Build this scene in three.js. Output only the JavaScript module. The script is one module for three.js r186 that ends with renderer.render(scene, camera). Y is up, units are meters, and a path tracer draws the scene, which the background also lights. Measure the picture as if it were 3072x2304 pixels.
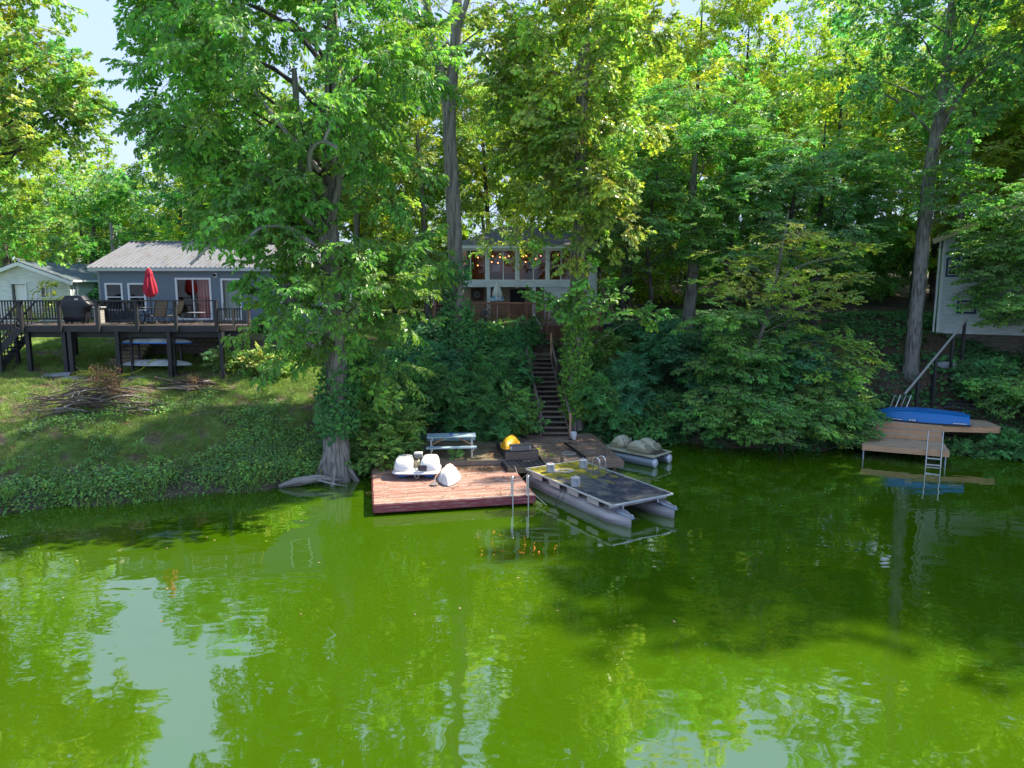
import * as THREE from 'three';
import { RoundedBoxGeometry } from 'three/addons/geometries/RoundedBoxGeometry.js';
import { mergeGeometries } from 'three/addons/utils/BufferGeometryUtils.js';

// ---------------------------------------------------------------- camera, sky, sun, exposure
const scene = new THREE.Scene();
const camera = new THREE.PerspectiveCamera(56.74, 4 / 3, 0.1, 3000);
camera.position.set(0, 7, 0);
camera.rotation.set(-8 * Math.PI / 180, 0, 0);

const SUN = new THREE.Vector3(0.70, 0.88, -0.42).normalize();
const sun = new THREE.DirectionalLight(new THREE.Color(1.0, 0.91, 0.74), 5.0);
sun.position.copy(SUN).multiplyScalar(120).add(new THREE.Vector3(0, 0, -28));
sun.target.position.set(0, 0, -28);
sun.castShadow = true; sun.shadow.radius = 1.6;
sun.shadow.mapSize.set(4096, 4096);
Object.assign(sun.shadow.camera, { left: -60, right: 60, top: 60, bottom: -60, near: 1, far: 300 });
scene.add(sun, sun.target);

const SKY_LEVEL = 0.6;
{
  const W = 256, H = 128, d = new Float32Array(W * H * 4);
  for (let j = 0; j < H; j++) for (let i = 0; i < W; i++) {
    const el = (j + 0.5) / H * Math.PI - Math.PI / 2, k = (j * W + i) * 4;
    const t = Math.pow(Math.max(0, Math.sin(el)), 0.55);
    const c = el < 0 ? [0.5, 0.6, 0.7] : [0.66 + (0.34 - 0.66) * t, 0.77 + (0.53 - 0.77) * t, 1.0 + (0.98 - 1.0) * t];
    for (let n = 0; n < 3; n++) d[k + n] = c[n] * SKY_LEVEL;
    d[k + 3] = 1;
  }
  const sky = new THREE.DataTexture(d, W, H, THREE.RGBAFormat, THREE.FloatType);
  sky.mapping = THREE.EquirectangularReflectionMapping; sky.magFilter = THREE.LinearFilter; sky.needsUpdate = true;
  scene.background = sky; scene.environment = sky;
}
const renderer = new THREE.WebGLRenderer({ antialias: true });
renderer.toneMapping = THREE.LinearToneMapping;
renderer.toneMappingExposure = 2.35;
renderer.shadowMap.enabled = true;
renderer.setSize(1024, 768);

// ---------------------------------------------------------------- helpers
const V = (x, y, z) => new THREE.Vector3(x, y, z);
const rng = s => () => { s |= 0; s = s + 0x6D2B79F5 | 0; let t = Math.imul(s ^ s >>> 15, 1 | s); t = t + Math.imul(t ^ t >>> 7, 61 | t) ^ t; return ((t ^ t >>> 14) >>> 0) / 4294967296; };
const R = rng(4711);
const rr = (a, b, r = R) => a + (b - a) * r();
const clamp = (x, a = 0, b = 1) => Math.min(b, Math.max(a, x));
const mix = (a, b, t) => a + (b - a) * t;
const smooth = (a, b, x) => { const t = clamp((x - a) / (b - a)); return t * t * (3 - 2 * t); };
function hash2(x, y, s) { let h = Math.imul(x, 374761393) + Math.imul(y, 668265263) + Math.imul(s, 1274126177) | 0; h = Math.imul(h ^ h >>> 13, 1274126177); return ((h ^ h >>> 16) >>> 0) / 4294967296; }
function vnoise(x, y, s = 0, px = 1e6, py = 1e6) {                       // value noise with periods
  const xi = Math.floor(x), yi = Math.floor(y), fx = x - xi, fy = y - yi, u = fx * fx * (3 - 2 * fx), v = fy * fy * (3 - 2 * fy);
  const w = (a, p) => ((a % p) + p) % p;
  const h = (a, b) => hash2(w(a, px), w(b, py), s);
  return mix(mix(h(xi, yi), h(xi + 1, yi), u), mix(h(xi, yi + 1), h(xi + 1, yi + 1), u), v);
}
function fbm(x, y, s = 0, o = 4, px = 1e6, py = 1e6) { let a = 0, k = 0.5, t = 0; for (let i = 0; i < o; i++) { a += k * vnoise(x, y, s + i * 17, px, py); t += k; k *= 0.5; x *= 2; y *= 2; px *= 2; py *= 2; } return a / t; }
const s2l = c => c <= 0.04045 ? c / 12.92 : Math.pow((c + 0.055) / 1.055, 2.4);
const l2s = c => c <= 0.0031308 ? c * 12.92 : 1.055 * Math.pow(c, 1 / 2.4) - 0.055;

function tex(w, h, f, srgb = true) {                                      // f(u, v) returns linear [r, g, b] or a grey
  const d = new Uint8Array(w * h * 4);
  for (let j = 0; j < h; j++) for (let i = 0; i < w; i++) {
    let c = f(i / w, j / h); if (typeof c === 'number') c = [c, c, c];
    for (let n = 0; n < 3; n++) d[(j * w + i) * 4 + n] = Math.round(255 * clamp(srgb ? l2s(clamp(c[n])) : c[n]));
    d[(j * w + i) * 4 + 3] = 255;
  }
  const t = new THREE.DataTexture(d, w, h); t.wrapS = t.wrapT = THREE.RepeatWrapping; t.magFilter = THREE.LinearFilter; t.minFilter = THREE.LinearMipmapLinearFilter; t.generateMipmaps = true;
  if (srgb) t.colorSpace = THREE.SRGBColorSpace; t.needsUpdate = true; return t;
}
const mixc = (a, b, t) => [mix(a[0], b[0], t), mix(a[1], b[1], t), mix(a[2], b[2], t)];
const rgb = (r, g, b) => new THREE.Color().setRGB(r, g, b);
const std = (c, rough = 0.7, o = {}) => new THREE.MeshStandardMaterial({ color: Array.isArray(c) ? rgb(...c) : c, roughness: rough, ...o });
const phys = (c, rough, o = {}) => new THREE.MeshPhysicalMaterial({ color: Array.isArray(c) ? rgb(...c) : c, roughness: rough, ...o });

// names, labels
const taken = {};
function numbered(n) { const k = taken[n] = (taken[n] ?? -1) + 1; return k ? n + '_' + String(k).padStart(3, '0') : n; }
function tag(o, label, category, group, kind) { if (label) o.userData.label = label; if (category) o.userData.category = category; if (group) o.userData.group = group; if (kind) o.userData.kind = kind; return o; }
function thing(name, label, category, pos = [0, 0, 0], turn = 0, group) {
  const o = new THREE.Group(); o.name = numbered(name); scene.add(o); o.position.set(...pos); o.rotation.y = turn;
  return tag(o, label, category, group, 'thing');
}
function part(parent, name, geo, mat, pos, rot) {
  const m = new THREE.Mesh(geo, mat); m.name = name; m.castShadow = m.receiveShadow = true;
  if (pos) m.position.set(...pos); if (rot) m.rotation.set(...rot);
  parent.add(m); return m;
}
function top(name, geo, mat, label, category, group, kind) { const m = part(scene, numbered(name), geo, mat); return tag(m, label, category, group, kind || 'thing'); }

// geometry
function metreUV(g, dims, sc = [2, 0.3], off = [0, 0]) {
  const p = g.attributes.position, n = g.attributes.normal, uv = new Float32Array(p.count * 2);
  const L = dims.indexOf(Math.max(...dims));
  for (let i = 0; i < p.count; i++) {
    const P = [p.getX(i), p.getY(i), p.getZ(i)], N = [Math.abs(n.getX(i)), Math.abs(n.getY(i)), Math.abs(n.getZ(i))];
    const a = N.indexOf(Math.max(...N));
    const u = a === L ? (L + 1) % 3 : L, v = 3 - a - u;
    uv[2 * i] = P[u] / sc[0] + off[0]; uv[2 * i + 1] = P[v] / sc[1] + off[1];
  }
  g.setAttribute('uv', new THREE.BufferAttribute(uv, 2)); return g;
}
const boxes = new Map();
function bx(w, h, d, variant = 0) {                                       // shared box with uv in metres, grain along its length
  const k = [w, h, d].map(a => Math.round(a * 1000)).join() + '|' + variant;
  if (!boxes.has(k)) boxes.set(k, metreUV(new THREE.BoxGeometry(w, h, d), [w, h, d], [2, 0.3], [variant * 0.37, variant * 0.611]));
  return boxes.get(k);
}
const rbx = (w, h, d, r = 0.02, s = 3) => metreUV(new RoundedBoxGeometry(w, h, d, s, r), [w, h, d]);
function bar(parent, name, a, b, w, h, mat, variant = 0) {               // square bar between two points
  a = a.isVector3 ? a : V(...a); b = b.isVector3 ? b : V(...b);
  const L = a.distanceTo(b), m = part(parent, name, bx(L, h, w, variant), mat);
  m.position.copy(a).add(b).multiplyScalar(0.5);
  const x = b.clone().sub(a).normalize(); let z = new THREE.Vector3().crossVectors(x, V(0, 1, 0)); if (z.lengthSq() < 1e-6) z = V(0, 0, 1); z.normalize();
  const y = new THREE.Vector3().crossVectors(z, x);
  m.quaternion.setFromRotationMatrix(new THREE.Matrix4().makeBasis(x, y, z)); return m;
}
const place = (g, x = 0, y = 0, z = 0, rx = 0, ry = 0, rz = 0) => g.clone().applyMatrix4(new THREE.Matrix4().compose(V(x, y, z), new THREE.Quaternion().setFromEuler(new THREE.Euler(rx, ry, rz)), V(1, 1, 1)));
function tube(pts, radii, seg = 8, { cap = true, wobble = 0, seed = 1 } = {}) {   // tapered tube through points, uv in metres
  pts = pts.map(p => p.isVector3 ? p : V(...p));
  const n = pts.length, pos = [], nor = [], uv = [], idx = []; let len = 0;
  const rad = i => Array.isArray(radii) ? radii[i] : radii;
  let ref = V(0, 0, 1);
  for (let i = 0; i < n; i++) {
    const t = pts[Math.min(n - 1, i + 1)].clone().sub(pts[Math.max(0, i - 1)]).normalize();
    if (i === 0 && Math.abs(t.z) > 0.9) ref = V(1, 0, 0);
    const a = ref.clone().sub(t.clone().multiplyScalar(ref.dot(t))).normalize(), b = new THREE.Vector3().crossVectors(t, a); ref = a;
    if (i) len += pts[i].distanceTo(pts[i - 1]);
    for (let k = 0; k <= seg; k++) {
      const w = k / seg * Math.PI * 2, nn = a.clone().multiplyScalar(Math.cos(w)).add(b.clone().multiplyScalar(Math.sin(w)));
      const r = rad(i) * (1 + wobble * (vnoise((k % seg) * 1.1, len * 2.2, seed) - 0.5));
      pos.push(pts[i].x + nn.x * r, pts[i].y + nn.y * r, pts[i].z + nn.z * r); nor.push(nn.x, nn.y, nn.z); uv.push(k / seg * rad(0) * 6.28, len);
    }
  }
  for (let i = 0; i < n - 1; i++) for (let k = 0; k < seg; k++) { const a = i * (seg + 1) + k, b = a + seg + 1; idx.push(a, a + 1, b, b, a + 1, b + 1); }
  if (cap) for (const [i, flip] of [[0, 1], [n - 1, 0]]) {
    if (rad(i) < 0.003) continue;
    const c = pos.length / 3, t = pts[i].clone().sub(pts[i ? i - 1 : 1]).normalize();
    pos.push(...pts[i].toArray()); nor.push(t.x, t.y, t.z); uv.push(0, 0);
    for (let k = 0; k <= seg; k++) { const o = (i * (seg + 1) + k) * 3; pos.push(pos[o], pos[o + 1], pos[o + 2]); nor.push(t.x, t.y, t.z); uv.push(0, 0); }
    for (let k = 0; k < seg; k++) flip ? idx.push(c, c + 2 + k, c + 1 + k) : idx.push(c, c + 1 + k, c + 2 + k);
  }
  const g = new THREE.BufferGeometry();
  g.setAttribute('position', new THREE.Float32BufferAttribute(pos, 3)); g.setAttribute('normal', new THREE.Float32BufferAttribute(nor, 3)); g.setAttribute('uv', new THREE.Float32BufferAttribute(uv, 2)); g.setIndex(idx);
  return g;
}
const curve = (pts, n) => new THREE.CatmullRomCurve3(pts.map(p => p.isVector3 ? p : V(...p))).getPoints(n);
const cable = (pts, r, n = 24, seg = 5) => tube(curve(pts, n), r, seg);
const merge = gs => mergeGeometries(gs.map(g => { const h = g.index ? g.toNonIndexed() : g.clone(); for (const k of Object.keys(h.attributes)) if (!['position', 'normal', 'uv'].includes(k)) h.deleteAttribute(k); return h; }));
const cyl = (r1, r2, h, s = 16) => new THREE.CylinderGeometry(r1, r2, h, s);
function loft(sections, capEnds = true) {                                  // closed rings of equal count
  const m = sections[0].length, pos = [], idx = [], uv = [];
  sections.forEach((s, i) => s.forEach((p, k) => { pos.push(...p); uv.push(k / m, i / sections.length); }));
  for (let i = 0; i < sections.length - 1; i++) for (let k = 0; k < m; k++) { const a = i * m + k, b = i * m + (k + 1) % m, c = a + m, d = b + m; idx.push(a, b, c, c, b, d); }
  if (capEnds) for (const [i, f] of [[0, 1], [sections.length - 1, 0]]) for (let k = 1; k < m - 1; k++) { const o = i * m; f ? idx.push(o, o + k + 1, o + k) : idx.push(o, o + k, o + k + 1); }
  const g = new THREE.BufferGeometry(); g.setAttribute('position', new THREE.Float32BufferAttribute(pos, 3)); g.setAttribute('uv', new THREE.Float32BufferAttribute(uv, 2)); g.setIndex(idx); g.computeVertexNormals(); return g;
}
function copies(parent, name, geo, mat, mats, cols, kind) {              // an InstancedMesh under parent
  const m = new THREE.InstancedMesh(geo, mat, mats.length); m.name = name; m.castShadow = m.receiveShadow = true;
  mats.forEach((a, i) => m.setMatrixAt(i, a)); if (cols) cols.forEach((c, i) => m.setColorAt(i, c));
  m.instanceMatrix.needsUpdate = true; if (kind) m.userData.kind = kind; parent.add(m); return m;
}
// ---------------------------------------------------------------- materials
function woodTex(seed, base, dark, pale, paleAmt = 0.3, fleck = 0) {
  return tex(512, 256, (u, v) => {
    const g = fbm(u * 6, v * 64, seed, 3, 6, 64), b = fbm(u * 3, v * 10, seed + 5, 3, 3, 10), k = fbm(u * 10, v * 40, seed + 9, 2, 10, 40);
    let c = mixc(base, dark, clamp((g - 0.35) * 1.6)); c = mixc(c, pale, paleAmt * smooth(0.52, 0.72, b * 0.5 + k * 0.5));
    if (fleck && k > 0.66) c = mixc(c, pale, fleck); return c;
  });
}
const woodBump = tex(256, 256, (u, v) => fbm(u * 4, v * 40, 77, 3, 4, 40), false);
function woodSet(t, tones, rough = 0.8) { return tones.map(c => std(c, rough, { map: t, bumpMap: woodBump, bumpScale: 0.004 })); }
const W = {
  red: woodSet(woodTex(1, [0.34, 0.165, 0.12], [0.16, 0.075, 0.06], [0.55, 0.46, 0.39], 1.0, 0.7), [[1, 1, 1], [0.72, 0.68, 0.66], [1.2, 1.05, 0.95], [0.9, 1, 1], [1.1, 0.9, 0.85]]),
  redSide: woodSet(woodTex(2, [0.21, 0.03, 0.045], [0.13, 0.018, 0.028], [0.4, 0.26, 0.24], 0.6), [[1, 1, 1]], 0.6),
  brown: woodSet(woodTex(3, [0.24, 0.165, 0.12], [0.11, 0.07, 0.05], [0.4, 0.32, 0.26], 0.6), [[1, 1, 1], [0.8, 0.78, 0.76], [1.05, 1, 0.95], [0.9, 0.85, 0.8]]),
  moss: woodSet(woodTex(4, [0.2, 0.16, 0.1], [0.1, 0.085, 0.05], [0.3, 0.3, 0.15], 0.6), [[1, 1, 1], [0.85, 0.85, 0.8], [1.05, 1, 0.9]]),
  black: woodSet(woodTex(5, [0.045, 0.042, 0.045], [0.02, 0.02, 0.022], [0.09, 0.085, 0.08], 0.4), [[1, 1, 1], [0.8, 0.8, 0.85], [1.15, 1.1, 1.1]], 0.65),
  stain: woodSet(woodTex(6, [0.028, 0.027, 0.03], [0.014, 0.014, 0.017], [0.06, 0.055, 0.05], 0.3), [[1, 1, 1], [0.85, 0.85, 0.85], [1.2, 1.15, 1.1]], 0.6),
  chocolate: woodSet(woodTex(7, [0.24, 0.11, 0.075], [0.14, 0.062, 0.043], [0.3, 0.18, 0.13], 0.4), [[1, 1, 1], [0.85, 0.82, 0.8]]),
  tread: woodSet(woodTex(8, [0.19, 0.15, 0.12], [0.1, 0.075, 0.06], [0.3, 0.27, 0.2], 0.6), [[1, 1, 1], [0.8, 0.78, 0.75], [1.1, 1.05, 1]]),
  cedar: woodSet(woodTex(9, [0.56, 0.33, 0.17], [0.34, 0.19, 0.1], [0.6, 0.47, 0.34], 0.5), [[1, 1, 1], [0.88, 0.87, 0.88], [1.06, 1, 0.95]]),
  cedarTop: woodSet(woodTex(13, [0.52, 0.37, 0.24], [0.32, 0.22, 0.14], [0.6, 0.5, 0.39], 0.6), [[1, 1, 1], [0.88, 0.87, 0.88], [1.06, 1, 0.95]]),
  table: woodSet(woodTex(10, [0.32, 0.44, 0.49], [0.2, 0.29, 0.33], [0.55, 0.6, 0.6], 0.5), [[1, 1, 1], [0.9, 0.92, 0.93]]),
  tableLeg: woodSet(woodTex(11, [0.5, 0.52, 0.47], [0.28, 0.28, 0.24], [0.65, 0.66, 0.62], 0.5), [[1, 1, 1]]),
  grey: woodSet(woodTex(12, [0.42, 0.41, 0.38], [0.24, 0.23, 0.21], [0.55, 0.54, 0.5], 0.5), [[1, 1, 1], [0.8, 0.8, 0.8]]),
};
const pick = (a, r = R) => a[Math.floor(r() * a.length)];
const grime = (seed, a, b, sc = 6) => tex(256, 256, (u, v) => mixc(a, b, smooth(0.35, 0.75, fbm(u * sc, v * sc, seed, 4, sc, sc))));
const M = {
  siding: std([0.155, 0.215, 0.275], 0.55), sidingTrim: std([0.25, 0.29, 0.32], 0.5),
  white: std([0.75, 0.78, 0.8], 0.5), whiteSiding: std([1, 1, 1], 0.6, { map: grime(31, [0.68, 0.73, 0.76], [0.55, 0.6, 0.62], 5) }),
  fascia: std([0.5, 0.54, 0.54], 0.5), beige: std([0.36, 0.29, 0.2], 0.8), porchBrown: std([0.13, 0.06, 0.034], 0.8),
  roofMetal: std([0.25, 0.25, 0.265], 0.42, { metalness: 0.3 }), roofDark: std([1, 1, 1], 0.9, { map: grime(32, [0.105, 0.1, 0.1], [0.06, 0.06, 0.065], 24) }), roofBlue: std([1, 1, 1], 0.85, { map: grime(33, [0.1, 0.13, 0.14], [0.06, 0.08, 0.09], 20) }),
  glass: phys([1, 1, 1], 0.02, { transmission: 1, thickness: 0, ior: 1.5 }), screen: std([0.03, 0.032, 0.035], 0.8, { transparent: true, opacity: 0.55 }),
  dark: std([0.015, 0.016, 0.018], 0.7), black: std([0.012, 0.012, 0.014], 0.45), blackMetal: std([0.02, 0.02, 0.022], 0.4, { metalness: 0.4 }),
  cover: std([0.012, 0.014, 0.02], 0.45), red: std([0.42, 0.008, 0.035], 0.75), sling: std([0.2, 0.17, 0.14], 0.7), tanCushion: std([0.3, 0.2, 0.09], 0.8),
  block: std([1, 1, 1], 0.9, { map: grime(34, [0.16, 0.14, 0.12], [0.08, 0.07, 0.06], 8) }), terracotta: std([1, 1, 1], 0.9, { map: grime(35, [0.34, 0.15, 0.1], [0.2, 0.1, 0.08], 6) }),
  alu: std([0.62, 0.63, 0.65], 0.32, { metalness: 0.85 }), aluDull: std([1, 1, 1], 0.5, { metalness: 0.55, map: grime(36, [0.5, 0.47, 0.47], [0.3, 0.26, 0.26], 5) }), aluBlue: std([1, 1, 1], 0.42, { metalness: 0.6, map: grime(37, [0.46, 0.5, 0.56], [0.3, 0.34, 0.4], 7) }),
  chrome: std([0.8, 0.8, 0.82], 0.15, { metalness: 1 }),
  hullWhite: std([1, 1, 1], 0.4, { map: grime(38, [0.82, 0.81, 0.78], [0.62, 0.58, 0.52], 4) }), hullBlue: std([0.015, 0.17, 0.6], 0.35), yellow: std([0.62, 0.33, 0.01], 0.4), blueBoat: std([0.008, 0.15, 0.42], 0.38),
  tan: std([1, 1, 1], 0.75, { map: grime(39, [0.42, 0.4, 0.27], [0.26, 0.24, 0.15], 5) }), khaki: std([0.2, 0.19, 0.12], 0.8),
  concrete: std([1, 1, 1], 0.9, { map: grime(40, [0.38, 0.4, 0.41], [0.26, 0.27, 0.28], 7) }), rope: std([0.5, 0.48, 0.42], 0.9), ropeGreen: std([0.2, 0.28, 0.22], 0.9),
  hose: std([0.42, 0.45, 0.02], 0.5), greyBox: std([0.2, 0.2, 0.2], 0.4, { metalness: 0.5 }), greyPlastic: std([0.2, 0.19, 0.18], 0.6),
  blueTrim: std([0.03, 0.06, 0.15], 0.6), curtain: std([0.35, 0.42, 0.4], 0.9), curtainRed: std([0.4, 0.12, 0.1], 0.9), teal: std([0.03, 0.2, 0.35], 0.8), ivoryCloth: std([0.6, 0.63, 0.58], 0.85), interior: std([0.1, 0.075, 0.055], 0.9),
  kayakPale: std([1, 1, 1], 0.5, { map: grime(41, [0.45, 0.48, 0.45], [0.25, 0.27, 0.25], 4) }),
};
// the worn carpet of the floating platform: dark, with yellow-green moss on its shore end (uv: x along, y across, 0..1)
const carpetTex = tex(512, 256, (u, v) => {
  const n = fbm(u * 14, v * 8, 51, 5), m = fbm(u * 40, v * 22, 52, 3), s = fbm(u * 9, v * 5, 53, 4);
  let c = mixc([0.03, 0.033, 0.045], [0.075, 0.075, 0.075], smooth(0.4, 0.7, m));
  c = mixc(c, [0.17, 0.155, 0.12], 0.75 * smooth(0.5, 0.68, s));
  const k = smooth(0.0, 0.16, (n - 0.5) * 0.9 + (m - 0.5) * 0.3 + 0.46 - u * 1.05);
  return mixc(c, mixc([0.36, 0.29, 0.012], [0.17, 0.15, 0.02], smooth(0.4, 0.65, m)), k);
});
carpetTex.wrapS = carpetTex.wrapT = THREE.ClampToEdgeWrapping;
M.carpet = std([1, 1, 1], 0.95, { map: carpetTex });

// bark
function barkTex(seed, a, b, sc = 1) { return tex(256, 256, (u, v) => { const g = fbm(u * 15 * sc, v * 7, seed, 4, 15 * sc, 7), l = fbm(u * 4, v * 4, seed + 3, 3, 4, 4); return mixc(mixc(a, b, smooth(0.3, 0.65, g)), [0.3, 0.31, 0.28], 0.35 * smooth(0.55, 0.75, l)); }); }
const barkBump = tex(256, 256, (u, v) => Math.pow(fbm(u * 15, v * 7, 88, 4, 15, 7), 0.8), false); barkBump.repeat.set(1, 0.4);
const bark = (seed, a, b) => std([1, 1, 1], 0.95, { map: ((t) => (t.repeat.set(1, 0.4), t))(barkTex(seed, a, b)), bumpMap: barkBump, bumpScale: 0.08 });
const B = { pale: bark(61, [0.13, 0.115, 0.1], [0.3, 0.275, 0.235]), dark: bark(62, [0.035, 0.03, 0.027], [0.1, 0.085, 0.07]), mid: bark(63, [0.11, 0.1, 0.09], [0.27, 0.25, 0.22]), dead: bark(64, [0.2, 0.19, 0.18], [0.42, 0.4, 0.38]), twig: std([0.07, 0.055, 0.04], 0.9), dryTwig: std([0.26, 0.19, 0.13], 0.9), brush: std([0.12, 0.085, 0.07], 0.9), paleTwig: std([0.3, 0.26, 0.2], 0.9) };
// leaves: light passes through them
const leaf = (r, g, b, through = 0.5, coat = 0.35) => phys([r, g, b], 1, { transmission: through, thickness: 0, ior: 1.4, vertexColors: true, clearcoat: coat, clearcoatRoughness: 0.32 });
const F = {
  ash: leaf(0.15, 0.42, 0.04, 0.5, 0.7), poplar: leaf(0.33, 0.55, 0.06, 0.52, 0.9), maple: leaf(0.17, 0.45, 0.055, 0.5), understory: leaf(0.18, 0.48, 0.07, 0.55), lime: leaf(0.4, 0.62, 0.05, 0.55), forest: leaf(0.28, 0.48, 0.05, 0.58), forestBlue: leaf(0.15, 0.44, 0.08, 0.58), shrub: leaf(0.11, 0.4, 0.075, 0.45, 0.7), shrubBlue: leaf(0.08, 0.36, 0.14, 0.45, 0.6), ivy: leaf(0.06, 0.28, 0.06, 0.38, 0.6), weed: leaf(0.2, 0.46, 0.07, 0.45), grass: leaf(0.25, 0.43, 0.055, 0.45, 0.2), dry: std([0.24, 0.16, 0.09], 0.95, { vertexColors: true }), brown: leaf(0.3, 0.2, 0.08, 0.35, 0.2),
};
// ---------------------------------------------------------------- ground, water
const interp = (tab, x) => { if (x <= tab[0][0]) return tab[0][1]; for (let i = 1; i < tab.length; i++) if (x <= tab[i][0]) { const [a, b] = tab[i - 1], [c, d] = tab[i]; return b + (d - b) * smooth(a, c, x) ; } return tab[tab.length - 1][1]; };
const SHORE = [[-60, -17], [-30, -18.6], [-16, -21.3], [-12.8, -22.3], [-9.5, -23.5], [-6.7, -24.8], [-5.4, -26.6], [-3, -28.6], [0, -29.6], [3.5, -30.6], [7.7, -31.1], [9.8, -30.1], [13, -29.6], [15.5, -30.8], [18.5, -29.4], [22, -28.3], [40, -26], [80, -24]];
const shoreZ = x => interp(SHORE, x) + (fbm(x * 0.9, 3, 5, 4) - 0.5) * 1.1;
const LEFT = [[-12, -2.5], [-1, -0.5], [0, 0], [0.35, 0.38], [2, 0.85], [5, 1.95], [9, 2.95], [13, 3.5], [18, 4.1], [26, 4.9], [60, 6], [200, 10]];
const MID = [[-12, -2.5], [-1, -0.4], [0, 0], [0.5, 0.3], [3, 1.9], [5, 3.3], [6.5, 4.1], [8, 4.85], [14, 5.3], [30, 6.3], [60, 9], [200, 16]];
const RIGHT = [[-12, -2.5], [-1, -0.4], [0, 0], [0.5, 0.35], [3, 1.6], [5.5, 3.3], [8, 4.5], [12, 5.2], [30, 7], [60, 11], [200, 20]];
function groundY(x, z) {
  const d = shoreZ(x) - z, w1 = smooth(-7.5, -3.5, x), w2 = smooth(6, 12, x);
  const y = mix(mix(interp(LEFT, d), interp(MID, d), w1), interp(RIGHT, d), w2);
  return y + (d > 0.4 ? (fbm(x * 0.7, z * 0.7, 9, 3) - 0.5) * 0.28 : 0);
}
{
  const xs = [], zs = []; 
  for (let x = -400; x < -60; x += 20) xs.push(x); for (let x = -60; x < -26; x += 1.5) xs.push(x); for (let x = -26; x <= 28; x += 0.3) xs.push(x); for (let x = 29.5; x < 60; x += 1.5) xs.push(x); for (let x = 60; x <= 400; x += 20) xs.push(x);
  for (let z = -12; z > -42; z -= 0.3) zs.push(z); for (let z = -42; z > -100; z -= 1.5) zs.push(z); for (let z = -100; z >= -460; z -= 20) zs.push(z);
  const pos = [], col = [], uv = [], idx = [];
  zs.forEach(z => xs.forEach(x => {
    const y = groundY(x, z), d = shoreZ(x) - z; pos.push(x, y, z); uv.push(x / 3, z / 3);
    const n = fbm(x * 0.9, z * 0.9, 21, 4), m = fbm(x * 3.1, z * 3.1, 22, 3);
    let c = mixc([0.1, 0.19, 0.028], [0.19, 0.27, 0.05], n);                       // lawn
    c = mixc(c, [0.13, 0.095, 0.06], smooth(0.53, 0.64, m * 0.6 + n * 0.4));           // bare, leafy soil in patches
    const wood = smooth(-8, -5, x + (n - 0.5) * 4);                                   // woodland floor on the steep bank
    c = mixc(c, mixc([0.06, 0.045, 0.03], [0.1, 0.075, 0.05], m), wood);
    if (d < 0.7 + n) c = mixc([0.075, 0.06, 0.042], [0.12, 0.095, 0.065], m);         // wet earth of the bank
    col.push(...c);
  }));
  const w = xs.length; for (let j = 0; j < zs.length - 1; j++) for (let i = 0; i < w - 1; i++) { const a = j * w + i; idx.push(a, a + 1, a + w, a + w, a + 1, a + w + 1); }
  const g = new THREE.BufferGeometry(); g.setAttribute('position', new THREE.Float32BufferAttribute(pos, 3)); g.setAttribute('color', new THREE.Float32BufferAttribute(col, 3)); g.setAttribute('uv', new THREE.Float32BufferAttribute(uv, 2)); g.setIndex(idx); g.computeVertexNormals();
  const soil = tex(512, 512, (u, v) => { const n = fbm(u * 40, v * 40, 71, 4, 40, 40); return mixc([0.55, 0.55, 0.55], [1.4, 1.35, 1.3].map(a => Math.min(1, a)), n); });
  const bump = tex(512, 512, (u, v) => fbm(u * 32, v * 32, 72, 4, 32, 32), false);
  top('ground', g, std([1.3, 1.3, 1.3], 0.95, { vertexColors: true, map: soil, bumpMap: bump, bumpScale: 0.05 }), 'grassy and wooded ground rising from the lake shore', 'ground', null, 'structure');
}
{
  const g = new THREE.PlaneGeometry(900, 760, 1, 1); g.rotateX(-Math.PI / 2); g.translate(0, 0, 340 - 60);
  const uv = g.attributes.uv, p = g.attributes.position; for (let i = 0; i < p.count; i++) uv.setXY(i, p.getX(i) / 9, p.getZ(i) / 9);
  const wave = tex(1024, 1024, (u, v) => {
    const a = fbm(u * 9 + 0.6 * fbm(u * 5, v * 5, 93, 2, 5, 5), v * 16, 91, 3, 9, 16), b = fbm(u * 34, v * 52, 92, 2, 34, 52), k = fbm(u * 3, v * 3, 94, 2, 3, 3);
    return a * 0.72 + b * 0.16 * smooth(0.35, 0.7, k) + 0.06;
  }, false);
  const tint = tex(512, 512, (u, v) => mixc([0.036, 0.092, 0.0012], [0.052, 0.108, 0.002], fbm(u * 4, v * 4, 95, 4, 4, 4)));
  tint.repeat.set(0.3, 0.3);
  const m = phys([1, 1, 1], 0.02, { map: tint, ior: 2.7, bumpMap: wave, bumpScale: 0.011 });
  top('water', g, m, 'green algae-tinted lake water with gentle ripples', 'water', null, 'structure');
}
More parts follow.
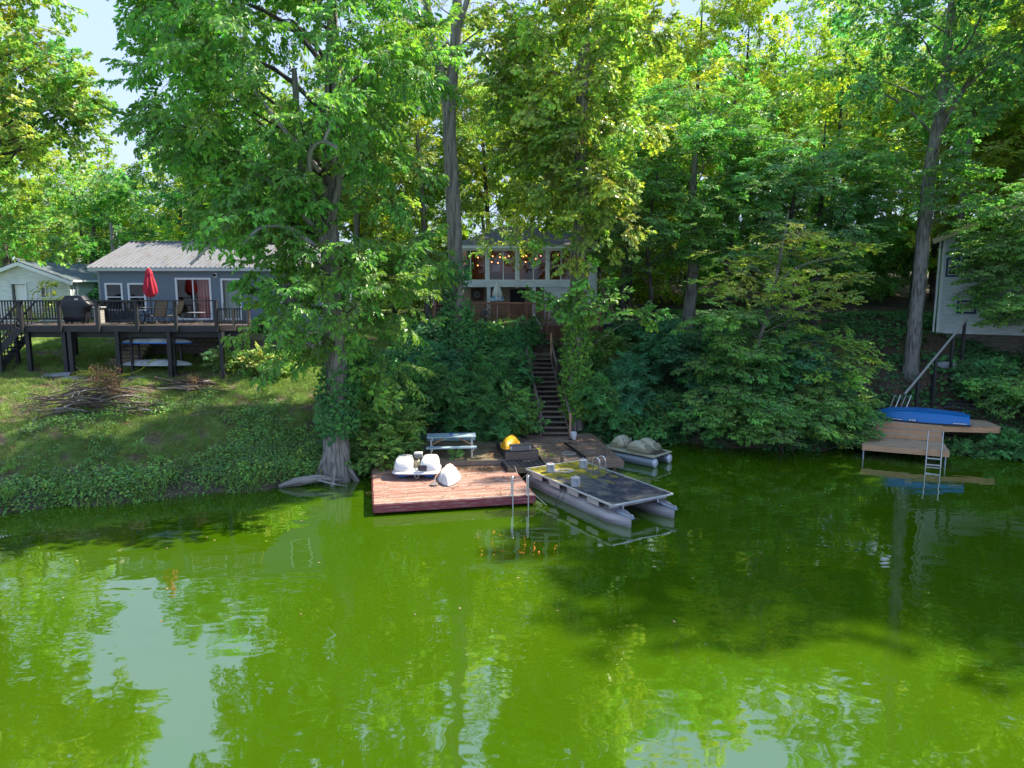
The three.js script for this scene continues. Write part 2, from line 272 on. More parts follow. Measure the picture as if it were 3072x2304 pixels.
// ---------------------------------------------------------------- buildings
function wallShape(x0, x1, y0, y1, holes, depth, gable) {                 // a wall in the xy plane with openings, front face at z = 0
  const s = new THREE.Shape(); s.moveTo(x0, y0); s.lineTo(x1, y0); s.lineTo(x1, y1); if (gable) s.lineTo((x0 + x1) / 2, gable); s.lineTo(x0, y1); s.closePath();
  for (const [a, b, c, d] of holes) { const h = new THREE.Path(); h.moveTo(a, c); h.lineTo(a, d); h.lineTo(b, d); h.lineTo(b, c); h.closePath(); s.holes.push(h); }
  const g = new THREE.ExtrudeGeometry(s, { depth, bevelEnabled: false }); g.translate(0, 0, -depth); return g;
}
function siding(parent, x0, x1, y0, y1, course, holes, mat, place_, gable) {  // lapped boards, cut round the openings; place_(mesh, x, y) sets them on the wall
  for (let y = y0, k = 0; y < (gable || y1) - 0.02; y += course, k++) {
    const yc = y + course / 2; let a = x0, b = x1;
    if (gable && yc > y1) { const t = (yc - y1) / (gable - y1) * (x1 - x0) / 2; a += t; b -= t; if (b - a < 0.15) continue; }
    let runs = [[a, b]];
    for (const [h0, h1, v0, v1] of holes) if (yc > v0 - 0.03 && yc < v1 + 0.03) runs = runs.flatMap(([p, q]) => h1 <= p || h0 >= q ? [[p, q]] : [[p, h0], [h1, q]].filter(([m, n]) => n - m > 0.03));
    for (const [p, q] of runs) { const m = part(parent, 'siding_board', bx(q - p, course + 0.014, 0.022, k % 4), mat); place_(m, (p + q) / 2, yc); }
  }
}
function windowUnit(parent, x0, x1, y0, y1, z, { frame = M.white, fw = 0.07, mullX = [], mullY = [], glass = M.glass, name = 'window', depth = 0.09 } = {}) {
  const w = new THREE.Group(); w.name = name; parent.add(w); w.position.set((x0 + x1) / 2, y0, z);
  const W_ = x1 - x0, H_ = y1 - y0;
  part(w, 'frame', bx(W_, fw, depth), frame, [0, H_ - fw / 2, 0]); part(w, 'frame', bx(W_, fw, depth), frame, [0, fw / 2, 0]);
  for (const s of [-1, 1]) part(w, 'frame', bx(fw, H_ - 2 * fw, depth), frame, [s * (W_ - fw) / 2, H_ / 2, 0]);
  for (const m of mullX) part(w, 'mullion', bx(0.05, H_ - 2 * fw, depth - 0.02), frame, [m, H_ / 2, 0]);
  for (const m of mullY) part(w, 'mullion', bx(W_ - 2 * fw, 0.045, depth - 0.02), frame, [0, m, 0.002]);
  if (glass) part(w, 'pane', new THREE.PlaneGeometry(W_ - 2 * fw, H_ - 2 * fw), glass, [0, H_ / 2, -0.02]);
  return w;
}
// ---- grey house on the lawn
{
  const h = thing('grey_house', 'grey sided single storey house with ribbed metal roof behind the raised deck', 'house', [-14.5, 0, -34.5]);
  const x0 = -5.35, x1 = 5.35, y0 = 4.75, y1 = 7.72;
  const holes = [[-5.05, -4.2, 5.72, 7.05], [-3.95, -3.1, 5.72, 7.05], [-1.66, 0.06, 5.28, 7.3], [0.52, 1.5, 5.28, 7.27], [3.35, 4.35, 5.8, 7.2]];
  part(h, 'wall', wallShape(x0, x1, y0, y1, holes, 0.16), M.siding);
  siding(h, x0 + 0.09, x1 - 0.09, y0, y1, 0.15, holes, M.siding, (m, x, y) => { m.position.set(x, y, 0.012); m.rotation.x = 0.13; });
  for (const x of [x0 + 0.045, x1 - 0.045]) part(h, 'corner_trim', bx(0.1, y1 - y0, 0.08), M.sidingTrim, [x, (y0 + y1) / 2, 0.01]);
  // side and back walls, gables, floor
  const gab = wallShape(-7.4, 0, y0, y1, [], 0.14, 9.05);
  for (const [x, s] of [[x0, 1], [x1 - 0.14, 1]]) { const m = part(h, 'wall', gab, M.siding, [x, 0, -0.02]); m.rotation.y = -Math.PI / 2; m.position.set(x, 0, -0.17 - 7.4 + 0.0); m.rotation.y = -Math.PI / 2; m.position.z = -0.17; }
  part(h, 'wall', bx(10.7, y1 - y0, 0.14), M.siding, [0, (y0 + y1) / 2, -7.64]);
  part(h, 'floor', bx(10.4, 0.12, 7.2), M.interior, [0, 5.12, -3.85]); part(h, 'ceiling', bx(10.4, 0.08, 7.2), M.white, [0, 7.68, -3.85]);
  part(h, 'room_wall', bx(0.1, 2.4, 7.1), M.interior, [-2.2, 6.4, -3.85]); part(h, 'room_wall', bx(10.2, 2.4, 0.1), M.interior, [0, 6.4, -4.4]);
  // roof of ribbed metal panels
  const ridgeZ = -3.8, eaveZ = 0.42, eaveY = 7.76, ridgeY = 9.2, L = Math.hypot(ridgeZ - eaveZ, ridgeY - eaveY), tilt = Math.atan2(ridgeY - eaveY, eaveZ - ridgeZ);
  for (let k = 0; k < 24; k++) for (const s of [1, -1]) {
    const xx = -5.62 + (k + 0.5) * 0.468;
    const p = part(h, 'roof_panel', bx(0.466, 0.025, L), M.roofMetal, [xx, (eaveY + ridgeY) / 2, s > 0 ? (eaveZ + ridgeZ) / 2 : ridgeZ - (eaveZ - ridgeZ) / 2], [s * tilt, 0, 0]);
    if (s > 0) for (const rx of [-0.23, 0]) part(p, 'rib', bx(0.05, 0.045, L), M.roofMetal, [rx, 0.034, 0]);
  }
  part(h, 'ridge_cap', bx(11.3, 0.04, 0.3), M.roofMetal, [0, ridgeY + 0.03, ridgeZ]);
  part(h, 'gutter', rbx(11.2, 0.15, 0.12, 0.02), M.fascia, [0, 7.68, 0.36]);
  part(h, 'soffit', bx(11.1, 0.03, 0.36), M.fascia, [0, 7.715, 0.12]);
  for (const [a, b, c, d] of holes.slice(0, 2)) windowUnit(h, a, b, c, d, 0.03, { mullY: [0.66], fw: 0.08 });
  windowUnit(h, ...holes[2], 0.03, { name: 'sliding_door', mullX: [-0.02], fw: 0.09 });
  windowUnit(h, ...holes[3], 0.03, { name: 'glazed_door', fw: 0.09 }); windowUnit(h, ...holes[4], 0.03, { mullY: [0.7], fw: 0.08 });
  const wavy = (w, hh) => { const g = new THREE.PlaneGeometry(w, hh, 60, 1), p = g.attributes.position; for (let i = 0; i < p.count; i++) p.setZ(i, 0.035 * Math.sin(p.getX(i) * 42)); g.computeVertexNormals(); return g; };
  part(h, 'curtain', wavy(0.55, 1.9), M.curtainRed, [-0.5, 6.3, -0.4]); part(h, 'curtain', wavy(0.8, 1.9), M.curtain, [-0.25, 6.28, -0.45]); part(h, 'curtain', wavy(0.9, 1.9), M.curtain, [1.0, 6.28, -0.3]);
  const lamp = part(h, 'wall_lamp', bx(0.16, 0.22, 0.05), M.white, [0.3, 7.42, 0.05]); part(lamp, 'lamp_head', new THREE.SphereGeometry(0.07, 10, 8), M.black, [-0.02, 0, 0.09]);
  // block foundation and lattice skirt
  for (let r = 0; r < 12; r++) for (let c = 0; c < 12; c++) part(h, 'foundation_block', bx(0.39, 0.19, 0.2), M.block, [x0 + 0.85 + c * 0.4 + (r % 2) * 0.2, 2.5 + r * 0.2, -0.12 - hash2(r, c, 3) * 0.012]);
  part(h, 'foundation', bx(10.5, 3, 0.2), M.block, [0, 3.3, -1.2]);
  part(h, 'skirt_board', bx(4.6, 0.4, 0.04), std([0.42, 0.4, 0.33], 0.7), [2.9, 4.52, -0.02]);
  const lat = part(h, 'lattice_panel', lattice(-2.3, 2.3, 3.55, 4.32, 0.11, 0.035), std([0.4, 0.38, 0.34], 0.8), [2.95, 0, -0.02]); lat.userData.kind = 'stuff';
  part(h, 'skirt_post', bx(0.09, 1.6, 0.09), std([0.3, 0.28, 0.24], 0.8), [0.6, 3.8, 0]);
}
function lattice(x0, x1, y0, y1, pitch, w) {                              // crossed diagonal slats clipped to a rectangle
  const gs = [], H = y1 - y0, W_ = x1 - x0, st = pitch * Math.SQRT2;
  for (const dir of [1, -1]) for (let c = -H; c < W_; c += st) {
    let a = Math.max(0, c), b = Math.min(W_, c + H); if (b - a < 0.03) continue;
    const ya = a - c, yb = b - c, L = (b - a) * Math.SQRT2;
    const m = (p) => dir > 0 ? p : H - p; const xm = x0 + (a + b) / 2, ym = y0 + m((ya + yb) / 2);
    gs.push(place(bx(L, w, 0.012), xm, ym, dir > 0 ? 0 : 0.014, 0, 0, dir * Math.PI / 4));
  }
  return merge(gs);
}
// ---- white garage
{
  const gb = groundY(-28.6, -43) - 0.3;
  const h = thing('white_garage', 'white sided garage with a small gable window behind the barbecue cover', 'garage', [-28.6, 0, -42]);
  const x0 = -2.75, x1 = 2.75, y1 = 7.2, ap = 8.22, holes = [[-0.62, 0.2, gb + 0.3, 7.0], [1.02, 1.6, 6.2, 6.85]];
  part(h, 'wall', wallShape(x0, x1, gb, y1, holes, 0.15, ap), M.whiteSiding);
  siding(h, x0, x1, gb + 0.1, y1, 0.2, holes, M.whiteSiding, (m, x, y) => { m.position.set(x, y, 0.012); m.rotation.x = 0.06; }, ap);
  for (const x of [x0 + 0.05, x1 - 0.05]) part(h, 'corner_trim', bx(0.12, y1 - gb, 0.1), M.white, [x, (gb + y1) / 2, 0]);
  for (const s of [-1, 1]) {
    const side = new THREE.Group(); side.name = 'wall'; h.add(side); side.position.set(s * 2.75, 0, -4.5); side.rotation.y = s * Math.PI / 2;
    part(side, 'sheathing', bx(8.8, y1 - gb, 0.14), M.whiteSiding, [0, (gb + y1) / 2, -0.09]);
    if (s > 0) siding(side, -4.3, 4.4, gb + 0.1, y1, 0.2, [], M.whiteSiding, (m, x, y) => { m.position.set(x, y, 0.0); m.rotation.x = 0.06; });
  }
  part(h, 'wall', bx(5.4, y1 - gb, 0.14), M.whiteSiding, [0, (gb + y1) / 2, -8.93]);
  const a = Math.atan2(ap - y1, 2.75), L = 2.75 / Math.cos(a) + 0.35;
  for (const s of [-1, 1]) {
    part(h, 'roof', metreUV(new THREE.BoxGeometry(L, 0.07, 9.6), [L, 0.07, 9.6], [3, 3]), M.roofBlue, [s * (L / 2 - 0.02) * Math.cos(a), ap + 0.08 - (L / 2) * Math.sin(a), -4.45], [0, 0, -s * a]);
    part(h, 'barge_board', bx(L, 0.2, 0.04), M.white, [s * (L / 2) * Math.cos(a), ap - 0.05 - (L / 2) * Math.sin(a), 0.33], [0, 0, -s * a]);
    part(h, 'gutter', bx(0.1, 0.12, 9.3), M.white, [s * 3.06, y1 - 0.02, -4.4]);
  }
  windowUnit(h, 1.02, 1.6, 6.2, 6.85, 0.04, { fw: 0.05, mullX: [0.0] });
  const blind = new THREE.Group(); blind.name = 'blind'; h.add(blind); for (let k = 0; k < 8; k++) part(blind, 'slat', bx(0.24, 0.06, 0.012), M.white, [1.44, 6.27 + k * 0.07, -0.03], [0.5, 0, 0]);
  const d = part(h, 'door', bx(0.7, 7.0 - gb - 0.35, 0.05), M.white, [-0.2, (7.0 + gb + 0.3) / 2, -0.1]); part(d, 'handle', new THREE.SphereGeometry(0.04, 8, 6), M.alu, [0.28, -0.2, 0.06]);
  part(h, 'door_frame', bx(0.06, 7.0 - gb - 0.3, 0.12), M.grey || std([0.16, 0.17, 0.16], 0.7), [-0.62, (7.0 + gb + 0.3) / 2, 0.02]); part(h, 'door_frame', bx(0.06, 7.0 - gb - 0.3, 0.12), M.white, [0.2, (7.0 + gb + 0.3) / 2, 0.02]); part(h, 'door_frame', bx(0.9, 0.06, 0.12), M.white, [-0.21, 7.03, 0.02]);
  part(h, 'downpipe', bx(0.07, y1 - gb, 0.07), M.whiteSiding, [2.83, (gb + y1) / 2, -0.55]);
  part(h, 'floor', bx(5.3, 0.1, 8.7), M.concrete, [0, gb + 0.2, -4.45]);
}
// ---- white porch house above the bank
const PORCH_Y = 5.0;
{
  const h = thing('porch_house', 'white house with screened upper porch and string lights above the lattice fence', 'house', [0.85, 0, -39]);
  const x0 = -3.6, x1 = 3.7, z1 = -3.4;
  part(h, 'porch_floor', bx(7.3, 0.3, 3.4), M.interior, [0.05, 6.99, -1.7]);
  // siding band under the porch windows
  part(h, 'wall', bx(7.3, 0.36, 0.1), M.whiteSiding, [0.05, 7.02, -0.01]); for (let k = 0; k < 3; k++) part(h, 'siding_board', bx(7.3, 0.115, 0.014, k), M.whiteSiding, [0.05, 6.9 + k * 0.115, 0.055], [0.09, 0, 0]);
  part(h, 'fascia', bx(7.9, 0.2, 0.05), M.white, [0.05, 9.0, 0.4]); part(h, 'soffit', bx(7.9, 0.03, 0.42), M.white, [0.05, 8.92, 0.2]); part(h, 'header', bx(7.3, 0.12, 0.1), M.white, [0.05, 8.87, 0]);
  // posts with little siding, sliding screens between
  const posts = [-3.6, -2.18, -0.56, 1.08, 2.42, 3.5];
  posts.forEach((x, i) => { const w = i === 5 ? 0.36 : 0.17; const p = part(h, 'porch_post', bx(w, 1.62, 0.1), M.white, [x + (i === 5 ? 0.02 : 0), 8.01, 0]); for (let k = 0; k < 12; k++) part(p, 'siding_board', bx(w - 0.05, 0.125, 0.012), M.whiteSiding, [0, -0.75 + k * 0.132, 0.056], [0.1, 0, 0]); });
  for (let i = 0; i < 5; i++) { const a = posts[i] + 0.085, b = posts[i + 1] - (i === 4 ? 0.17 : 0.085); windowUnit(h, a, b, 7.2, 8.82, -0.01, { name: 'screen_window', fw: 0.035, mullX: [i === 0 ? -0.2 : 0.05], depth: 0.05 }); }
  // porch interior: brown wall with windows, ceiling, furniture
  const holes = [[-2.2, -1.5, 7.7, 8.6], [0.05, 0.75, 7.25, 8.75], [1.15, 1.85, 7.6, 8.6]];
  part(h, 'wall', wallShape(x0, x1, 7.14, 8.95, holes, 0.12), M.porchBrown, [0, 0, z1 + 0.12]); part(h, 'ceiling', bx(7.3, 0.05, 3.4), M.interior, [0.05, 8.93, -1.68]);
  for (const x of [x0 + 0.05, x1 - 0.05]) part(h, 'wall', bx(0.1, 1.8, 3.3), M.whiteSiding, [x, 8.03, -1.72]);
  for (const hh of holes) windowUnit(h, ...hh, z1 + 0.16, { frame: std([0.16, 0.17, 0.2], 0.6), mullY: [(hh[3] - hh[2]) / 2], fw: 0.06 });
  part(h, 'wall', bx(7.3, 4, 0.12), M.whiteSiding, [0.05, 7, -9.1]); for (const x of [x0 + 0.05, x1 - 0.05]) part(h, 'wall', bx(0.1, 4.1, 5.6), M.whiteSiding, [x, 7, -6.25]);
  // lower open storey
  part(h, 'back_wall', bx(5.6, 1.95, 0.1), M.beige, [-0.8, 5.87, -1.9]); for (let k = 0; k < 9; k++) part(h, 'batten', bx(0.03, 1.9, 0.02), M.beige, [-3.4 + k * 0.6, 5.87, -1.84]);
  for (const x of [-2.12, 0.35, 2.9]) { const p = part(h, 'lower_post', bx(0.2, 1.84, 0.16), M.white, [x, 5.92, -0.1]); for (let k = 0; k < 13; k++) part(p, 'siding_board', bx(0.16, 0.13, 0.012), M.whiteSiding, [0, -0.82 + k * 0.137, 0.086], [0.1, 0, 0]); }
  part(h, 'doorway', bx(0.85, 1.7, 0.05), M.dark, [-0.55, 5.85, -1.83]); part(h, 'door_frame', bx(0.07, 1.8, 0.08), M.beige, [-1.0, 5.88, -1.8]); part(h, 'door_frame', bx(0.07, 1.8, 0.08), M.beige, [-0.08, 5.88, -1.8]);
  const lampUnder = part(h, 'ceiling_lamp', new THREE.SphereGeometry(0.13, 12, 8, 0, Math.PI * 2, Math.PI / 2, Math.PI / 2), M.white, [-0.55, 6.84, -0.8]); lampUnder.scale.y = 0.6;
  part(h, 'wall', wallShape(0.9, 3.7, 5.0, 6.84, [[2.95, 3.2, 5.75, 6.6]], 0.1), M.whiteSiding, [0, 0, -0.12]); siding(h, 0.95, 3.66, 5.0, 6.84, 0.125, [[2.9, 3.24, 5.7, 6.65]], M.whiteSiding, (m, x, y) => { m.position.set(x, y, -0.108); m.rotation.x = 0.08; });
  windowUnit(h, 2.92, 3.22, 5.72, 6.62, -0.09, { fw: 0.04, frame: M.chocolate || std([0.1, 0.03, 0.03], 0.6) });
  part(h, 'corner_trim', bx(0.1, 4.0, 0.1), M.white, [3.72, 6.95, -0.03]); part(h, 'downpipe', bx(0.06, 3.6, 0.06), M.white, [3.63, 7.0, 0.08]);
  part(h, 'patio_slab', bx(8.6, 0.16, 4.4), M.concrete, [0.05, PORCH_Y - 0.09, -0.4]);
  // hip roof of shingles: courses as real steps
  const courses = 15, e = { x0: -4.0, x1: 4.1, z0: 0.45, z1: -9.4, y: 9.05 }, rid = { x0: -1.6, x1: 1.6, z: -4.4, y: 10.35 };
  const gs = [];
  for (let k = 0; k < courses; k++) {
    const t0 = k / courses, t1 = (k + 1.15) / courses, q = (t, up) => { const t_ = Math.min(1, t); return [[mix(e.x0, rid.x0, t_), mix(e.y, rid.y, t_) + up, mix(e.z0, rid.z, t_)], [mix(e.x1, rid.x1, t_), mix(e.y, rid.y, t_) + up, mix(e.z0, rid.z, t_)], [mix(e.x1, rid.x1, t_), mix(e.y, rid.y, t_) + up, mix(e.z1, rid.z, t_)], [mix(e.x0, rid.x0, t_), mix(e.y, rid.y, t_) + up, mix(e.z1, rid.z, t_)]]; };
    gs.push(loft([q(t0, 0.0), q(t0, 0.035), q(t1, 0.02)], false));
  }
  const rg = merge(gs); rg.deleteAttribute('normal'); { const p = rg.attributes.position, uv = rg.attributes.uv; for (let i = 0; i < p.count; i++) uv.setXY(i, p.getX(i) / 3, p.getZ(i) / 3); }
  rg.computeVertexNormals();
  const roof = part(h, 'roof', rg, M.roofDark); for (const x of [-0.35, 0.95]) part(roof, 'roof_vent', bx(0.4, 0.12, 0.35), M.black, [x, 10.04, -3.15]);
  // furniture seen through the screens
  part(h, 'porch_bench', bx(1.6, 0.45, 0.5), M.dark, [-1.3, 7.38, -2.4]); part(h, 'porch_cabinet', bx(0.8, 0.7, 0.4), M.dark, [0.3, 7.5, -1.6]); part(h, 'blue_cloth', bx(0.3, 0.9, 0.05), M.teal, [-3.35, 7.6, -1.2]);
}
// string lights: each bulb gives off light
{
  const bulbs = [[-2.75, 8.47, -1.3], [-2.8, 8.05, -2.0], [-1.92, 8.53, -1.0], [-2.0, 8.24, -1.9], [-1.65, 8.2, -2.2], [-1.52, 8.48, -1.2], [-1.22, 8.47, -1.4], [-1.02, 8.53, -0.9], [-0.22, 8.52, -1.2], [-0.06, 8.58, -1.6], [-0.08, 8.25, -2.1], [0.48, 8.4, -1.3], [0.75, 8.56, -1.0], [1.68, 8.6, -0.9], [3.1, 8.42, -1.3], [3.22, 8.52, -1.0]];
  const glow = new THREE.MeshStandardMaterial({ color: rgb(1, 0.5, 0.2), emissive: rgb(1, 0.3, 0.08), emissiveIntensity: 2.6 }), socket = M.black, geo = new THREE.SphereGeometry(0.035, 10, 8), sk = cyl(0.018, 0.018, 0.06, 8);
  bulbs.forEach(([x, y, z], i) => {
    const b = thing('string_light_bulb', 'small glowing orange bulb hanging under the porch ceiling', 'light bulb', [0.85 + x, y, -39 + z], 0, 'string lights on the porch');
    part(b, 'lamp_bulb', geo, glow); part(b, 'socket', sk, socket, [0, 0.06, 0]); part(b, 'cord', cyl(0.006, 0.006, 8.9 - y - 0.08, 5), socket, [0, 0.09 + (8.9 - y - 0.08) / 2, 0]);
    const l = new THREE.PointLight(rgb(1, 0.45, 0.18), 0.045); l.shadow.radius = 1.5; l.castShadow = true; b.add(l);
  });
}
// ---- pale house on the slope past the blue boat
{
  const gb = 4.55;
  const h = thing('pale_house', 'pale blue-white sided house with dark blue window trim on the wooded slope', 'house', [21.45, 0, -36], -0.52);
  const holes = [[0.8, 1.62, 5.55, 6.2], [0.2, 0.78, 7.35, 8.3], [0.86, 2.4, 7.35, 8.35], [2.75, 3.5, 5.4, 6.5]];
  part(h, 'wall', wallShape(0, 9, gb, 9.3, holes, 0.15), M.whiteSiding);
  siding(h, 0.1, 9, gb, 9.3, 0.235, holes, M.whiteSiding, (m, x, y) => { m.position.set(x, y, 0.012); m.rotation.x = 0.05; });
  part(h, 'corner_trim', bx(0.12, 4.7, 0.1), M.white, [0.06, 6.95, 0.02]); part(h, 'downpipe', bx(0.08, 4.6, 0.08), M.white, [-0.12, 6.9, 0.1]);
  for (const hh of holes) { windowUnit(h, ...hh, 0.04, { frame: M.blueTrim, fw: 0.1, depth: 0.1 }); windowUnit(h, hh[0] + 0.1, hh[1] - 0.1, hh[2] + 0.1, hh[3] - 0.1, 0.03, { fw: 0.035, glass: null, depth: 0.06, name: 'sash' }); }
  const c1 = part(h, 'curtain', new THREE.PlaneGeometry(0.42, 0.5), std([0.5, 0.42, 0.26], 0.9), [1.2, 5.87, -0.25]);
  part(h, 'wall', bx(0.14, 4.7, 8), M.whiteSiding, [0.08, 6.9, -4.15]); part(h, 'wall', bx(9, 4.7, 0.14), M.whiteSiding, [4.5, 6.9, -8.2]); part(h, 'wall', bx(0.14, 4.7, 8), M.whiteSiding, [8.9, 6.9, -4.15]);
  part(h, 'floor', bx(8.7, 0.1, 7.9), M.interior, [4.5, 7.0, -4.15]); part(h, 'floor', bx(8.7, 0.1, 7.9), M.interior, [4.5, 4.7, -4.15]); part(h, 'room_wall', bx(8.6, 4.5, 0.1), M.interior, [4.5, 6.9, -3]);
  part(h, 'foundation', bx(8.9, 1.6, 0.3), M.block, [4.55, 3.8, -0.3]);
  // gable roof, ridge towards the lake, cream eaves
  const a = 0.42, cream = std([0.55, 0.45, 0.3], 0.7);
  for (const s of [-1, 1]) { part(h, 'roof', bx(5.6, 0.1, 9.4), M.roofDark, [4.5 + s * 2.42, 10.3, -3.9], [0, 0, -s * a]); part(h, 'barge_board', bx(5.6, 0.24, 0.05), cream, [4.5 + s * 2.4, 10.2, 0.78], [0, 0, -s * a]); part(h, 'soffit', bx(5.5, 0.04, 0.7), cream, [4.5 + s * 2.4, 10.2, 0.42], [0, 0, -s * a]); }
  part(h, 'gable_wall', wallShape(0, 9, 9.3, 9.3, [], 0.1, 11.3), M.porchBrown, [0, 0, -0.02]);
  part(h, 'eave_board', bx(9.6, 0.16, 0.05), cream, [4.5, 9.32, 0.3]);
}
// ---- utility pole with wires
{
  const p = thing('utility_pole', 'weathered wooden utility pole with wires behind the grey house roof', 'utility pole', [-27.6, groundY(-27.6, -50), -50]);
  part(p, 'pole', tube([[0, 0, 0], [0, 6.2, 0]], [0.15, 0.12], 10), B.dead); const y = 6.0 - 0.9;
  part(p, 'conduit', tube([[0.14, 0, 0.06], [0.14, 4.2, 0.06]], 0.03, 6), M.alu);
  part(p, 'wire', cable([[0, 5.6, 0], [5, 5.1, 2], [11, 4.9, 5], [18.5, 4.3, 8.5]], 0.018, 16), M.dark); part(p, 'wire', cable([[0, 5.5, 0], [-3, 4.6, 3], [-6, 4.3, 7]], 0.018, 12), M.dark);
  for (let k = 0; k < 4; k++) part(p, 'wire_loop', cable([[0.1, 5.5, 0.1], [0.4 + k * 0.1, 5.2 - k * 0.25, 0.2], [0.12, 4.6 - k * 0.2, 0.1]], 0.012, 8), M.dark);
}
// ---------------------------------------------------------------- raised deck of the grey house and what stands on it
const DY = 5.22;                                                          // deck floor
{
  const d = thing('raised_deck', 'dark stained raised deck on tall posts in front of the grey house', 'deck', [-16.3, 0, -31]);
  const x0 = -5.0, x1 = 4.95;
  for (let k = 0; k < 25; k++) part(d, 'plank', bx(x1 - x0, 0.035, 0.133, k % 4), k % 5 === 2 ? W.brown[1] : pick(W.black), [(x0 + x1) / 2, DY - 0.018, -0.06 - k * 0.138]);
  const faceM = W.stain;
  part(d, 'rim_board', bx(8.6, 0.24, 0.05), faceM[0], [-0.7, DY - 0.155, 0.04]); part(d, 'rim_board', bx(1.35, 0.2, 0.05), W.brown[1], [4.28, DY - 0.14, 0.035]);
  part(d, 'beam', bx(9.6, 0.26, 0.1), faceM[1], [-0.1, DY - 0.41, -0.3]); part(d, 'beam', bx(9.6, 0.26, 0.1), faceM[1], [-0.1, DY - 0.41, -2.9]);
  for (let k = 0; k < 22; k++) part(d, 'joist', bx(0.05, 0.2, 3.3), faceM[k % 3], [x0 + 0.2 + k * 0.45, DY - 0.14, -1.72]);
  // tall support posts down to the lawn
  for (const [x, z] of [[-0.9, 0.02], [1.35, 0.02], [3.62, 0.02], [-3.26, -0.05], [-2.97, 0.0], [-4.95, -0.2], [-1.6, -2.95], [2.6, -2.95], [4.6, -2.95], [-4.6, -2.95]]) {
    const g = groundY(d.position.x + x, -31 + z) - 0.15; part(d, 'support_post', bx(0.17, DY - 0.28 - g, 0.17), pick(faceM), [x, (DY - 0.28 + g) / 2, z]);
  }
  part(d, 'bracket', bx(0.1, 0.3, 0.1), W.brown[0], [3.75, DY - 0.42, 0.08]);
  // rail posts, cables and top rail along the lake side
  const rp = [-4.95, -3.29, -1.63, 0.06, 1.74, 3.5];
  for (const x of rp) part(d, 'rail_post', bx(0.13, 1.33, 0.13), pick(faceM), [x, DY + 0.39, 0.13]);
  part(d, 'top_rail', bx(8.6, 0.05, 0.13), faceM[0], [-0.72, DY + 1.07, 0.1]);
  for (let k = 0; k < 8; k++) part(d, 'cable', tube([[-4.95, DY + 0.14 + k * 0.12, 0.1], [3.5, DY + 0.14 + k * 0.12, 0.1]], 0.0035, 5), M.blackMetal);
  // balusters to the right and along the back and left sides
  part(d, 'top_rail', bx(1.5, 0.05, 0.1), faceM[1], [4.25, DY + 0.72, 0.08]); for (let k = 0; k < 12; k++) part(d, 'baluster', bx(0.04, 0.6, 0.04), pick(faceM), [3.62 + k * 0.112, DY + 0.4, 0.08]);
  part(d, 'bottom_rail', bx(1.5, 0.06, 0.05), faceM[1], [4.25, DY + 0.1, 0.08]); for (const x of [4.25, 4.9]) part(d, 'rail_post', bx(0.1, 0.95, 0.1), W.brown[1], [x, DY + 0.25, 0.1]);
  part(d, 'top_rail', bx(3.6, 0.06, 0.1), faceM[2], [-5.3 + 1.85, DY + 0.95, -3.36]); part(d, 'bottom_rail', bx(3.6, 0.09, 0.05), faceM[2], [-5.3 + 1.85, DY + 0.15, -3.36]);
  for (let k = 0; k < 26; k++) part(d, 'baluster', bx(0.05, 0.78, 0.045), pick(faceM), [-5.2 + k * 0.137, DY + 0.54, -3.36]);
  part(d, 'rail_post', bx(0.14, 1.0, 0.14), faceM[0], [-3.3, DY + 0.5, -3.36]);
  // side extension towards the stairs with a baluster rail
  for (let k = 0; k < 25; k++) part(d, 'plank', bx(3.4, 0.035, 0.133, k % 4), pick(W.black), [x0 - 1.72, DY - 0.018, -1.0 - k * 0.138 * 0.72]);
  part(d, 'rim_board', bx(3.4, 0.24, 0.05), faceM[0], [x0 - 1.7, DY - 0.155, -0.9]);
  part(d, 'top_rail', bx(3.4, 0.06, 0.12), faceM[1], [x0 - 1.72, DY + 0.98, -3.3]); for (let k = 0; k < 24; k++) part(d, 'baluster', bx(0.05, 0.86, 0.045), pick(faceM), [x0 - 3.3 + k * 0.14, DY + 0.52, -3.3]);
  part(d, 'bottom_rail', bx(3.4, 0.08, 0.05), faceM[1], [x0 - 1.72, DY + 0.12, -3.3]);
  // stairs down to the left, towards the lake
  const s0 = V(-5.15, DY, -0.02), s1 = V(-7.4, 2.45, 0.65), g7 = s1.y;
  for (let k = 1; k < 14; k++) { const t = k / 14; part(d, 'tread', bx(0.3, 0.04, 1.0, k % 4), pick(W.stain), [mix(s0.x, s1.x, t), mix(s0.y, s1.y, t), mix(s0.z, s1.z, t) - 0.5], [0, -0.29, 0]); }
  for (const dz of [0.03, -1.05]) {
    const o = V(0, 0, dz); bar(d, 'stringer', s0.clone().add(o).add(V(0, -0.15, 0)), s1.clone().add(o).add(V(0, -0.1, 0)), 0.05, 0.28, faceM[0]);
    bar(d, 'hand_rail', s0.clone().add(o).add(V(0.1, 1.02, 0)), s1.clone().add(o).add(V(0, 1.0, 0)), 0.12, 0.06, faceM[2]);
    for (let k = 1; k < 16; k++) { const t = k / 16, p = s0.clone().lerp(s1, t).add(o); part(d, 'baluster', bx(0.04, 0.95, 0.04), pick(faceM), [p.x, p.y + 0.45, p.z]); }
    const gy = groundY(-16.3 - 5.9, -30.6) - 0.2; const q = s0.clone().lerp(s1, 0.34).add(o); part(d, 'support_post', bx(0.14, q.y + 0.9 - gy, 0.14), faceM[0], [q.x, (q.y + 0.9 + gy) / 2, q.z + 0.02]);
  }
}
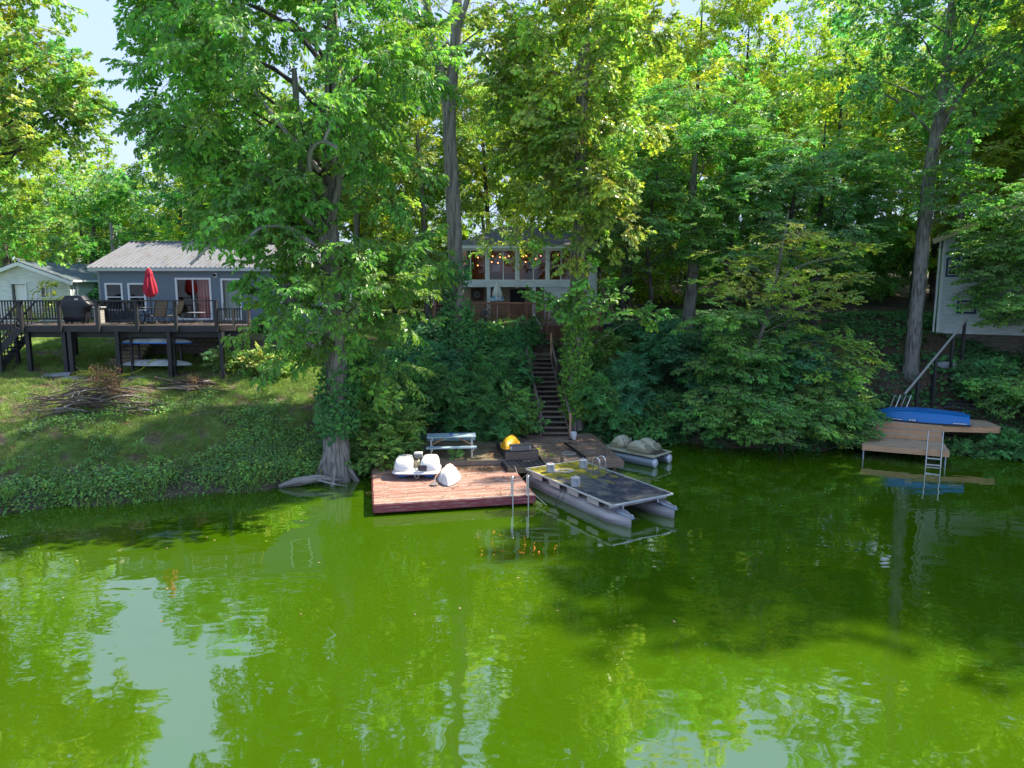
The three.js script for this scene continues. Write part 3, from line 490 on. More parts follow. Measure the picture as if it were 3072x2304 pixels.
// barbecue under a black cover
{
  const b = thing('covered_barbecue', 'barbecue under a black fabric cover standing on the raised deck', 'barbecue', [-19.75, DY, -32.4]);
  const ring = (w, dd, y, rx, n = 40, fold = 0) => Array.from({ length: n }, (_, k) => { const a = k / n * 6.2832, c = Math.cos(a), s = Math.sin(a), e = 0.5, f = 1 + fold * Math.sin(k * 2.7 + y * 3); return [Math.sign(c) * Math.pow(Math.abs(c), e) * w * f, y, -Math.sign(s) * Math.pow(Math.abs(s), e) * dd * f]; });
  part(b, 'cover', loft([ring(0.5, 0.28, 0.1, 0, 40, 0.03), ring(0.54, 0.3, 0.35, 0, 40, 0.035), ring(0.56, 0.3, 0.68, 0, 40, 0.02), ring(0.74, 0.32, 0.76, 0, 40, 0.012), ring(0.73, 0.31, 0.9, 0, 40, 0.01), ring(0.62, 0.3, 1.0), ring(0.42, 0.24, 1.24), ring(0.36, 0.2, 1.27)]), M.cover);
  part(b, 'label', bx(0.16, 0.09, 0.004), std([0.5, 0.52, 0.52], 0.5), [0.2, 1.1, 0.292], [-0.28, 0, -0.1]);
  for (const x of [-0.38, 0.38]) for (const z of [-0.2, 0.2]) part(b, 'wheel', place(cyl(0.06, 0.06, 0.04, 12), 0, 0, 0, Math.PI / 2), M.black, [x, 0.06, z]);
  part(b, 'shelf', bx(0.8, 0.05, 0.4), M.aluDull, [0, 0.13, 0]);
}
{
  const c = thing('deck_bin', 'narrow pale storage bin beside the covered barbecue', 'bin', [-18.62, DY, -32.2]);
  part(c, 'body', rbx(0.3, 0.68, 0.35, 0.03), std([0.34, 0.33, 0.3], 0.6), [0, 0.35, 0]); part(c, 'lid', rbx(0.42, 0.07, 0.42, 0.02), M.aluDull, [0.02, 0.74, 0]);
}
// red parasol through the patio table
{
  const u = thing('red_parasol', 'closed red patio parasol standing on the raised deck', 'parasol', [-16.35, DY, -32.4]);
  part(u, 'pole', cyl(0.022, 0.022, 2.5, 10), M.blackMetal, [0, 1.25, 0]); part(u, 'base', cyl(0.24, 0.27, 0.07, 20), M.black, [0, 0.04, 0]);
  const ring = (r, y, f, n = 32, e = 0) => Array.from({ length: n }, (_, k) => { const a = k / n * 6.2832, q = r * (1 + f * Math.cos(k / n * 6.2832 * 8) + e * Math.sin(a * 3)); return [Math.cos(a) * q, y + (f > 0.1 && r > 0.2 ? 0.05 * Math.cos(k * 1.57) : 0), -Math.sin(a) * q]; });
  part(u, 'canopy', loft([ring(0.12, 1.2, 0.1), ring(0.21, 1.28, 0.16), ring(0.29, 1.4, 0.14, 32, 0.05), ring(0.25, 1.7, 0.16, 32, 0.06), ring(0.19, 2.0, 0.16, 32, 0.05), ring(0.15, 2.16, 0.13), ring(0.16, 2.2, 0.1), ring(0.16, 2.24, 0.1), ring(0.11, 2.42, 0.05), ring(0.05, 2.48, 0)]), M.red);
  part(u, 'finial', new THREE.SphereGeometry(0.035, 8, 6), M.aluDull, [0, 2.5, 0]);
}
{
  const t = thing('patio_table', 'round dark metal patio table under the red parasol', 'table', [-16.35, DY, -32.4]);
  part(t, 'table_top', new THREE.TorusGeometry(0.5, 0.02, 6, 32).rotateX(Math.PI / 2), M.blackMetal, [0, 0.72, 0]); part(t, 'glass_top', new THREE.RingGeometry(0.03, 0.5, 32).rotateX(-Math.PI / 2), std([0.12, 0.13, 0.13], 0.15), [0, 0.725, 0]);
  for (let k = 0; k < 4; k++) { const a = k * 1.571 + 0.6; part(t, 'leg', cable([[0.42 * Math.cos(a), 0, 0.42 * Math.sin(a)], [0.25 * Math.cos(a), 0.35, 0.25 * Math.sin(a)], [0.44 * Math.cos(a), 0.71, 0.44 * Math.sin(a)]], 0.016, 10), M.blackMetal); }
  part(t, 'stretcher', new THREE.TorusGeometry(0.26, 0.012, 6, 24).rotateX(Math.PI / 2), M.blackMetal, [0, 0.36, 0]);
}
function slingChair(pos, turn, label, tilt, sling) {
  const c = thing('patio_chair', label, 'chair', pos, turn); const f = M.blackMetal;
  for (const s of [-1, 1]) {
    part(c, 'arm', cable([[s * 0.29, 0, 0.25], [s * 0.3, 0.35, 0.33], [s * 0.3, 0.62, 0.22], [s * 0.29, 0.64, -0.2]], 0.015, 14), f);
    part(c, 'leg', cable([[s * 0.29, 0.02, 0.25], [s * 0.29, 0.02, -0.3], [s * 0.28, 0.3, -0.22]], 0.015, 10), f);
    part(c, 'back_frame', cable([[s * 0.26, 0.38, 0.24], [s * 0.26, 0.33, -0.15], [s * 0.26, 0.7, -0.33], [s * 0.26, 1.02, -0.46]], 0.015, 14), f);
  }
  const prof = curve([[0, 0.38, 0.26], [0, 0.33, -0.1], [0, 0.42, -0.2], [0, 0.75, -0.35], [0, 1.03, -0.46]], 14), pos_ = [], idx = [];
  prof.forEach(p => pos_.push(-0.26, p.y, p.z, 0.26, p.y, p.z)); for (let i = 0; i < prof.length - 1; i++) idx.push(2 * i, 2 * i + 1, 2 * i + 2, 2 * i + 2, 2 * i + 1, 2 * i + 3);
  const g = new THREE.BufferGeometry(); g.setAttribute('position', new THREE.Float32BufferAttribute(pos_, 3)); g.setIndex(idx); g.computeVertexNormals(); part(c, 'sling', g, sling); c.rotation.x = tilt; return c;
}
slingChair([-16.85, DY + 0.02, -32.0], 2.1, 'metal patio chair with a tan sling tipped against the parasol table', -0.12, M.tanCushion);
slingChair([-15.85, DY + 0.02, -31.9], -2.3, 'metal patio chair with a grey-brown sling turned to the parasol table', -0.12, M.sling);
slingChair([-15.5, DY, -32.7], -1.7, 'metal patio chair with a dark sling close to the sliding door', 0, std([0.05, 0.045, 0.04], 0.7));
{
  const w = thing('wire_wheel_stand', 'round wire wheel shaped stand leaning beside the tipped patio chair', 'stand', [-17.65, DY, -31.7]);
  part(w, 'wheel_rim', new THREE.TorusGeometry(0.38, 0.013, 6, 36), M.blackMetal, [0, 0.39, 0], [0.2, 0.5, 0]); part(w, 'inner_ring', new THREE.TorusGeometry(0.2, 0.01, 6, 28), M.blackMetal, [0.1, 0.4, 0.04], [0.2, 0.5, 0]); part(w, 'hub', new THREE.SphereGeometry(0.05, 8, 6), M.black, [0.12, 0.42, 0.06]);
  for (let k = 0; k < 6; k++) { const a = k * 1.047; part(w, 'spoke', tube([[0.1, 0.41, 0.05], [0.36 * Math.cos(a) * 0.86, 0.39 + 0.36 * Math.sin(a), -0.15 * Math.cos(a)]], 0.008, 5), M.blackMetal); }
}
{
  const t = thing('bistro_table', 'small low folding bistro table on the raised deck by the sliding door', 'table', [-14.15, DY, -32.0]);
  part(t, 'table_top', rbx(0.62, 0.025, 0.45, 0.01), M.aluDull, [0, 0.52, 0]); for (const s of [-1, 1]) { part(t, 'leg', tube([[-0.24, 0, s * 0.16], [0.2, 0.51, s * 0.16]], 0.01, 6), M.blackMetal); part(t, 'leg', tube([[0.24, 0, s * 0.17], [-0.2, 0.51, s * 0.17]], 0.01, 6), M.blackMetal); }
}
{
  const c = thing('bistro_chair', 'slim black metal chair beside the small bistro table', 'chair', [-13.3, DY, -32.1], -0.5);
  part(c, 'seat', rbx(0.44, 0.02, 0.42, 0.008), M.blackMetal, [0, 0.46, 0]); for (const s of [-1, 1]) { part(c, 'leg', tube([[s * 0.21, 0, 0.2], [s * 0.2, 0.46, 0.19]], 0.012, 6), M.blackMetal); part(c, 'leg', tube([[s * 0.21, 0, -0.22], [s * 0.2, 0.46, -0.2], [s * 0.2, 0.95, -0.27]], 0.012, 6), M.blackMetal); }
  for (let k = 0; k < 4; k++) part(c, 'back_slat', tube([[-0.2, 0.62 + k * 0.11, -0.235], [0.2, 0.62 + k * 0.11, -0.235]], 0.009, 5), M.blackMetal);
}
// ---- under the deck: two kayaks on a rack, hose, timber steps, pot
function hullAt(L, beam, height, { bow = 1.4, stern = 1.4, fine = 0.75, transom = 0, p = 2.2, rise = 0.25, chine = 0 }, t, s) {
  const x = (t - 0.5) * L, e = t < 0.5 ? Math.pow(1 - Math.pow(1 - 2 * t, bow * 1.6), fine) : Math.max(transom, Math.pow(Math.max(0, 1 - Math.pow(2 * t - 1, stern * 1.6)), fine));
  const b = beam / 2 * Math.max(0.004, e), hh = height * (1 - rise * Math.pow(Math.abs(2 * t - 1), 2.5)) * Math.min(1, 0.15 + Math.pow(e, 0.4));
  return [x, hh * (1 - Math.pow(Math.abs(s), p) - (chine ? 0.04 * Math.cos(Math.abs(s) * 14) * (1 - Math.abs(s)) : 0)), b * s];
}
function hull(L, beam, height, o = {}) {                                  // upside-down boat shell along x, keel up
  const { n = 30, m = 14, transom = 0 } = o, pos = [], idx = [], uv = [];
  for (let i = 0; i <= n; i++) for (let k = 0; k <= m; k++) { const u = k / m * 2 - 1, q = hullAt(L, beam, height, o, i / n, Math.sign(u) * Math.pow(Math.abs(u), 0.7)); pos.push(...q); uv.push(q[0], q[2] * 2); }
  for (let i = 0; i < n; i++) for (let k = 0; k < m; k++) { const a = i * (m + 1) + k, c = a + m + 1; idx.push(a, a + 1, c, c, a + 1, c + 1); }
  const g = new THREE.BufferGeometry(); g.setAttribute('position', new THREE.Float32BufferAttribute(pos, 3)); g.setAttribute('uv', new THREE.Float32BufferAttribute(uv, 2)); g.setIndex(idx); g.computeVertexNormals();
  if (transom) { const o = n * (m + 1), cap = []; for (let k = 1; k < m; k++) cap.push(o, o + k, o + k + 1); const q = g.clone(); q.setIndex(cap); q.computeVertexNormals(); return merge([g, q]); }
  return g;
}
function rim(L, beam, o = {}) { const { bow = 1.4, stern = 1.4, fine = 0.75, transom = 0, r = 0.018, y = 0 } = o, a = [], b = []; for (let i = 0; i <= 24; i++) { const t = i / 24, e = t < 0.5 ? Math.pow(1 - Math.pow(1 - 2 * t, bow * 1.6), fine) : Math.max(transom, Math.pow(Math.max(0, 1 - Math.pow(2 * t - 1, stern * 1.6)), fine)); a.push(V((t - 0.5) * L, y, beam / 2 * e)); b.unshift(V((t - 0.5) * L, y, -beam / 2 * e)); } return tube([...a, ...b, a[0]], r, 6, { cap: false }); }
{
  const r = thing('kayak_rack', 'dark timber kayak rack standing under the raised deck', 'rack', [-15.85, 0, -31.6]);
  for (const x of [-0.95, 0.95]) { const g = groundY(-15.85 + x, -31.8) - 0.1; for (const z of [-0.3, 0.3]) part(r, 'upright', bx(0.09, 4.75 - g, 0.09), W.stain[0], [x, (4.75 + g) / 2, z]); for (const y of [3.38, 4.36]) part(r, 'arm', bx(0.08, 0.07, 0.78), W.stain[1], [x, y, 0]); }
  const k1 = thing('stored_kayak', 'grey-white kayak with blue rim on the upper arms of the rack', 'kayak', [-15.8, 4.42, -31.6]); part(k1, 'hull', hull(3.1, 0.72, 0.24, { rise: 0.5 }), M.kayakPale); part(k1, 'rim', rim(3.1, 0.74, { r: 0.03 }), M.hullBlue);
  const k2 = thing('stored_kayak', 'grey-white kayak on the lower arms of the rack', 'kayak', [-15.85, 3.43, -31.6]); part(k2, 'hull', hull(3.1, 0.75, 0.24, { rise: 0.5 }), M.kayakPale); part(k2, 'rim', rim(3.1, 0.76, { r: 0.022 }), M.kayakPale);
}
{
  const gy = (x, z) => groundY(x, z), pts = []; const r = rng(12);
  for (let k = 0; k < 60; k++) { const a = k * 0.9, q = 0.25 + 0.45 * r(); const x = -17.9 + Math.cos(a) * q * 2.0, z = -30.85 + Math.sin(a) * q * 0.5; pts.push(V(x, gy(x, z) + 0.05 + r() * 0.1, z)); }
  for (const [x, y, z] of [[-16.9, 0.1, -31], [-16.4, 0.2, -31.2], [-16.1, 0.5, -31.3], [-15.8, 0.62, -31.4]]) pts.push(V(x, gy(x, z) + y, z));
  const h = thing('garden_hose', 'yellow-green garden hose heaped in loops on the lawn under the raised deck', 'hose'); part(h, 'hose', tube(curve(pts, 420), 0.016, 6), M.hose);
  part(h, 'loop', new THREE.TorusGeometry(0.14, 0.016, 6, 28), M.hose, [-18.35, gy(-18.3, -30.8) + 0.2, -30.8], [0.2, 0, 0]);
}
{
  const s = thing('timber_steps', 'stepped stack of dark landscape timbers beside the house foundation', 'steps', [-18.2, 0, -32.9]);
  for (let k = 0; k < 7; k++) { const y = groundY(-18.6, -32.5) - 0.1 + k * 0.16; for (let j = 0; j < 2; j++) part(s, 'timber', bx(1.7 - k * 0.16, 0.15, 0.2, k % 4), W.moss[(k + j) % 3], [0.1 + k * 0.12, y, 0.5 - k * 0.16 - j * 0.22]); }
  const y = groundY(-18.6, -32.5) - 0.1 + 6 * 0.16 + 0.08, p = thing('plant_tub', 'black round tub on top of the timber steps', 'tub', [-17.75, y, -33.25]);
  part(p, 'tub', new THREE.LatheGeometry([[0, 0], [0.22, 0], [0.26, 0.2], [0.28, 0.22], [0.24, 0.21], [0.2, 0.04]].map(a => new THREE.Vector2(...a)), 20), M.black);
}
for (const [x, z, w, d, a, l] of [[-19.8, -30.7, 1.1, 0.55, 0.3, 'flat grey stone slab lying by the paired deck posts'], [-18.9, -30.2, 0.9, 0.4, -0.2, 'thin stone slab between the paired deck posts and the hose'], [-16.2, -30.4, 0.7, 0.4, 0.1, 'small stone slab lying beneath the kayak rack']]) {
  const s = top('stone_slab', rbx(w, 0.08, d, 0.03), M.concrete, l, 'slab'); s.position.set(x, groundY(x, z) + 0.04, z); s.rotation.set(0.12, a, 0.02);
}
{ const x = -12.9, z = -31.4, t = top('bed_timber', bx(2.9, 0.16, 0.14), W.tread[1], 'long landscape timber edging the leafy bed under the deck', 'timber'); t.position.set(x, groundY(x, z) + 0.1, z); t.rotation.z = 0.02; }
// ---------------------------------------------------------------- docks on the lake
function plankDeck(d, w, depth, y, mats, pw, { along = 'x', gap = 0.008, th = 0.04, jit = 0.004, seed = 1 } = {}) {   // local: x 0..w, z 0..-depth, top at y
  const r = rng(seed), n = Math.round((along === 'x' ? depth : w) / pw);
  for (let k = 0; k < n; k++) {
    const t = (k + 0.5) * pw;
    if (along === 'x') part(d, 'plank', bx(w, th, pw - gap, k % 5), pick(mats, r), [w / 2 + (r() - 0.5) * 0.02, y - th / 2 + (r() - 0.5) * jit, -t]);
    else part(d, 'plank', bx(pw - gap, th, depth, k % 5), pick(mats, r), [t, y - th / 2 + (r() - 0.5) * jit, -depth / 2]);
  }
}
const RED_TURN = 0.205;                                                    // the red dock is turned a little
{
  const d = thing('red_dock', 'weathered red painted floating dock beside the pontoon platform', 'dock', [-4.2, 0, -20.95], RED_TURN);
  plankDeck(d, 5.02, 4.36, 0.35, W.red, 0.145, { seed: 3 });
  part(d, 'side_board', bx(5.06, 0.24, 0.045), W.redSide[0], [2.51, 0.2, 0.01]); part(d, 'side_board', bx(0.045, 0.24, 4.3), W.redSide[0], [-0.02, 0.2, -2.2]); part(d, 'side_board', bx(0.045, 0.24, 4.3), W.redSide[0], [5.05, 0.2, -2.2]); part(d, 'side_board', bx(5.06, 0.24, 0.045), W.redSide[0], [2.51, 0.2, -4.4]);
  for (const x of [0.7, 2.5, 4.3]) part(d, 'float', rbx(0.9, 0.4, 3.6, 0.08), M.black, [x, -0.08, -2.2]);
}
// swim ladder on the red dock
{
  const c = Math.cos(RED_TURN), s = Math.sin(RED_TURN), at = (x, z) => [-4.2 + x * c + z * s, -20.95 - x * s + z * c];
  const [lx, lz] = at(4.28, 0.05); const l = thing('swim_ladder', 'two hooped aluminium rails of a swim ladder on the red dock edge', 'ladder', [lx, 0, lz], RED_TURN);
  for (const x of [0, 0.5]) { const a = []; for (let k = 0; k <= 10; k++) { const t = k / 10 * Math.PI; a.push(V(x, 0.92 + 0.1 * Math.sin(t), -0.18 + 0.1 - 0.1 * Math.cos(t) + 0.1)); } part(l, 'rail', tube([V(x, 0.34, -0.08), V(x, 0.8, -0.08), ...a, V(x, 0.7, 0.12), V(x, -0.8, 0.14)], 0.022, 8), M.alu); part(l, 'bracket', bx(0.1, 0.02, 0.14), M.aluDull, [x, 0.36, -0.06]); }
  for (const y of [-0.15, -0.45]) part(l, 'rung', tube([[0, y, 0.14], [0.5, y, 0.14]], 0.018, 6), M.alu);
  const rope_ = thing('ladder_rope', 'thin pale rope hanging between the swim ladder rails', 'rope', [lx, 0, lz], RED_TURN); part(rope_, 'rope', cable([[0, 0.75, -0.06], [0.15, 0.55, -0.05], [0.5, 0.4, -0.06], [0.7, 0.36, -0.1], [1.1, 0.02, 0.1]], 0.008), M.rope);
}
// brown fixed docks
const BD = 0.56;
{
  const d = thing('brown_dock', 'mossy brown plank dock under the picnic table', 'dock', [-5.0, 0, -25.35], 0.07);
  plankDeck(d, 4.75, 3.3, BD, W.moss, 0.15, { seed: 5 }); part(d, 'side_board', bx(4.8, 0.18, 0.045), W.tread[0], [2.38, BD - 0.1, 0.01]); part(d, 'lower_board', bx(4.7, 0.2, 0.045), W.redSide[0], [2.38, BD - 0.29, -0.05]);
  for (const [x, z] of [[0.3, -0.4], [2.4, -0.4], [4.4, -0.4], [0.3, -3], [4.4, -3]]) part(d, 'pile', bx(0.14, 1.6, 0.14), W.tread[1], [x, -0.3, z]);
}
{
  const d = thing('stair_dock', 'weathered brown plank dock at the foot of the long stairs', 'dock', [1.2, 0, -25.4], 0.13);
  plankDeck(d, 2.95, 4.9, 0.5, W.brown, 0.145, { seed: 7 });
  part(d, 'side_board', bx(1.6, 0.22, 0.045), W.tread[1], [0.8, 0.37, 0.02]); part(d, 'side_board', bx(1.35, 0.22, 0.045), W.brown[0], [2.3, 0.36, 0.022]); part(d, 'side_board', bx(0.045, 0.22, 4.9), W.brown[1], [2.98, 0.36, -2.45]);
  for (const [x, z] of [[0.3, -0.3], [2.7, -0.3], [0.3, -2.5], [2.7, -2.5], [2.7, -4.5]]) part(d, 'pile', bx(0.14, 1.7, 0.14), W.tread[1], [x, -0.38, z]);
  part(d, 'mooring_post', bx(0.11, 0.42, 0.09), W.moss[0], [0.62, 0.52, 0.09]);
  const f = thing('back_dock', 'shaded brown plank dock section behind the raised box', 'dock', [-0.55, 0, -26.7], 0.1); plankDeck(f, 1.95, 3.1, 0.47, W.brown, 0.145, { seed: 8 }); for (const [x, z] of [[0.2, -0.3], [1.7, -0.3], [0.2, -2.8], [1.7, -2.8]]) part(f, 'pile', bx(0.12, 1.5, 0.12), W.tread[1], [x, -0.3, z]);
}
{
  const d = thing('dark_ramp', 'dark short plank landing with wide gaps beside the raised box', 'dock', [-0.16, 0, -24.72], 0.24);
  plankDeck(d, 1.42, 1.1, 0.52, W.black, 0.178, { along: 'z', gap: 0.03, seed: 9 });
  part(d, 'side_board', bx(1.42, 0.2, 0.05), W.moss[1], [0.71, 0.38, 0.01]); part(d, 'side_board', bx(0.05, 0.2, 1.1), W.stain[0], [0.0, 0.38, -0.55]); part(d, 'frame_board', bx(1.4, 0.1, 0.05), W.stain[0], [0.71, 0.42, -1.05]); for (const x of [0.1, 1.3]) part(d, 'pile', bx(0.1, 1.2, 0.1), W.stain[0], [x, -0.2, -0.5]);
}
{
  const d = thing('raised_box', 'low dark plank box carrying the yellow kayak', 'platform', [-0.25, 0, -25.75], 0.2);
  plankDeck(d, 1.25, 1.75, 0.86, W.black, 0.14, { seed: 10 }); part(d, 'side_board', bx(1.25, 0.3, 0.04), W.tread[1], [0.625, 0.67, 0.01]); part(d, 'side_board', bx(0.04, 0.3, 1.75), W.stain[0], [0, 0.67, -0.87]); part(d, 'side_board', bx(0.04, 0.3, 1.75), W.tread[1], [1.25, 0.67, -0.87]); part(d, 'side_board', bx(1.25, 0.3, 0.04), W.stain[1], [0.625, 0.67, -1.76]);
}
// picnic table
{
  const t = thing('picnic_table', 'pale blue painted picnic table on the mossy brown dock', 'picnic table', [-2.3, BD, -26.45], 0.09);
  for (let k = 0; k < 4; k++) part(t, 'top_plank', bx(1.84, 0.04, 0.175, k), W.table[k % 2], [0, 0.75, -0.27 + k * 0.18]);
  for (const s of [-1, 1]) part(t, 'bench_plank', bx(1.86, 0.04, 0.26, s + 1), W.table[s > 0 ? 0 : 1], [0, 0.44, s * 0.68]);
  for (const x of [-0.76, 0.76]) { for (const s of [-1, 1]) bar(t, 'leg', [x, 0, s * 0.62], [x, 0.73, s * 0.2], 0.05, 0.1, W.tableLeg[0]); part(t, 'bench_bearer', bx(0.045, 0.09, 1.56), W.tableLeg[0], [x + 0.05, 0.37, 0]); part(t, 'top_bearer', bx(0.045, 0.09, 0.72), W.tableLeg[0], [x + 0.05, 0.685, 0]); bar(t, 'brace', [x, 0.4, 0], [x > 0 ? 0.18 : -0.18, 0.7, 0], 0.03, 0.05, W.cedar[0]); }
  const b = top('blue_cup', new THREE.LatheGeometry([[0, 0], [0.05, 0], [0.09, 0.03], [0.085, 0.032], [0.045, 0.008], [0, 0.006]].map(a => new THREE.Vector2(...a)), 14), M.hullBlue, 'small blue dish on the picnic table top', 'dish'); b.position.set(-2.3, BD + 0.77, -26.55);
}
// yellow kayak leaning over the box
{
  const k = thing('yellow_kayak', 'yellow plastic kayak lying upside down on the dark raised box', 'kayak', [-0.07, 0.88, -26.75], 1.38);
  k.scale.setScalar(0.88); part(k, 'hull', hull(1.95, 0.78, 0.36, { p: 2.3, rise: 0.45, fine: 0.7, bow: 1.2, stern: 1.2, chine: 1 }), M.yellow); part(k, 'rim', rim(1.95, 0.79, { fine: 0.7, bow: 1.2, stern: 1.2, r: 0.02, y: 0.02 }), M.yellow);
  part(k, 'keel', cable([[-0.93, 0.12, 0], [-0.55, 0.325, 0], [0, 0.35, 0], [0.55, 0.325, 0], [0.93, 0.12, 0]], 0.022, 14), M.yellow);
}
{
  const b = thing('metal_toolbox', 'long grey metal box on the front of the raised box', 'toolbox', [0.3, 0.86, -25.92], 0.2);
  part(b, 'body', rbx(0.78, 0.2, 0.22, 0.015), M.greyBox, [0, 0.1, 0]); part(b, 'lid', rbx(0.8, 0.04, 0.24, 0.01), std([0.09, 0.085, 0.085], 0.5, { metalness: 0.4 }), [0, 0.215, 0]); for (const x of [-0.36, 0.36]) { part(b, 'corner_plate', bx(0.06, 0.12, 0.01), M.alu, [x, 0.12, 0.113]); }
}
{
  const b = thing('white_bucket', 'small white paint bucket at the foot of the stairs', 'bucket', [2.6, 0.5, -29.45]); part(b, 'bucket', new THREE.LatheGeometry([[0, 0], [0.11, 0], [0.14, 0.29], [0.15, 0.3], [0.135, 0.29], [0.105, 0.02]].map(a => new THREE.Vector2(...a)), 18), M.white); part(b, 'handle', new THREE.TorusGeometry(0.14, 0.005, 5, 20, Math.PI), M.alu, [0, 0.28, 0], [0.9, 0, 0]);
}
{
  const p = thing('steel_post', 'dark metal boat winch post lying on the stair dock', 'post'); part(p, 'post', tube([[2.14, 0.6, -28.3], [2.73, 0.58, -26.0]], 0.055, 8), M.black); part(p, 'handle', cable([[2.14, 0.62, -28.3], [2.3, 0.68, -28.6], [2.45, 0.72, -28.5], [2.4, 0.66, -28.25], [2.2, 0.62, -28.2]], 0.025, 14), M.black);
  part(p, 'foot_plate', bx(0.2, 0.02, 0.2), M.black, [2.74, 0.52, -25.98]);
}
for (const [pts, l] of [[[[1.9, 0.53, -26.6], [2.2, 0.54, -26.5], [2.5, 0.53, -26.8], [2.2, 0.54, -27.0], [1.9, 0.53, -26.8], [2.3, 0.55, -26.6], [2.6, 0.53, -26.9]], 'tangled pale rope lying on the stair dock planks'], [[[0.1, 0.55, -24.75], [0.3, 0.2, -24.4], [0.6, 0.45, -24.3], [0.9, 0.66, -24.25], [1.5, 0.66, -24.35]], 'mooring rope from the dark ramp to the pontoon platform'], [[[1.9, 0.7, -25.35], [2.2, 0.5, -24.9], [2.4, 0.66, -24.5], [2.5, 0.68, -24.3]], 'mooring rope tied at the wooden mooring post']]) { const r = thing('rope', l, 'rope'); part(r, 'rope', cable(pts, 0.011, 60), M.rope); }
{
  const p = thing('mushroom_anchor', 'small grey mushroom anchor lying in front of the white dinghy', 'anchor', [-2.6, 0.36, -23.0], 0.2);
  part(p, 'disc', new THREE.LatheGeometry([[0, 0], [0.1, 0.005], [0.14, 0.03], [0.13, 0.05], [0.06, 0.035], [0, 0.03]].map(a => new THREE.Vector2(...a)), 18), M.greyPlastic); part(p, 'shank', tube([[0, 0.03, 0], [0.04, 0.22, -0.06]], 0.015, 6), M.alu); part(p, 'line', cable([[0.04, 0.22, -0.06], [0.0, 0.05, -0.3], [0.05, 0.02, -0.5]], 0.008, 10), M.rope);
}
// white and blue pedal boat
{
  const b = thing('pedal_boat', 'white pedal boat with blue lower hull sitting on the red dock', 'pedal boat', [-3.32, 0.3, -24.25], 0.02);
  const lobe = (x, w) => { const r = (zz, hw, y0) => [[x - hw, 0.26, zz], [x - hw * 0.9, y0 + 0.06, zz], [x - hw * 0.4, y0, zz], [x + hw * 0.4, y0, zz], [x + hw * 0.9, y0 + 0.06, zz], [x + hw, 0.26, zz]]; return loft([r(0.52, w * 0.5, 0.16), r(0.42, w * 0.85, 0.1), r(0.15, w, 0.055), r(-0.3, w, 0.055), r(-0.55, w * 0.7, 0.12)]); };
  for (const x of [-0.46, 0.46]) part(b, 'lower_hull', lobe(x, 0.26), M.hullBlue);
  const rr2 = (w, d, y, n = 40, e = 0.38) => Array.from({ length: n }, (_, k) => { const a = k / n * 6.2832, c = Math.cos(a), s = Math.sin(a); return [Math.sign(c) * Math.pow(Math.abs(c), e) * w, y, -Math.sign(s) * Math.pow(Math.abs(s), e) * d]; });
  part(b, 'blue_tray', loft([rr2(0.7, 0.58, 0.2), rr2(0.76, 0.63, 0.265)]), M.hullBlue);
  part(b, 'deck_rim', loft([rr2(0.8, 0.66, 0.25), rr2(0.82, 0.68, 0.27), rr2(0.82, 0.68, 0.3), rr2(0.76, 0.62, 0.34)]), M.hullWhite);
  for (const x of [-0.45, 0.45]) {
    const ring = (w, d, y, dz) => rr2(w, d, y, 36, 0.5).map(([a, c, e]) => [a + x, c, e + dz]);
    const s = part(b, 'seat_shell', loft([ring(0.33, 0.56, 0.3, 0), ring(0.325, 0.55, 0.45, -0.01), ring(0.3, 0.5, 0.6, -0.05), ring(0.26, 0.42, 0.68, -0.09), ring(0.17, 0.28, 0.72, -0.12)]), M.hullWhite);
    for (let k = -1; k <= 1; k++) part(s, 'groove', cable([[x + k * 0.13 + 0.02, 0.705 - Math.abs(k) * 0.015, -0.38], [x + k * 0.13, 0.722 - Math.abs(k) * 0.012, -0.12], [x + k * 0.13 - 0.01, 0.665, 0.2], [x + k * 0.13 - 0.015, 0.62, 0.34]], 0.013, 10), M.dark);
  }
  part(b, 'centre_seat', rbx(0.3, 0.16, 0.22, 0.05), M.greyPlastic, [0.0, 0.66, -0.42]); part(b, 'seat_pad', rbx(0.3, 0.06, 0.24, 0.03), M.hullWhite, [0, 0.76, -0.42]); part(b, 'console', rbx(0.2, 0.22, 0.3, 0.03), std([0.42, 0.36, 0.22], 0.7), [0, 0.42, -0.15]);
  part(b, 'lever', cable([[0.05, 0.35, 0.1], [0.08, 0.52, 0.0], [0.04, 0.62, -0.1]], 0.016, 8), std([0.55, 0.5, 0.36], 0.6)); part(b, 'pedal', bx(0.1, 0.03, 0.06), M.greyPlastic, [-0.05, 0.56, -0.05]);
  part(b, 'dark_panel', bx(0.3, 0.19, 0.02), std([0.05, 0.045, 0.06], 0.5), [0.24, 0.47, 0.58]); part(b, 'cup', cyl(0.055, 0.05, 0.1, 14), M.hullWhite, [0.07, 0.38, 0.55]); part(b, 'tow_ring', new THREE.TorusGeometry(0.07, 0.008, 6, 16), M.rope, [0.06, 0.22, 0.69]);
}
{
  const d = thing('white_dinghy', 'small white pointed dinghy lying upside down beside the pedal boat', 'dinghy', [-2.18, 0.37, -23.95], 1.62);
  part(d, 'hull', hull(2.2, 0.82, 0.36, { p: 2.1, rise: 0.4, fine: 0.75, bow: 1.15, stern: 1.15 }), M.hullWhite); part(d, 'rim', rim(2.2, 0.83, { fine: 0.75, bow: 1.15, stern: 1.15, r: 0.014 }), M.greyPlastic); part(d, 'keel', cable([[-1.06, 0.1, 0], [-0.6, 0.33, 0], [0, 0.355, 0], [0.6, 0.33, 0], [1.06, 0.1, 0]], 0.018, 16), M.hullWhite);
  for (const s of [-1, 1]) part(d, 'strake', cable([[0.15, 0.325, s * 0.14], [0.5, 0.3, s * 0.13]], 0.012, 6), std([0.3, 0.24, 0.18], 0.8));
}
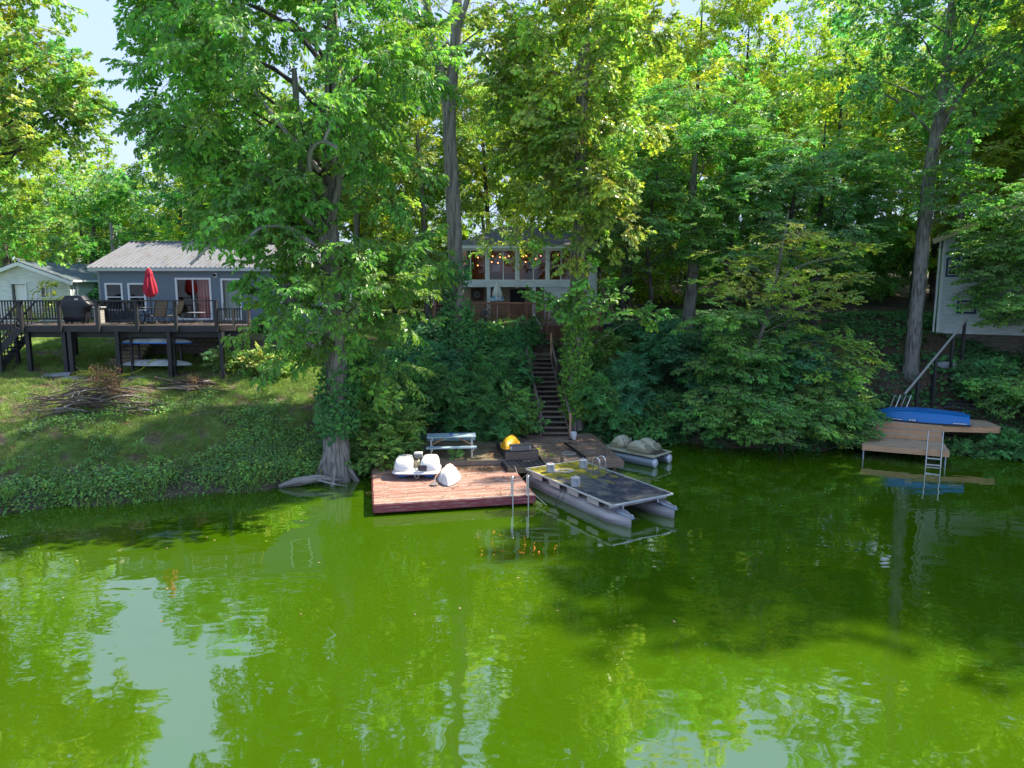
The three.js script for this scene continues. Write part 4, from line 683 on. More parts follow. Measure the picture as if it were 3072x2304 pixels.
// floating pontoon platform
const PT = Math.atan2(0.44, 2.18) ;
{
  const b = thing('pontoon_platform', 'bare pontoon boat platform with dark mossy carpet moored to the dock', 'pontoon boat', [1.62, 0, -24.42], 0);
  // axes: u across, v along towards the lake
  const O = V(0.53, 0, -24.19), U = V(2.71, 0, -24.63).sub(O), Vv = V(2.93, 0, -20.06).sub(O); const L = Vv.length(), Wd = 2.3;
  b.position.copy(O); b.rotation.y = Math.atan2(-Vv.z, Vv.x);                 // local x runs along the boat to its bow, local z points to its left bank side
  const q = U.clone().applyAxisAngle(V(0, 1, 0), -b.rotation.y), sg = Math.sign(q.z), w = Wd * sg;
  const dk = new THREE.BoxGeometry(L, 0.05, Wd), uv = dk.attributes.uv, p = dk.attributes.position; for (let i = 0; i < p.count; i++) uv.setXY(i, p.getX(i) / L + 0.5, p.getZ(i) / Wd + 0.5);
  part(b, 'carpet_deck', dk, M.carpet, [L / 2, 0.595, w / 2]);
  const trim = std([0.52, 0.5, 0.44], 0.5); part(b, 'edge_trim', rbx(L + 0.06, 0.06, 0.05, 0.012), trim, [L / 2, 0.6, -sg * 0.025]); part(b, 'edge_trim', rbx(L + 0.06, 0.06, 0.05, 0.012), trim, [L / 2, 0.6, w + sg * 0.025]); for (const x of [-0.03, L + 0.03]) part(b, 'edge_trim', rbx(0.05, 0.06, Wd, 0.012), x > 1 ? M.alu : trim, [x, 0.6, w / 2]);
  for (const [zz, nm] of [[sg * 0.32, 0], [w - sg * 0.32, 1]]) {
    const r = 0.3, y = 0.12, secs = [], n = 20; const circ = (x, sy, sz, yo) => Array.from({ length: n }, (_, k) => { const a = k / n * 6.2832; return [x, y + yo + Math.sin(a) * r * sy, zz + Math.cos(a) * r * sz]; });
    secs.push(circ(-0.28, 0.5, 0.5, 0), circ(-0.2, 0.85, 0.85, 0), circ(-0.05, 1, 1, 0)); for (let k = 0; k <= 12; k++) secs.push(circ(k / 12 * (L - 0.35), 1, 1, 0));
    secs.push(circ(L - 0.1, 0.95, 0.8, 0.01), circ(L + 0.2, 0.85, 0.5, 0.04), circ(L + 0.48, 0.7, 0.04, 0.08));
    const pn = part(b, 'pontoon', loft(secs), M.aluDull);
    part(pn, 'bow_cap', loft([[[L - 0.5, 0.42, zz - 0.26], [L - 0.5, 0.42, zz + 0.26], [L - 0.5, 0.46, zz + 0.18], [L - 0.5, 0.46, zz - 0.18]], [[L + 0.1, 0.36, zz - 0.2], [L + 0.1, 0.36, zz + 0.2], [L + 0.1, 0.4, zz + 0.14], [L + 0.1, 0.4, zz - 0.14]], [[L + 0.6, 0.3, zz - 0.05], [L + 0.6, 0.3, zz + 0.05], [L + 0.6, 0.33, zz + 0.04], [L + 0.6, 0.33, zz - 0.04]]]), M.aluBlue);
    part(pn, 'bow_ring', new THREE.TorusGeometry(0.05, 0.012, 6, 14), M.alu, [L + 0.5, 0.36, zz], [0, 0.3, 0]);
    part(pn, 'seam', new THREE.TorusGeometry(0.302, 0.006, 5, 28), M.aluDull, [L * 0.36, y, zz], [0, Math.PI / 2, 0]); part(pn, 'seam', new THREE.TorusGeometry(0.302, 0.006, 5, 28), M.aluDull, [L * 0.7, y, zz], [0, Math.PI / 2, 0]);
  }
  for (let k = 0; k < 5; k++) part(b, 'cross_channel', bx(0.08, 0.13, Wd - 0.1), M.aluDull, [0.25 + k * (L - 0.45) / 4, 0.5, w / 2]);
  for (const x of [0.28, 0.36, 0.44, 0.54].map((a, i) => 0.65 + i * (L - 1.2) / 3.4)) part(b, 'fender_plate', bx(0.58, 0.15, 0.02), std([0.5, 0.42, 0.38], 0.7), [x, 0.46, sg * 0.02]);
  for (const z of [sg * 0.45, w - sg * 0.5]) part(b, 'bracket', bx(0.05, 0.2, 0.05), M.alu, [L - 0.08, 0.48, z]);
  // weights on it
}
function weight(x, z, l, top_) {
  const c = thing('concrete_weight', l, 'weight', [x, 0.62, z], 0.3); part(c, 'block', new THREE.LatheGeometry([[0, 0], [0.135, 0], [0.145, 0.02], [0.15, 0.27], [0.14, 0.29], [0, 0.285]].map(a => new THREE.Vector2(...a)), 22), M.concrete);
  part(c, 'eye_bolt', new THREE.TorusGeometry(0.03, 0.008, 6, 12), top_ || M.alu, [0, 0.32, 0]); return c;
}
weight(1.32, -23.72, 'round concrete weight with red tip at the mossy end near the rope coil', M.red); weight(2.5, -24.3, 'round concrete weight at the mossy end near the chrome boarding hoops'); weight(2.02, -22.0, 'round blue-grey concrete weight alone on the dark carpet');
{
  const c = thing('rope_coil', 'loose coil of white rope on the mossy platform end', 'rope', [1.75, 0.63, -23.75]); const pts = []; const r = rng(5); for (let k = 0; k < 50; k++) { const a = k * 0.8, q = 0.12 + 0.13 * r(); pts.push(V(Math.cos(a) * q * 1.6, 0.01 + r() * 0.03, Math.sin(a) * q)); } part(c, 'rope', tube(curve(pts, 260), 0.009, 5), M.rope);
}
{
  const l = thing('boarding_hoops', 'pair of chrome boarding ladder hoops on the platform edge', 'ladder', [2.98, 0.62, -23.85], -0.75);
  for (const z of [0, 0.32]) { const a = []; for (let k = 0; k <= 10; k++) { const t = k / 10 * Math.PI; a.push(V(0.14 - 0.14 * Math.cos(t), 0.42 + 0.13 * Math.sin(t), z)); } part(l, 'hoop', tube([V(0, 0, z), ...a, V(0.3, 0.0, z), V(0.32, -0.3, z)], 0.02, 8), M.chrome); }
  for (const y of [-0.1, -0.25]) part(l, 'rung', tube([[0.31, y, 0], [0.31, y, 0.32]], 0.015, 6), M.chrome);
}
{
  const k = thing('hanging_cord', 'thin dark cord hanging over the platform side', 'cord'); part(k, 'cord', cable([[1.7, 0.64, -22.15], [1.55, 0.4, -22.05], [1.4, 0.02, -21.95], [1.6, 0.2, -21.9], [1.72, 0.6, -22.05]], 0.008, 24), M.dark);
}
// tan pedal catamaran
{
  const b = thing('tan_pedal_catamaran', 'faded tan pedal catamaran on two metal pontoons behind the stair dock', 'pedal boat', [5.41, 0, -26.55]);
  const D = V(3.61, 0, -28.27).sub(V(5.41, 0, -26.55)), L = 2.5, Wd = 1.35; b.rotation.y = Math.atan2(-D.z, D.x);        // local x runs back along the boat from the near front corner
  const sg = -1 * Math.sign(V(1.1, 0, -0.8).applyAxisAngle(V(0, 1, 0), -b.rotation.y).z) * -1, w = Wd * sg;
  part(b, 'deck', rbx(L, 0.07, Wd, 0.03), M.tan, [L / 2, 0.42, w / 2]); part(b, 'deck_edge', rim(L, Wd, { bow: 6, stern: 6, fine: 0.3, r: 0.02, y: 0.44 }), M.tan, [L / 2, 0, w / 2]);
  for (const z of [sg * 0.16, w - sg * 0.16]) {
    const pr = [[0, -0.02], [0.1, -0.015], [0.17, 0.02], [0.19, 0.07], [0.19, 2.2], [0.12, 2.38], [0, 2.45]].map(a => new THREE.Vector2(...a)); const p = part(b, 'pontoon', new THREE.LatheGeometry(pr, 24).rotateZ(-Math.PI / 2), M.aluBlue, [-0.02, 0.17, z]);
    part(p, 'end_cap', new THREE.LatheGeometry([[0, -0.034], [0.1, -0.03], [0.172, 0.01]].map(a => new THREE.Vector2(...a)), 24).rotateZ(-Math.PI / 2), std([0.6, 0.62, 0.66], 0.4, { metalness: 0.4 }), [0, 0, 0]);
    part(b, 'strut', bx(0.03, 0.22, 0.03), M.alu, [0.1, 0.3, z - Math.sign(z - w / 2) * 0.2]);
  }
  const shell = (cx, cz, w2, l, h, lean) => { const ring = (a, c, y, dx) => Array.from({ length: 28 }, (_, k) => { const t = k / 28 * 6.2832, C = Math.cos(t), S = Math.sin(t); return [cx + dx + Math.sign(C) * Math.pow(Math.abs(C), 0.6) * a, 0.45 + y, cz - Math.sign(S) * Math.pow(Math.abs(S), 0.6) * c]; }); return loft([ring(l, w2, 0, 0), ring(l * 0.86, w2 * 0.95, h * 0.35, lean * 0.3), ring(l * 0.5, w2 * 0.85, h * 0.8, lean * 0.8), ring(l * 0.22, w2 * 0.6, h, lean)]); };
  for (const z of [w * 0.27, w * 0.73]) { const s = part(b, 'seat_shell', shell(0.85, z, 0.3, 0.58, 0.42, 0.12), M.tan); part(s, 'seat_hollow', new THREE.SphereGeometry(0.2, 16, 10), M.khaki, [0.5, 0.58, z]); }
  const bow = part(b, 'bow_cowl', shell(1.95, w * 0.45, 0.36, 0.42, 0.46, -0.05), M.tan);
  for (const s of [0.62, 0.5]) part(b, 'moulding_band', cable([[0.35, s, -sg * 0.0 + w * 0.045], [0.9, s + 0.06, w * 0.045], [1.3, s + 0.03, w * 0.045]], 0.014, 10), M.khaki);
  part(b, 'lever', tube([[1.5, 0.45, w * 0.55], [1.55, 0.85, w * 0.55]], 0.018, 6), M.alu); part(b, 'strap', cable([[1.45, 0.5, w * 0.3], [1.6, 0.78, w * 0.3], [1.75, 0.9, w * 0.35]], 0.022, 8), std([0.5, 0.42, 0.33], 0.8));
  part(b, 'debris', rbx(0.25, 0.03, 0.8, 0.01), std([0.06, 0.045, 0.035], 0.95), [0.2, 0.465, w / 2]);
  // registration on the cowl
  const cv = document.createElement('canvas'); cv.width = 256; cv.height = 96; const c = cv.getContext('2d'); c.fillStyle = '#a39c78'; c.fillRect(0, 0, 256, 96); c.fillStyle = '#1d2230'; c.font = 'bold 78px sans-serif'; c.fillText('MA24', 12, 76);
  const t = new THREE.CanvasTexture(cv); t.colorSpace = THREE.SRGBColorSpace;
  const pl = part(b, 'registration_number', new THREE.PlaneGeometry(0.32, 0.12), std([1, 1, 1], 0.7, { map: t }), [1.98, 0.62, w * 0.45 - sg * 0.352]); pl.rotation.y = sg > 0 ? Math.PI : 0; pl.rotation.x = sg > 0 ? 0.1 : -0.1;
}
// ---------------------------------------------------------------- stepped dock with the blue boat
{
  const d = thing('stepped_dock', 'stepped brown dock on metal legs below the pale house', 'dock', [14.11, 0, -28.02], -0.411);
  plankDeck(d, 3.03, 1.75, 0.62, W.cedarTop, 0.14, { seed: 21 }); part(d, 'side_board', bx(3.03, 0.2, 0.04), W.cedar[0], [1.515, 0.48, 0.015]); for (const x of [0.02, 3.01]) part(d, 'side_board', bx(0.04, 0.2, 1.7), W.cedar[1], [x, 0.48, -0.86]);
  for (let k = 0; k < 3; k++) { const y = 0.62 + k * 0.19, z = -1.75 - k * 0.24; part(d, 'riser', bx(3.0, 0.17, 0.03), W.cedar[0], [1.5, y + 0.08, z]); part(d, 'tread', bx(3.06, 0.035, 0.3, k), W.cedarTop[k % 3], [1.5, y + 0.175, z - 0.12]); }
  const ty = 1.19; for (let k = 0; k < 14; k++) part(d, 'plank', bx(k < 4 ? 3.0 + k * 0.5 : 5.2 - (k - 4) * 0.03, 0.04, 0.136, k % 4), pick(W.cedarTop), [(k < 4 ? 3.0 + k * 0.5 : 5.2 - (k - 4) * 0.03) / 2, ty, -2.36 - k * 0.14]);
  bar(d, 'side_board', [3.0, 1.06, -2.28], [5.15, 1.06, -2.85], 0.04, 0.22, W.cedar[2]); bar(d, 'side_board', [5.15, 1.06, -2.85], [5.0, 1.06, -4.2], 0.04, 0.22, W.cedar[1]);
  for (const [x, z] of [[0.06, -0.06], [2.92, -0.06]]) part(d, 'metal_leg', tube([[x, 0.45, z], [x, -1.2, z]], 0.03, 8), M.aluBlue);
  for (const [x, z] of [[0.2, -2.5], [2.9, -2.6], [4.9, -3.2], [0.3, -4.1], [4.8, -4.1]]) part(d, 'support_post', bx(0.12, 1.6, 0.12), W.tread[1], [x, 0.35, z]);
  const l = thing('dock_ladder', 'tall aluminium swim ladder on the front of the stepped dock', 'ladder', [14.11, 0, -28.02], -0.411);
  for (const x of [2.25, 2.75]) part(l, 'rail', tube([[x, 1.38, 0.1], [x, 0.4, 0.11], [x, -0.9, 0.2]], 0.026, 8), M.alu); for (const y of [0.3, 0.05, -0.22]) part(l, 'rung', bx(0.5, 0.04, 0.07), M.alu, [2.5, y, 0.13]);
  for (const x of [2.25, 2.75]) part(l, 'bracket', bx(0.04, 0.04, 0.12), M.alu, [x, 0.55, 0.06]);
}
{
  const c = Math.cos(-0.411), s = Math.sin(-0.411), b = thing('blue_rowboat', 'blue plastic rowing boat lying upside down on the stepped dock', 'boat', [14.11 + 2.3 * c + -2.95 * s, 1.23, -28.02 - 2.3 * s + -2.95 * c], -0.47);
  part(b, 'hull', hull(3.5, 1.25, 0.5, { p: 3.2, rise: 0.22, fine: 0.55, bow: 1.0, stern: 2.4, transom: 0.8, chine: 1, n: 40, m: 28 }), M.blueBoat); part(b, 'gunwale', rim(3.52, 1.28, { fine: 0.55, bow: 1.0, stern: 2.4, transom: 0.8, r: 0.03, y: 0.02 }), M.dark); part(b, 'rub_strip', rim(3.46, 1.22, { fine: 0.55, bow: 1.0, stern: 2.4, transom: 0.8, r: 0.02, y: -0.01 }), std([0.4, 0.38, 0.33], 0.7));
  for (const z of [-0.3, 0, 0.3]) part(b, 'strake', cable([[-1.2, 0.44, z], [0, 0.515 - z * z * 0.1, z], [1.6, 0.42, z]], 0.016, 14), M.blueBoat);
  const ho = { p: 3.2, rise: 0.22, fine: 0.55, bow: 1.0, stern: 2.4, transom: 0.8, chine: 1 };
  const word = (txt, t0, t1, s0, s1, font, slant = 0) => {                 // lettering that follows the curve of the hull
    const cv = document.createElement('canvas'); cv.width = 512; cv.height = 128; const k = cv.getContext('2d'); k.fillStyle = '#04487c'; k.fillRect(0, 0, 512, 128); k.fillStyle = '#dfe9f0'; k.font = font; k.transform(1, 0, slant, 1, 0, 0); k.fillText(txt, 14 - slant * 70, 96, 490);
    const t = new THREE.CanvasTexture(cv); t.colorSpace = THREE.SRGBColorSpace; const g = new THREE.PlaneGeometry(1, 1, 12, 4), p = g.attributes.position;
    for (let i = 0; i < p.count; i++) { const q = hullAt(3.5, 1.25, 0.5, ho, mix(t0, t1, p.getX(i) + 0.5), mix(s0, s1, p.getY(i) + 0.5)); p.setXYZ(i, q[0], q[1] + 0.004, q[2] + 0.008); }
    g.computeVertexNormals(); part(b, 'lettering', g, std([1, 1, 1], 0.4, { map: t }));
  };
  word('\u25a3 SPORTSMAN', 0.17, 0.31, 0.975, 0.915, 'bold 72px sans-serif'); word('OZ\u00b7VOS', 0.37, 0.47, 0.98, 0.9, 'bold 110px sans-serif'); word('Sundolphin', 0.82, 0.97, 0.98, 0.9, 'italic bold 100px serif', -0.2);
}
// railing up the slope
{
  const h = thing('slope_handrail', 'long pale timber handrail climbing from the stepped dock to the pale house', 'handrail');
  const a = V(17.0, 2.3, -30.4), e = V(21.3, 5.35, -33.4); bar(h, 'rail', a, e, 0.075, 0.05, W.grey[0]);
  for (const t of [0.22, 0.5, 0.78, 0.98]) { const p = a.clone().lerp(e, t), g = groundY(p.x, p.z); part(h, 'post', bx(0.1, p.y - g + 0.2, 0.1), W.stain[0], [p.x, (p.y + g - 0.2) / 2 - 0.03, p.z - 0.05]); }
  for (let k = 0; k < 4; k++) { const x = 16.55 + k * 0.2, z = -30.6 + k * 0.06; part(h, 'leaning_bar', tube([[x - 0.2, 1.2, z], [x + 0.25, 2.2, z - 0.2]], 0.022, 6), k % 2 ? M.alu : B.dead); }
}
{
  const s = thing('slope_steps', 'dark timber steps set into the slope beside the long handrail', 'steps');
  for (let k = 0; k < 14; k++) { const t = k / 14, x = 18.6 + t * 4.2, z = -30.2 - t * 3.4, y = groundY(x, z) + 0.06; part(s, 'tread', bx(1.3, 0.12, 0.22, k % 4), W.stain[k % 3], [x, y, z], [0, -0.5, 0]); }
}
{ const r = rng(41), g = new THREE.IcosahedronGeometry(0.4, 2), p = g.attributes.position; for (let i = 0; i < p.count; i++) { const n = 1 + (hash2(Math.round(p.getX(i) * 99), Math.round(p.getY(i) * 99), Math.round(p.getZ(i) * 99)) - 0.5) * 0.2; p.setXYZ(i, p.getX(i) * n * 1.3, p.getY(i) * n * 0.45, p.getZ(i) * n); } g.computeVertexNormals(); const m = top('boulder', g, M.concrete, 'flat pale boulder on the slope below the pale house', 'boulder'); m.position.set(20.6, groundY(20.6, -33.5) + 0.08, -33.5); }
{ const x = 19.2, z = -32.2, l = thing('path_lamp', 'dark round topped path lamp post on the slope beside the handrail', 'lamp post', [x, groundY(x, z) - 0.1, z]); part(l, 'post', cyl(0.05, 0.06, 1.3, 10), M.dark, [0, 0.65, 0]); part(l, 'cap', new THREE.SphereGeometry(0.11, 12, 8), M.dark, [0, 1.36, 0]); }
// ---------------------------------------------------------------- stairs and terraces on the bank
{
  const d = thing('bank_stairs', 'long weathered wooden staircase climbing the overgrown bank', 'staircase');
  const a0 = V(1.88, 0.5, -30.15), a1 = V(1.3, 3.42, -35.0), n = 17, half = 0.56;
  for (let k = 0; k < n; k++) { const p = a0.clone().lerp(a1, k / (n - 1)); part(d, 'tread', bx(1.12, 0.045, 0.27, k % 5), pick(W.tread), [p.x, p.y + 0.12, p.z]); part(d, 'riser', bx(1.06, 0.035, 0.03), W.stain[1], [p.x, p.y + 0.02, p.z - 0.12]); }
  for (const s of [-1, 1]) { const o = V(s * 0.58, 0.02, 0); bar(d, 'stringer', a0.clone().add(o), a1.clone().add(o), 0.05, 0.26, W.tread[1]); }
  const lo = V(0, 0.95, 0); bar(d, 'hand_rail', a0.clone().add(V(-0.62, 0.9, -0.2)), a1.clone().add(V(-0.62, 0.55, 0)), 0.09, 0.05, W.tread[0]);
  bar(d, 'hand_rail', a0.clone().add(V(0.64, 0.85, 0)), a0.clone().lerp(a1, 0.36).add(V(0.6, 0.9, 0)), 0.09, 0.05, W.tread[1]); bar(d, 'hand_rail', a0.clone().lerp(a1, 0.7).add(V(0.62, 0.75, 0)), a1.clone().add(V(0.62, 0.85, -0.2)), 0.09, 0.05, W.tread[2]);
  for (const [t, s, h, m] of [[0, -1, 0.95, W.tread[0]], [0.0, 1, 1.0, W.cedar[1]], [0.36, -1, 0.8, W.tread[1]], [0.36, 1, 0.95, W.tread[1]], [0.7, -1, 0.75, W.tread[1]], [0.7, 1, 0.8, W.tread[1]], [1, 1, 1.2, W.cedar[0]]]) { const p = a0.clone().lerp(a1, t); part(d, 'rail_post', bx(0.09, h + 0.5, 0.09), m, [p.x + s * 0.63, p.y + h / 2 - 0.25, p.z]); }
  // landing and the upper flight
  part(d, 'landing', bx(1.25, 0.05, 1.0), W.tread[1], [1.3, 3.6, -35.6]); part(d, 'landing_riser', bx(1.25, 0.24, 0.04), W.moss[1], [1.3, 3.46, -35.12]); for (const x of [0.75, 1.85]) part(d, 'support_post', bx(0.1, 1.4, 0.1), W.stain[0], [x, 2.95, -35.5]);
  for (let k = 0; k < 6; k++) part(d, 'tread', bx(0.95, 0.04, 0.26, k), W.stain[k % 3], [0.95 - k * 0.05, 3.85 + k * 0.21, -36.0 - k * 0.22]);
  bar(d, 'stringer', [1.45, 3.62, -35.95], [1.25, 4.85, -37.3], 0.05, 0.22, W.tread[2]); bar(d, 'hand_rail', [1.5, 4.75, -35.8], [1.1, 5.5, -36.4], 0.1, 0.04, W.grey[0]); part(d, 'rail_post', bx(0.09, 1.2, 0.09), W.tread[1], [1.42, 4.2, -35.9]);
}
{
  const f = thing('lattice_fence', 'brown lattice fence edging the terrace of the porch house', 'fence', [0, 0, -36.5]);
  const C = W.chocolate; const xs = [-2.3, -1.35, -0.2, 0.75, 1.78, 2.7, 4.3];
  part(f, 'top_rail', bx(6.7, 0.1, 0.12), C[0], [1.0, 6.02, 0]); 
  for (let i = 0; i < xs.length; i++) part(f, 'post', bx(0.1, i < 4 ? 1.5 : 2.4, 0.1), C[i % 2], [xs[i], i < 4 ? 5.3 : 4.85, 0.01]);
  for (let i = 0; i < xs.length - 1; i++) { const y0 = i < 3 ? 4.8 : i === 5 ? 4.9 : 3.9; const p = part(f, 'lattice_panel', lattice(xs[i] + 0.05, xs[i + 1] - 0.05, y0, 5.97, 0.1, 0.038), C[i % 2], [0, 0, 0]); p.userData.kind = 'stuff'; part(f, 'bottom_rail', bx(xs[i + 1] - xs[i] - 0.1, 0.08, 0.06), C[1], [(xs[i] + xs[i + 1]) / 2, y0 - 0.02, 0.02]); }
  part(f, 'rail_board', bx(2.5, 0.06, 0.16), W.stain[2], [-0.9, 4.72, 0.4]); part(f, 'rail_board', bx(2.7, 0.05, 0.1), W.tread[1], [3.1, 4.0, 0.5]);
}
{
  const w = thing('terrace_wall', 'low terracotta block wall beside the lattice fence', 'wall', [3.75, 0, -36.2]); for (let r = 0; r < 5; r++) for (let c = 0; c < 4; c++) part(w, 'block', bx(0.39, 0.19, 0.2), M.terracotta, [-0.6 + c * 0.4 + (r % 2) * 0.12, 5.12 + r * 0.2, -hash2(r, c, 7) * 0.012]);
  const b = thing('lattice_skirt', 'short brown lattice skirt below the terracotta block wall', 'fence', [3.9, 0, -35.9]); const p = part(b, 'lattice_panel', lattice(-1.0, 0.6, 4.35, 4.98, 0.1, 0.036), W.chocolate[0]); p.userData.kind = 'stuff'; for (const x of [-1.05, 0.3, 0.65]) part(b, 'post', bx(0.07, 0.8, 0.07), W.chocolate[1], [x, 4.65, 0]); part(b, 'rail', bx(1.8, 0.05, 0.09), W.chocolate[1], [-0.2, 5.0, 0]);
}
{
  const f = thing('sunburst_rail', 'low brown sunburst railing between vines below the lattice fence', 'railing', [-0.4, 0, -35.6]); const C = W.chocolate;
  part(f, 'top_rail', bx(2.6, 0.07, 0.12), W.stain[2], [0, 4.72, 0]); part(f, 'bottom_rail', bx(2.6, 0.08, 0.08), C[0], [0, 4.2, 0]); for (const x of [-1.2, 0.05, 1.2]) part(f, 'post', bx(0.1, 1.2, 0.1), C[1], [x, 4.5, 0]);
  for (const x0 of [-0.6, 0.6]) for (let k = 0; k < 8; k++) bar(f, 'spoke', [x0 + (k - 3.5) * 0.03, 4.24, 0.01], [x0 + (k - 3.5) * 0.145, 4.68, 0.01], 0.02, 0.05, C[k % 2]);
}
{
  const b = thing('dinner_bell', 'black cast iron dinner bell on a vine covered post', 'bell', [-1.3, 4.3, -35.45]);
  part(b, 'post', bx(0.14, 1.1, 0.14), W.stain[0], [0, 0.5, 0]); part(b, 'bell', new THREE.LatheGeometry([[0, 0.32], [0.1, 0.31], [0.14, 0.24], [0.17, 0.1], [0.23, 0.0], [0.21, 0.0], [0.15, 0.1]].map(a => new THREE.Vector2(...a)), 22), M.black, [0, 1.16, 0]); for (const s of [-1, 1]) part(b, 'yoke', cable([[s * 0.08, 1.05, 0], [s * 0.26, 1.15, 0], [s * 0.22, 1.42, 0], [s * 0.1, 1.46, 0]], 0.018, 10), M.black);
}
{
  const u = thing('patterned_parasol', 'closed pale parasol with blue patterned hem on the porch house terrace', 'parasol', [-0.78, PORCH_Y, -38.0]);
  part(u, 'pole', cyl(0.02, 0.02, 2.1, 8), M.white, [0, 1.05, 0]); part(u, 'base', cyl(0.2, 0.24, 0.08, 16), M.concrete, [0, 0.04, 0]);
  const ring = (r, y, f, n = 32) => Array.from({ length: n }, (_, k) => { const a = k / n * 6.2832, q = r * (1 + f * Math.cos(a * 8)); return [Math.cos(a) * q, y, -Math.sin(a) * q]; });
  part(u, 'canopy', loft([ring(0.24, 1.33, 0.2), ring(0.2, 1.6, 0.2), ring(0.1, 1.95, 0.15), ring(0.02, 2.15, 0)]), M.ivoryCloth); 
  const hem = tex(128, 64, (a, b) => fbm(a * 16, b * 8, 66, 2, 16, 8) > 0.5 ? [0.02, 0.2, 0.4] : [0.5, 0.6, 0.62]); part(u, 'hem', loft([ring(0.29, 1.12, 0.2), ring(0.3, 1.2, 0.2), ring(0.243, 1.34, 0.2)], false), std([1, 1, 1], 0.85, { map: hem }));
}
{
  const b = thing('dartboard', 'black dartboard in an open brown square case on the beige wall', 'dartboard', [-1.98, 6.42, -40.78]);
  part(b, 'case', bx(0.72, 0.72, 0.05), std([0.1, 0.03, 0.015], 0.6), [0, 0, 0]); part(b, 'board', place(cyl(0.28, 0.28, 0.03, 32), 0, 0, 0.04, Math.PI / 2), M.black);
  for (let k = 0; k < 20; k++) if (k % 2) { const g = new THREE.RingGeometry(0.06, 0.2, 3, 1, k * Math.PI / 10, Math.PI / 10); part(b, 'segment', g, std([0.3, 0.28, 0.22], 0.8), [0, 0, 0.057]); }
}
{
  const d = thing('side_steps', 'narrow brown wooden steps climbing beside the ivy trunk to the porch house', 'steps', [-3.55, 0, -37]);
  for (let k = 0; k < 9; k++) part(d, 'tread', bx(0.85, 0.04, 0.26, k % 4), W.chocolate[k % 2], [0, 5.15 + k * 0.2, 0.4 - k * 0.24]);
  for (const s of [-1, 1]) bar(d, 'stringer', [s * 0.44, 5.1, 0.5], [s * 0.44, 6.95, -1.7], 0.05, 0.24, W.chocolate[0]); bar(d, 'hand_rail', [-0.46, 5.9, 0.6], [-0.46, 7.7, -1.4], 0.08, 0.06, W.tread[0]); for (const t of [0, 0.5, 1]) part(d, 'rail_post', bx(0.08, 1.0, 0.08), W.chocolate[1], [-0.46, 5.45 + t * 1.75, 0.5 - t * 2]);
  part(d, 'landing_edge', bx(1.5, 0.14, 0.2), W.tread[0], [-0.3, 5.12, 0.75]);
}
{
  const d = thing('dark_side_deck', 'dark shaded side deck with a slim railing right of the block wall', 'deck', [5.9, 0, -37.0]); d.userData.label = 'dark shaded side deck with a slim railing past the terracotta block wall';
  for (let k = 0; k < 12; k++) part(d, 'plank', bx(3.0, 0.035, 0.136, k % 4), W.stain[k % 3], [0, 4.92, -k * 0.14]); part(d, 'rim_board', bx(3.0, 0.2, 0.05), W.stain[0], [0, 4.8, 0.08]);
  for (const x of [-1.4, -0.2, 1.4]) { const g = groundY(5.9 + x, -37) - 0.2; part(d, 'post', bx(0.1, 5.95 - g, 0.1), W.stain[1], [x, (5.95 + g) / 2, 0.1]); } part(d, 'top_rail', bx(3.0, 0.05, 0.1), W.stain[2], [0, 5.95, 0.1]); for (let k = 0; k < 7; k++) bar(d, 'spoke', [0.6, 5.0, 0.1], [0.6 + (k - 3) * 0.22, 5.9, 0.1], 0.02, 0.035, W.stain[0]); part(d, 'red_sign', bx(0.3, 0.3, 0.02), std([0.16, 0.02, 0.02], 0.7), [0.5, 5.6, -0.5]);
}
{
  const p = thing('leaning_boards', 'mossy boards leaning against the porch house corner', 'boards'); for (const [a, b, m] of [[[4.75, 7.6, -38.8], [5.3, 5.2, -38.0], W.moss[0]], [[4.7, 7.9, -39.0], [5.1, 5.2, -38.4], W.stain[0]], [[4.85, 6.9, -38.7], [5.55, 5.2, -37.8], W.moss[2]]]) bar(p, 'board', a, b, 0.04, 0.16, m);
}
// ---------------------------------------------------------------- leaves, trees, shrubs
// a leaf lies along +x with its midrib folded; blades is the number of triangle pairs
function leafInto(out, m, len, wid, fold, droop, fine) {
  const pts = fine ? [[0, 0, 0], [0.3, -droop * 0.2, 0.42], [0.65, -droop * 0.5, 0.36], [1, -droop, 0], [0.65, -droop * 0.5, -0.36], [0.3, -droop * 0.2, -0.42]] : [[0, 0, 0], [0.42, -droop * 0.35, 0.5], [1, -droop, 0], [0.42, -droop * 0.35, -0.5]];
  const P = pts.map(([x, y, z]) => V(x * len, y * len + Math.abs(z) * wid * fold, z * wid).applyMatrix4(m)), mid = fine ? V(0.5 * len, -droop * 0.35 * len, 0).applyMatrix4(m) : null;
  const tri = fine ? [[0, 1, 3], [1, 2, 3], [0, 3, 5], [5, 3, 4]] : [[0, 1, 2], [0, 2, 3]];
  const h = hash2(out.length, 17, 5), w = hash2(out.length, 29, 7), c = [(0.55 + 0.95 * h) * (0.75 + 0.6 * w), 0.55 + 0.95 * h, (0.55 + 0.95 * h) * (1.2 - 0.5 * w)];
  for (const t of tri) for (const k of t) { out.push(P[k].x, P[k].y, P[k].z); (out.c ??= []).push(...c); }
}
function mat4(pos, dir, up, sc = 1) {                                     // x along dir, y near up
  const x = dir.clone().normalize(); let z = new THREE.Vector3().crossVectors(x, up); if (z.lengthSq() < 1e-5) z = V(0, 0, 1); z.normalize(); const y = new THREE.Vector3().crossVectors(z, x);
  return new THREE.Matrix4().makeBasis(x, y, z).scale(V(sc, sc, sc)).setPosition(pos);
}
const geoOf = a => { const g = new THREE.BufferGeometry(); g.setAttribute('position', new THREE.Float32BufferAttribute(a, 3)); const c = a.c || []; while (c.length < a.length) c.push(0.8); g.setAttribute('color', new THREE.Float32BufferAttribute(c, 3)); return g; };
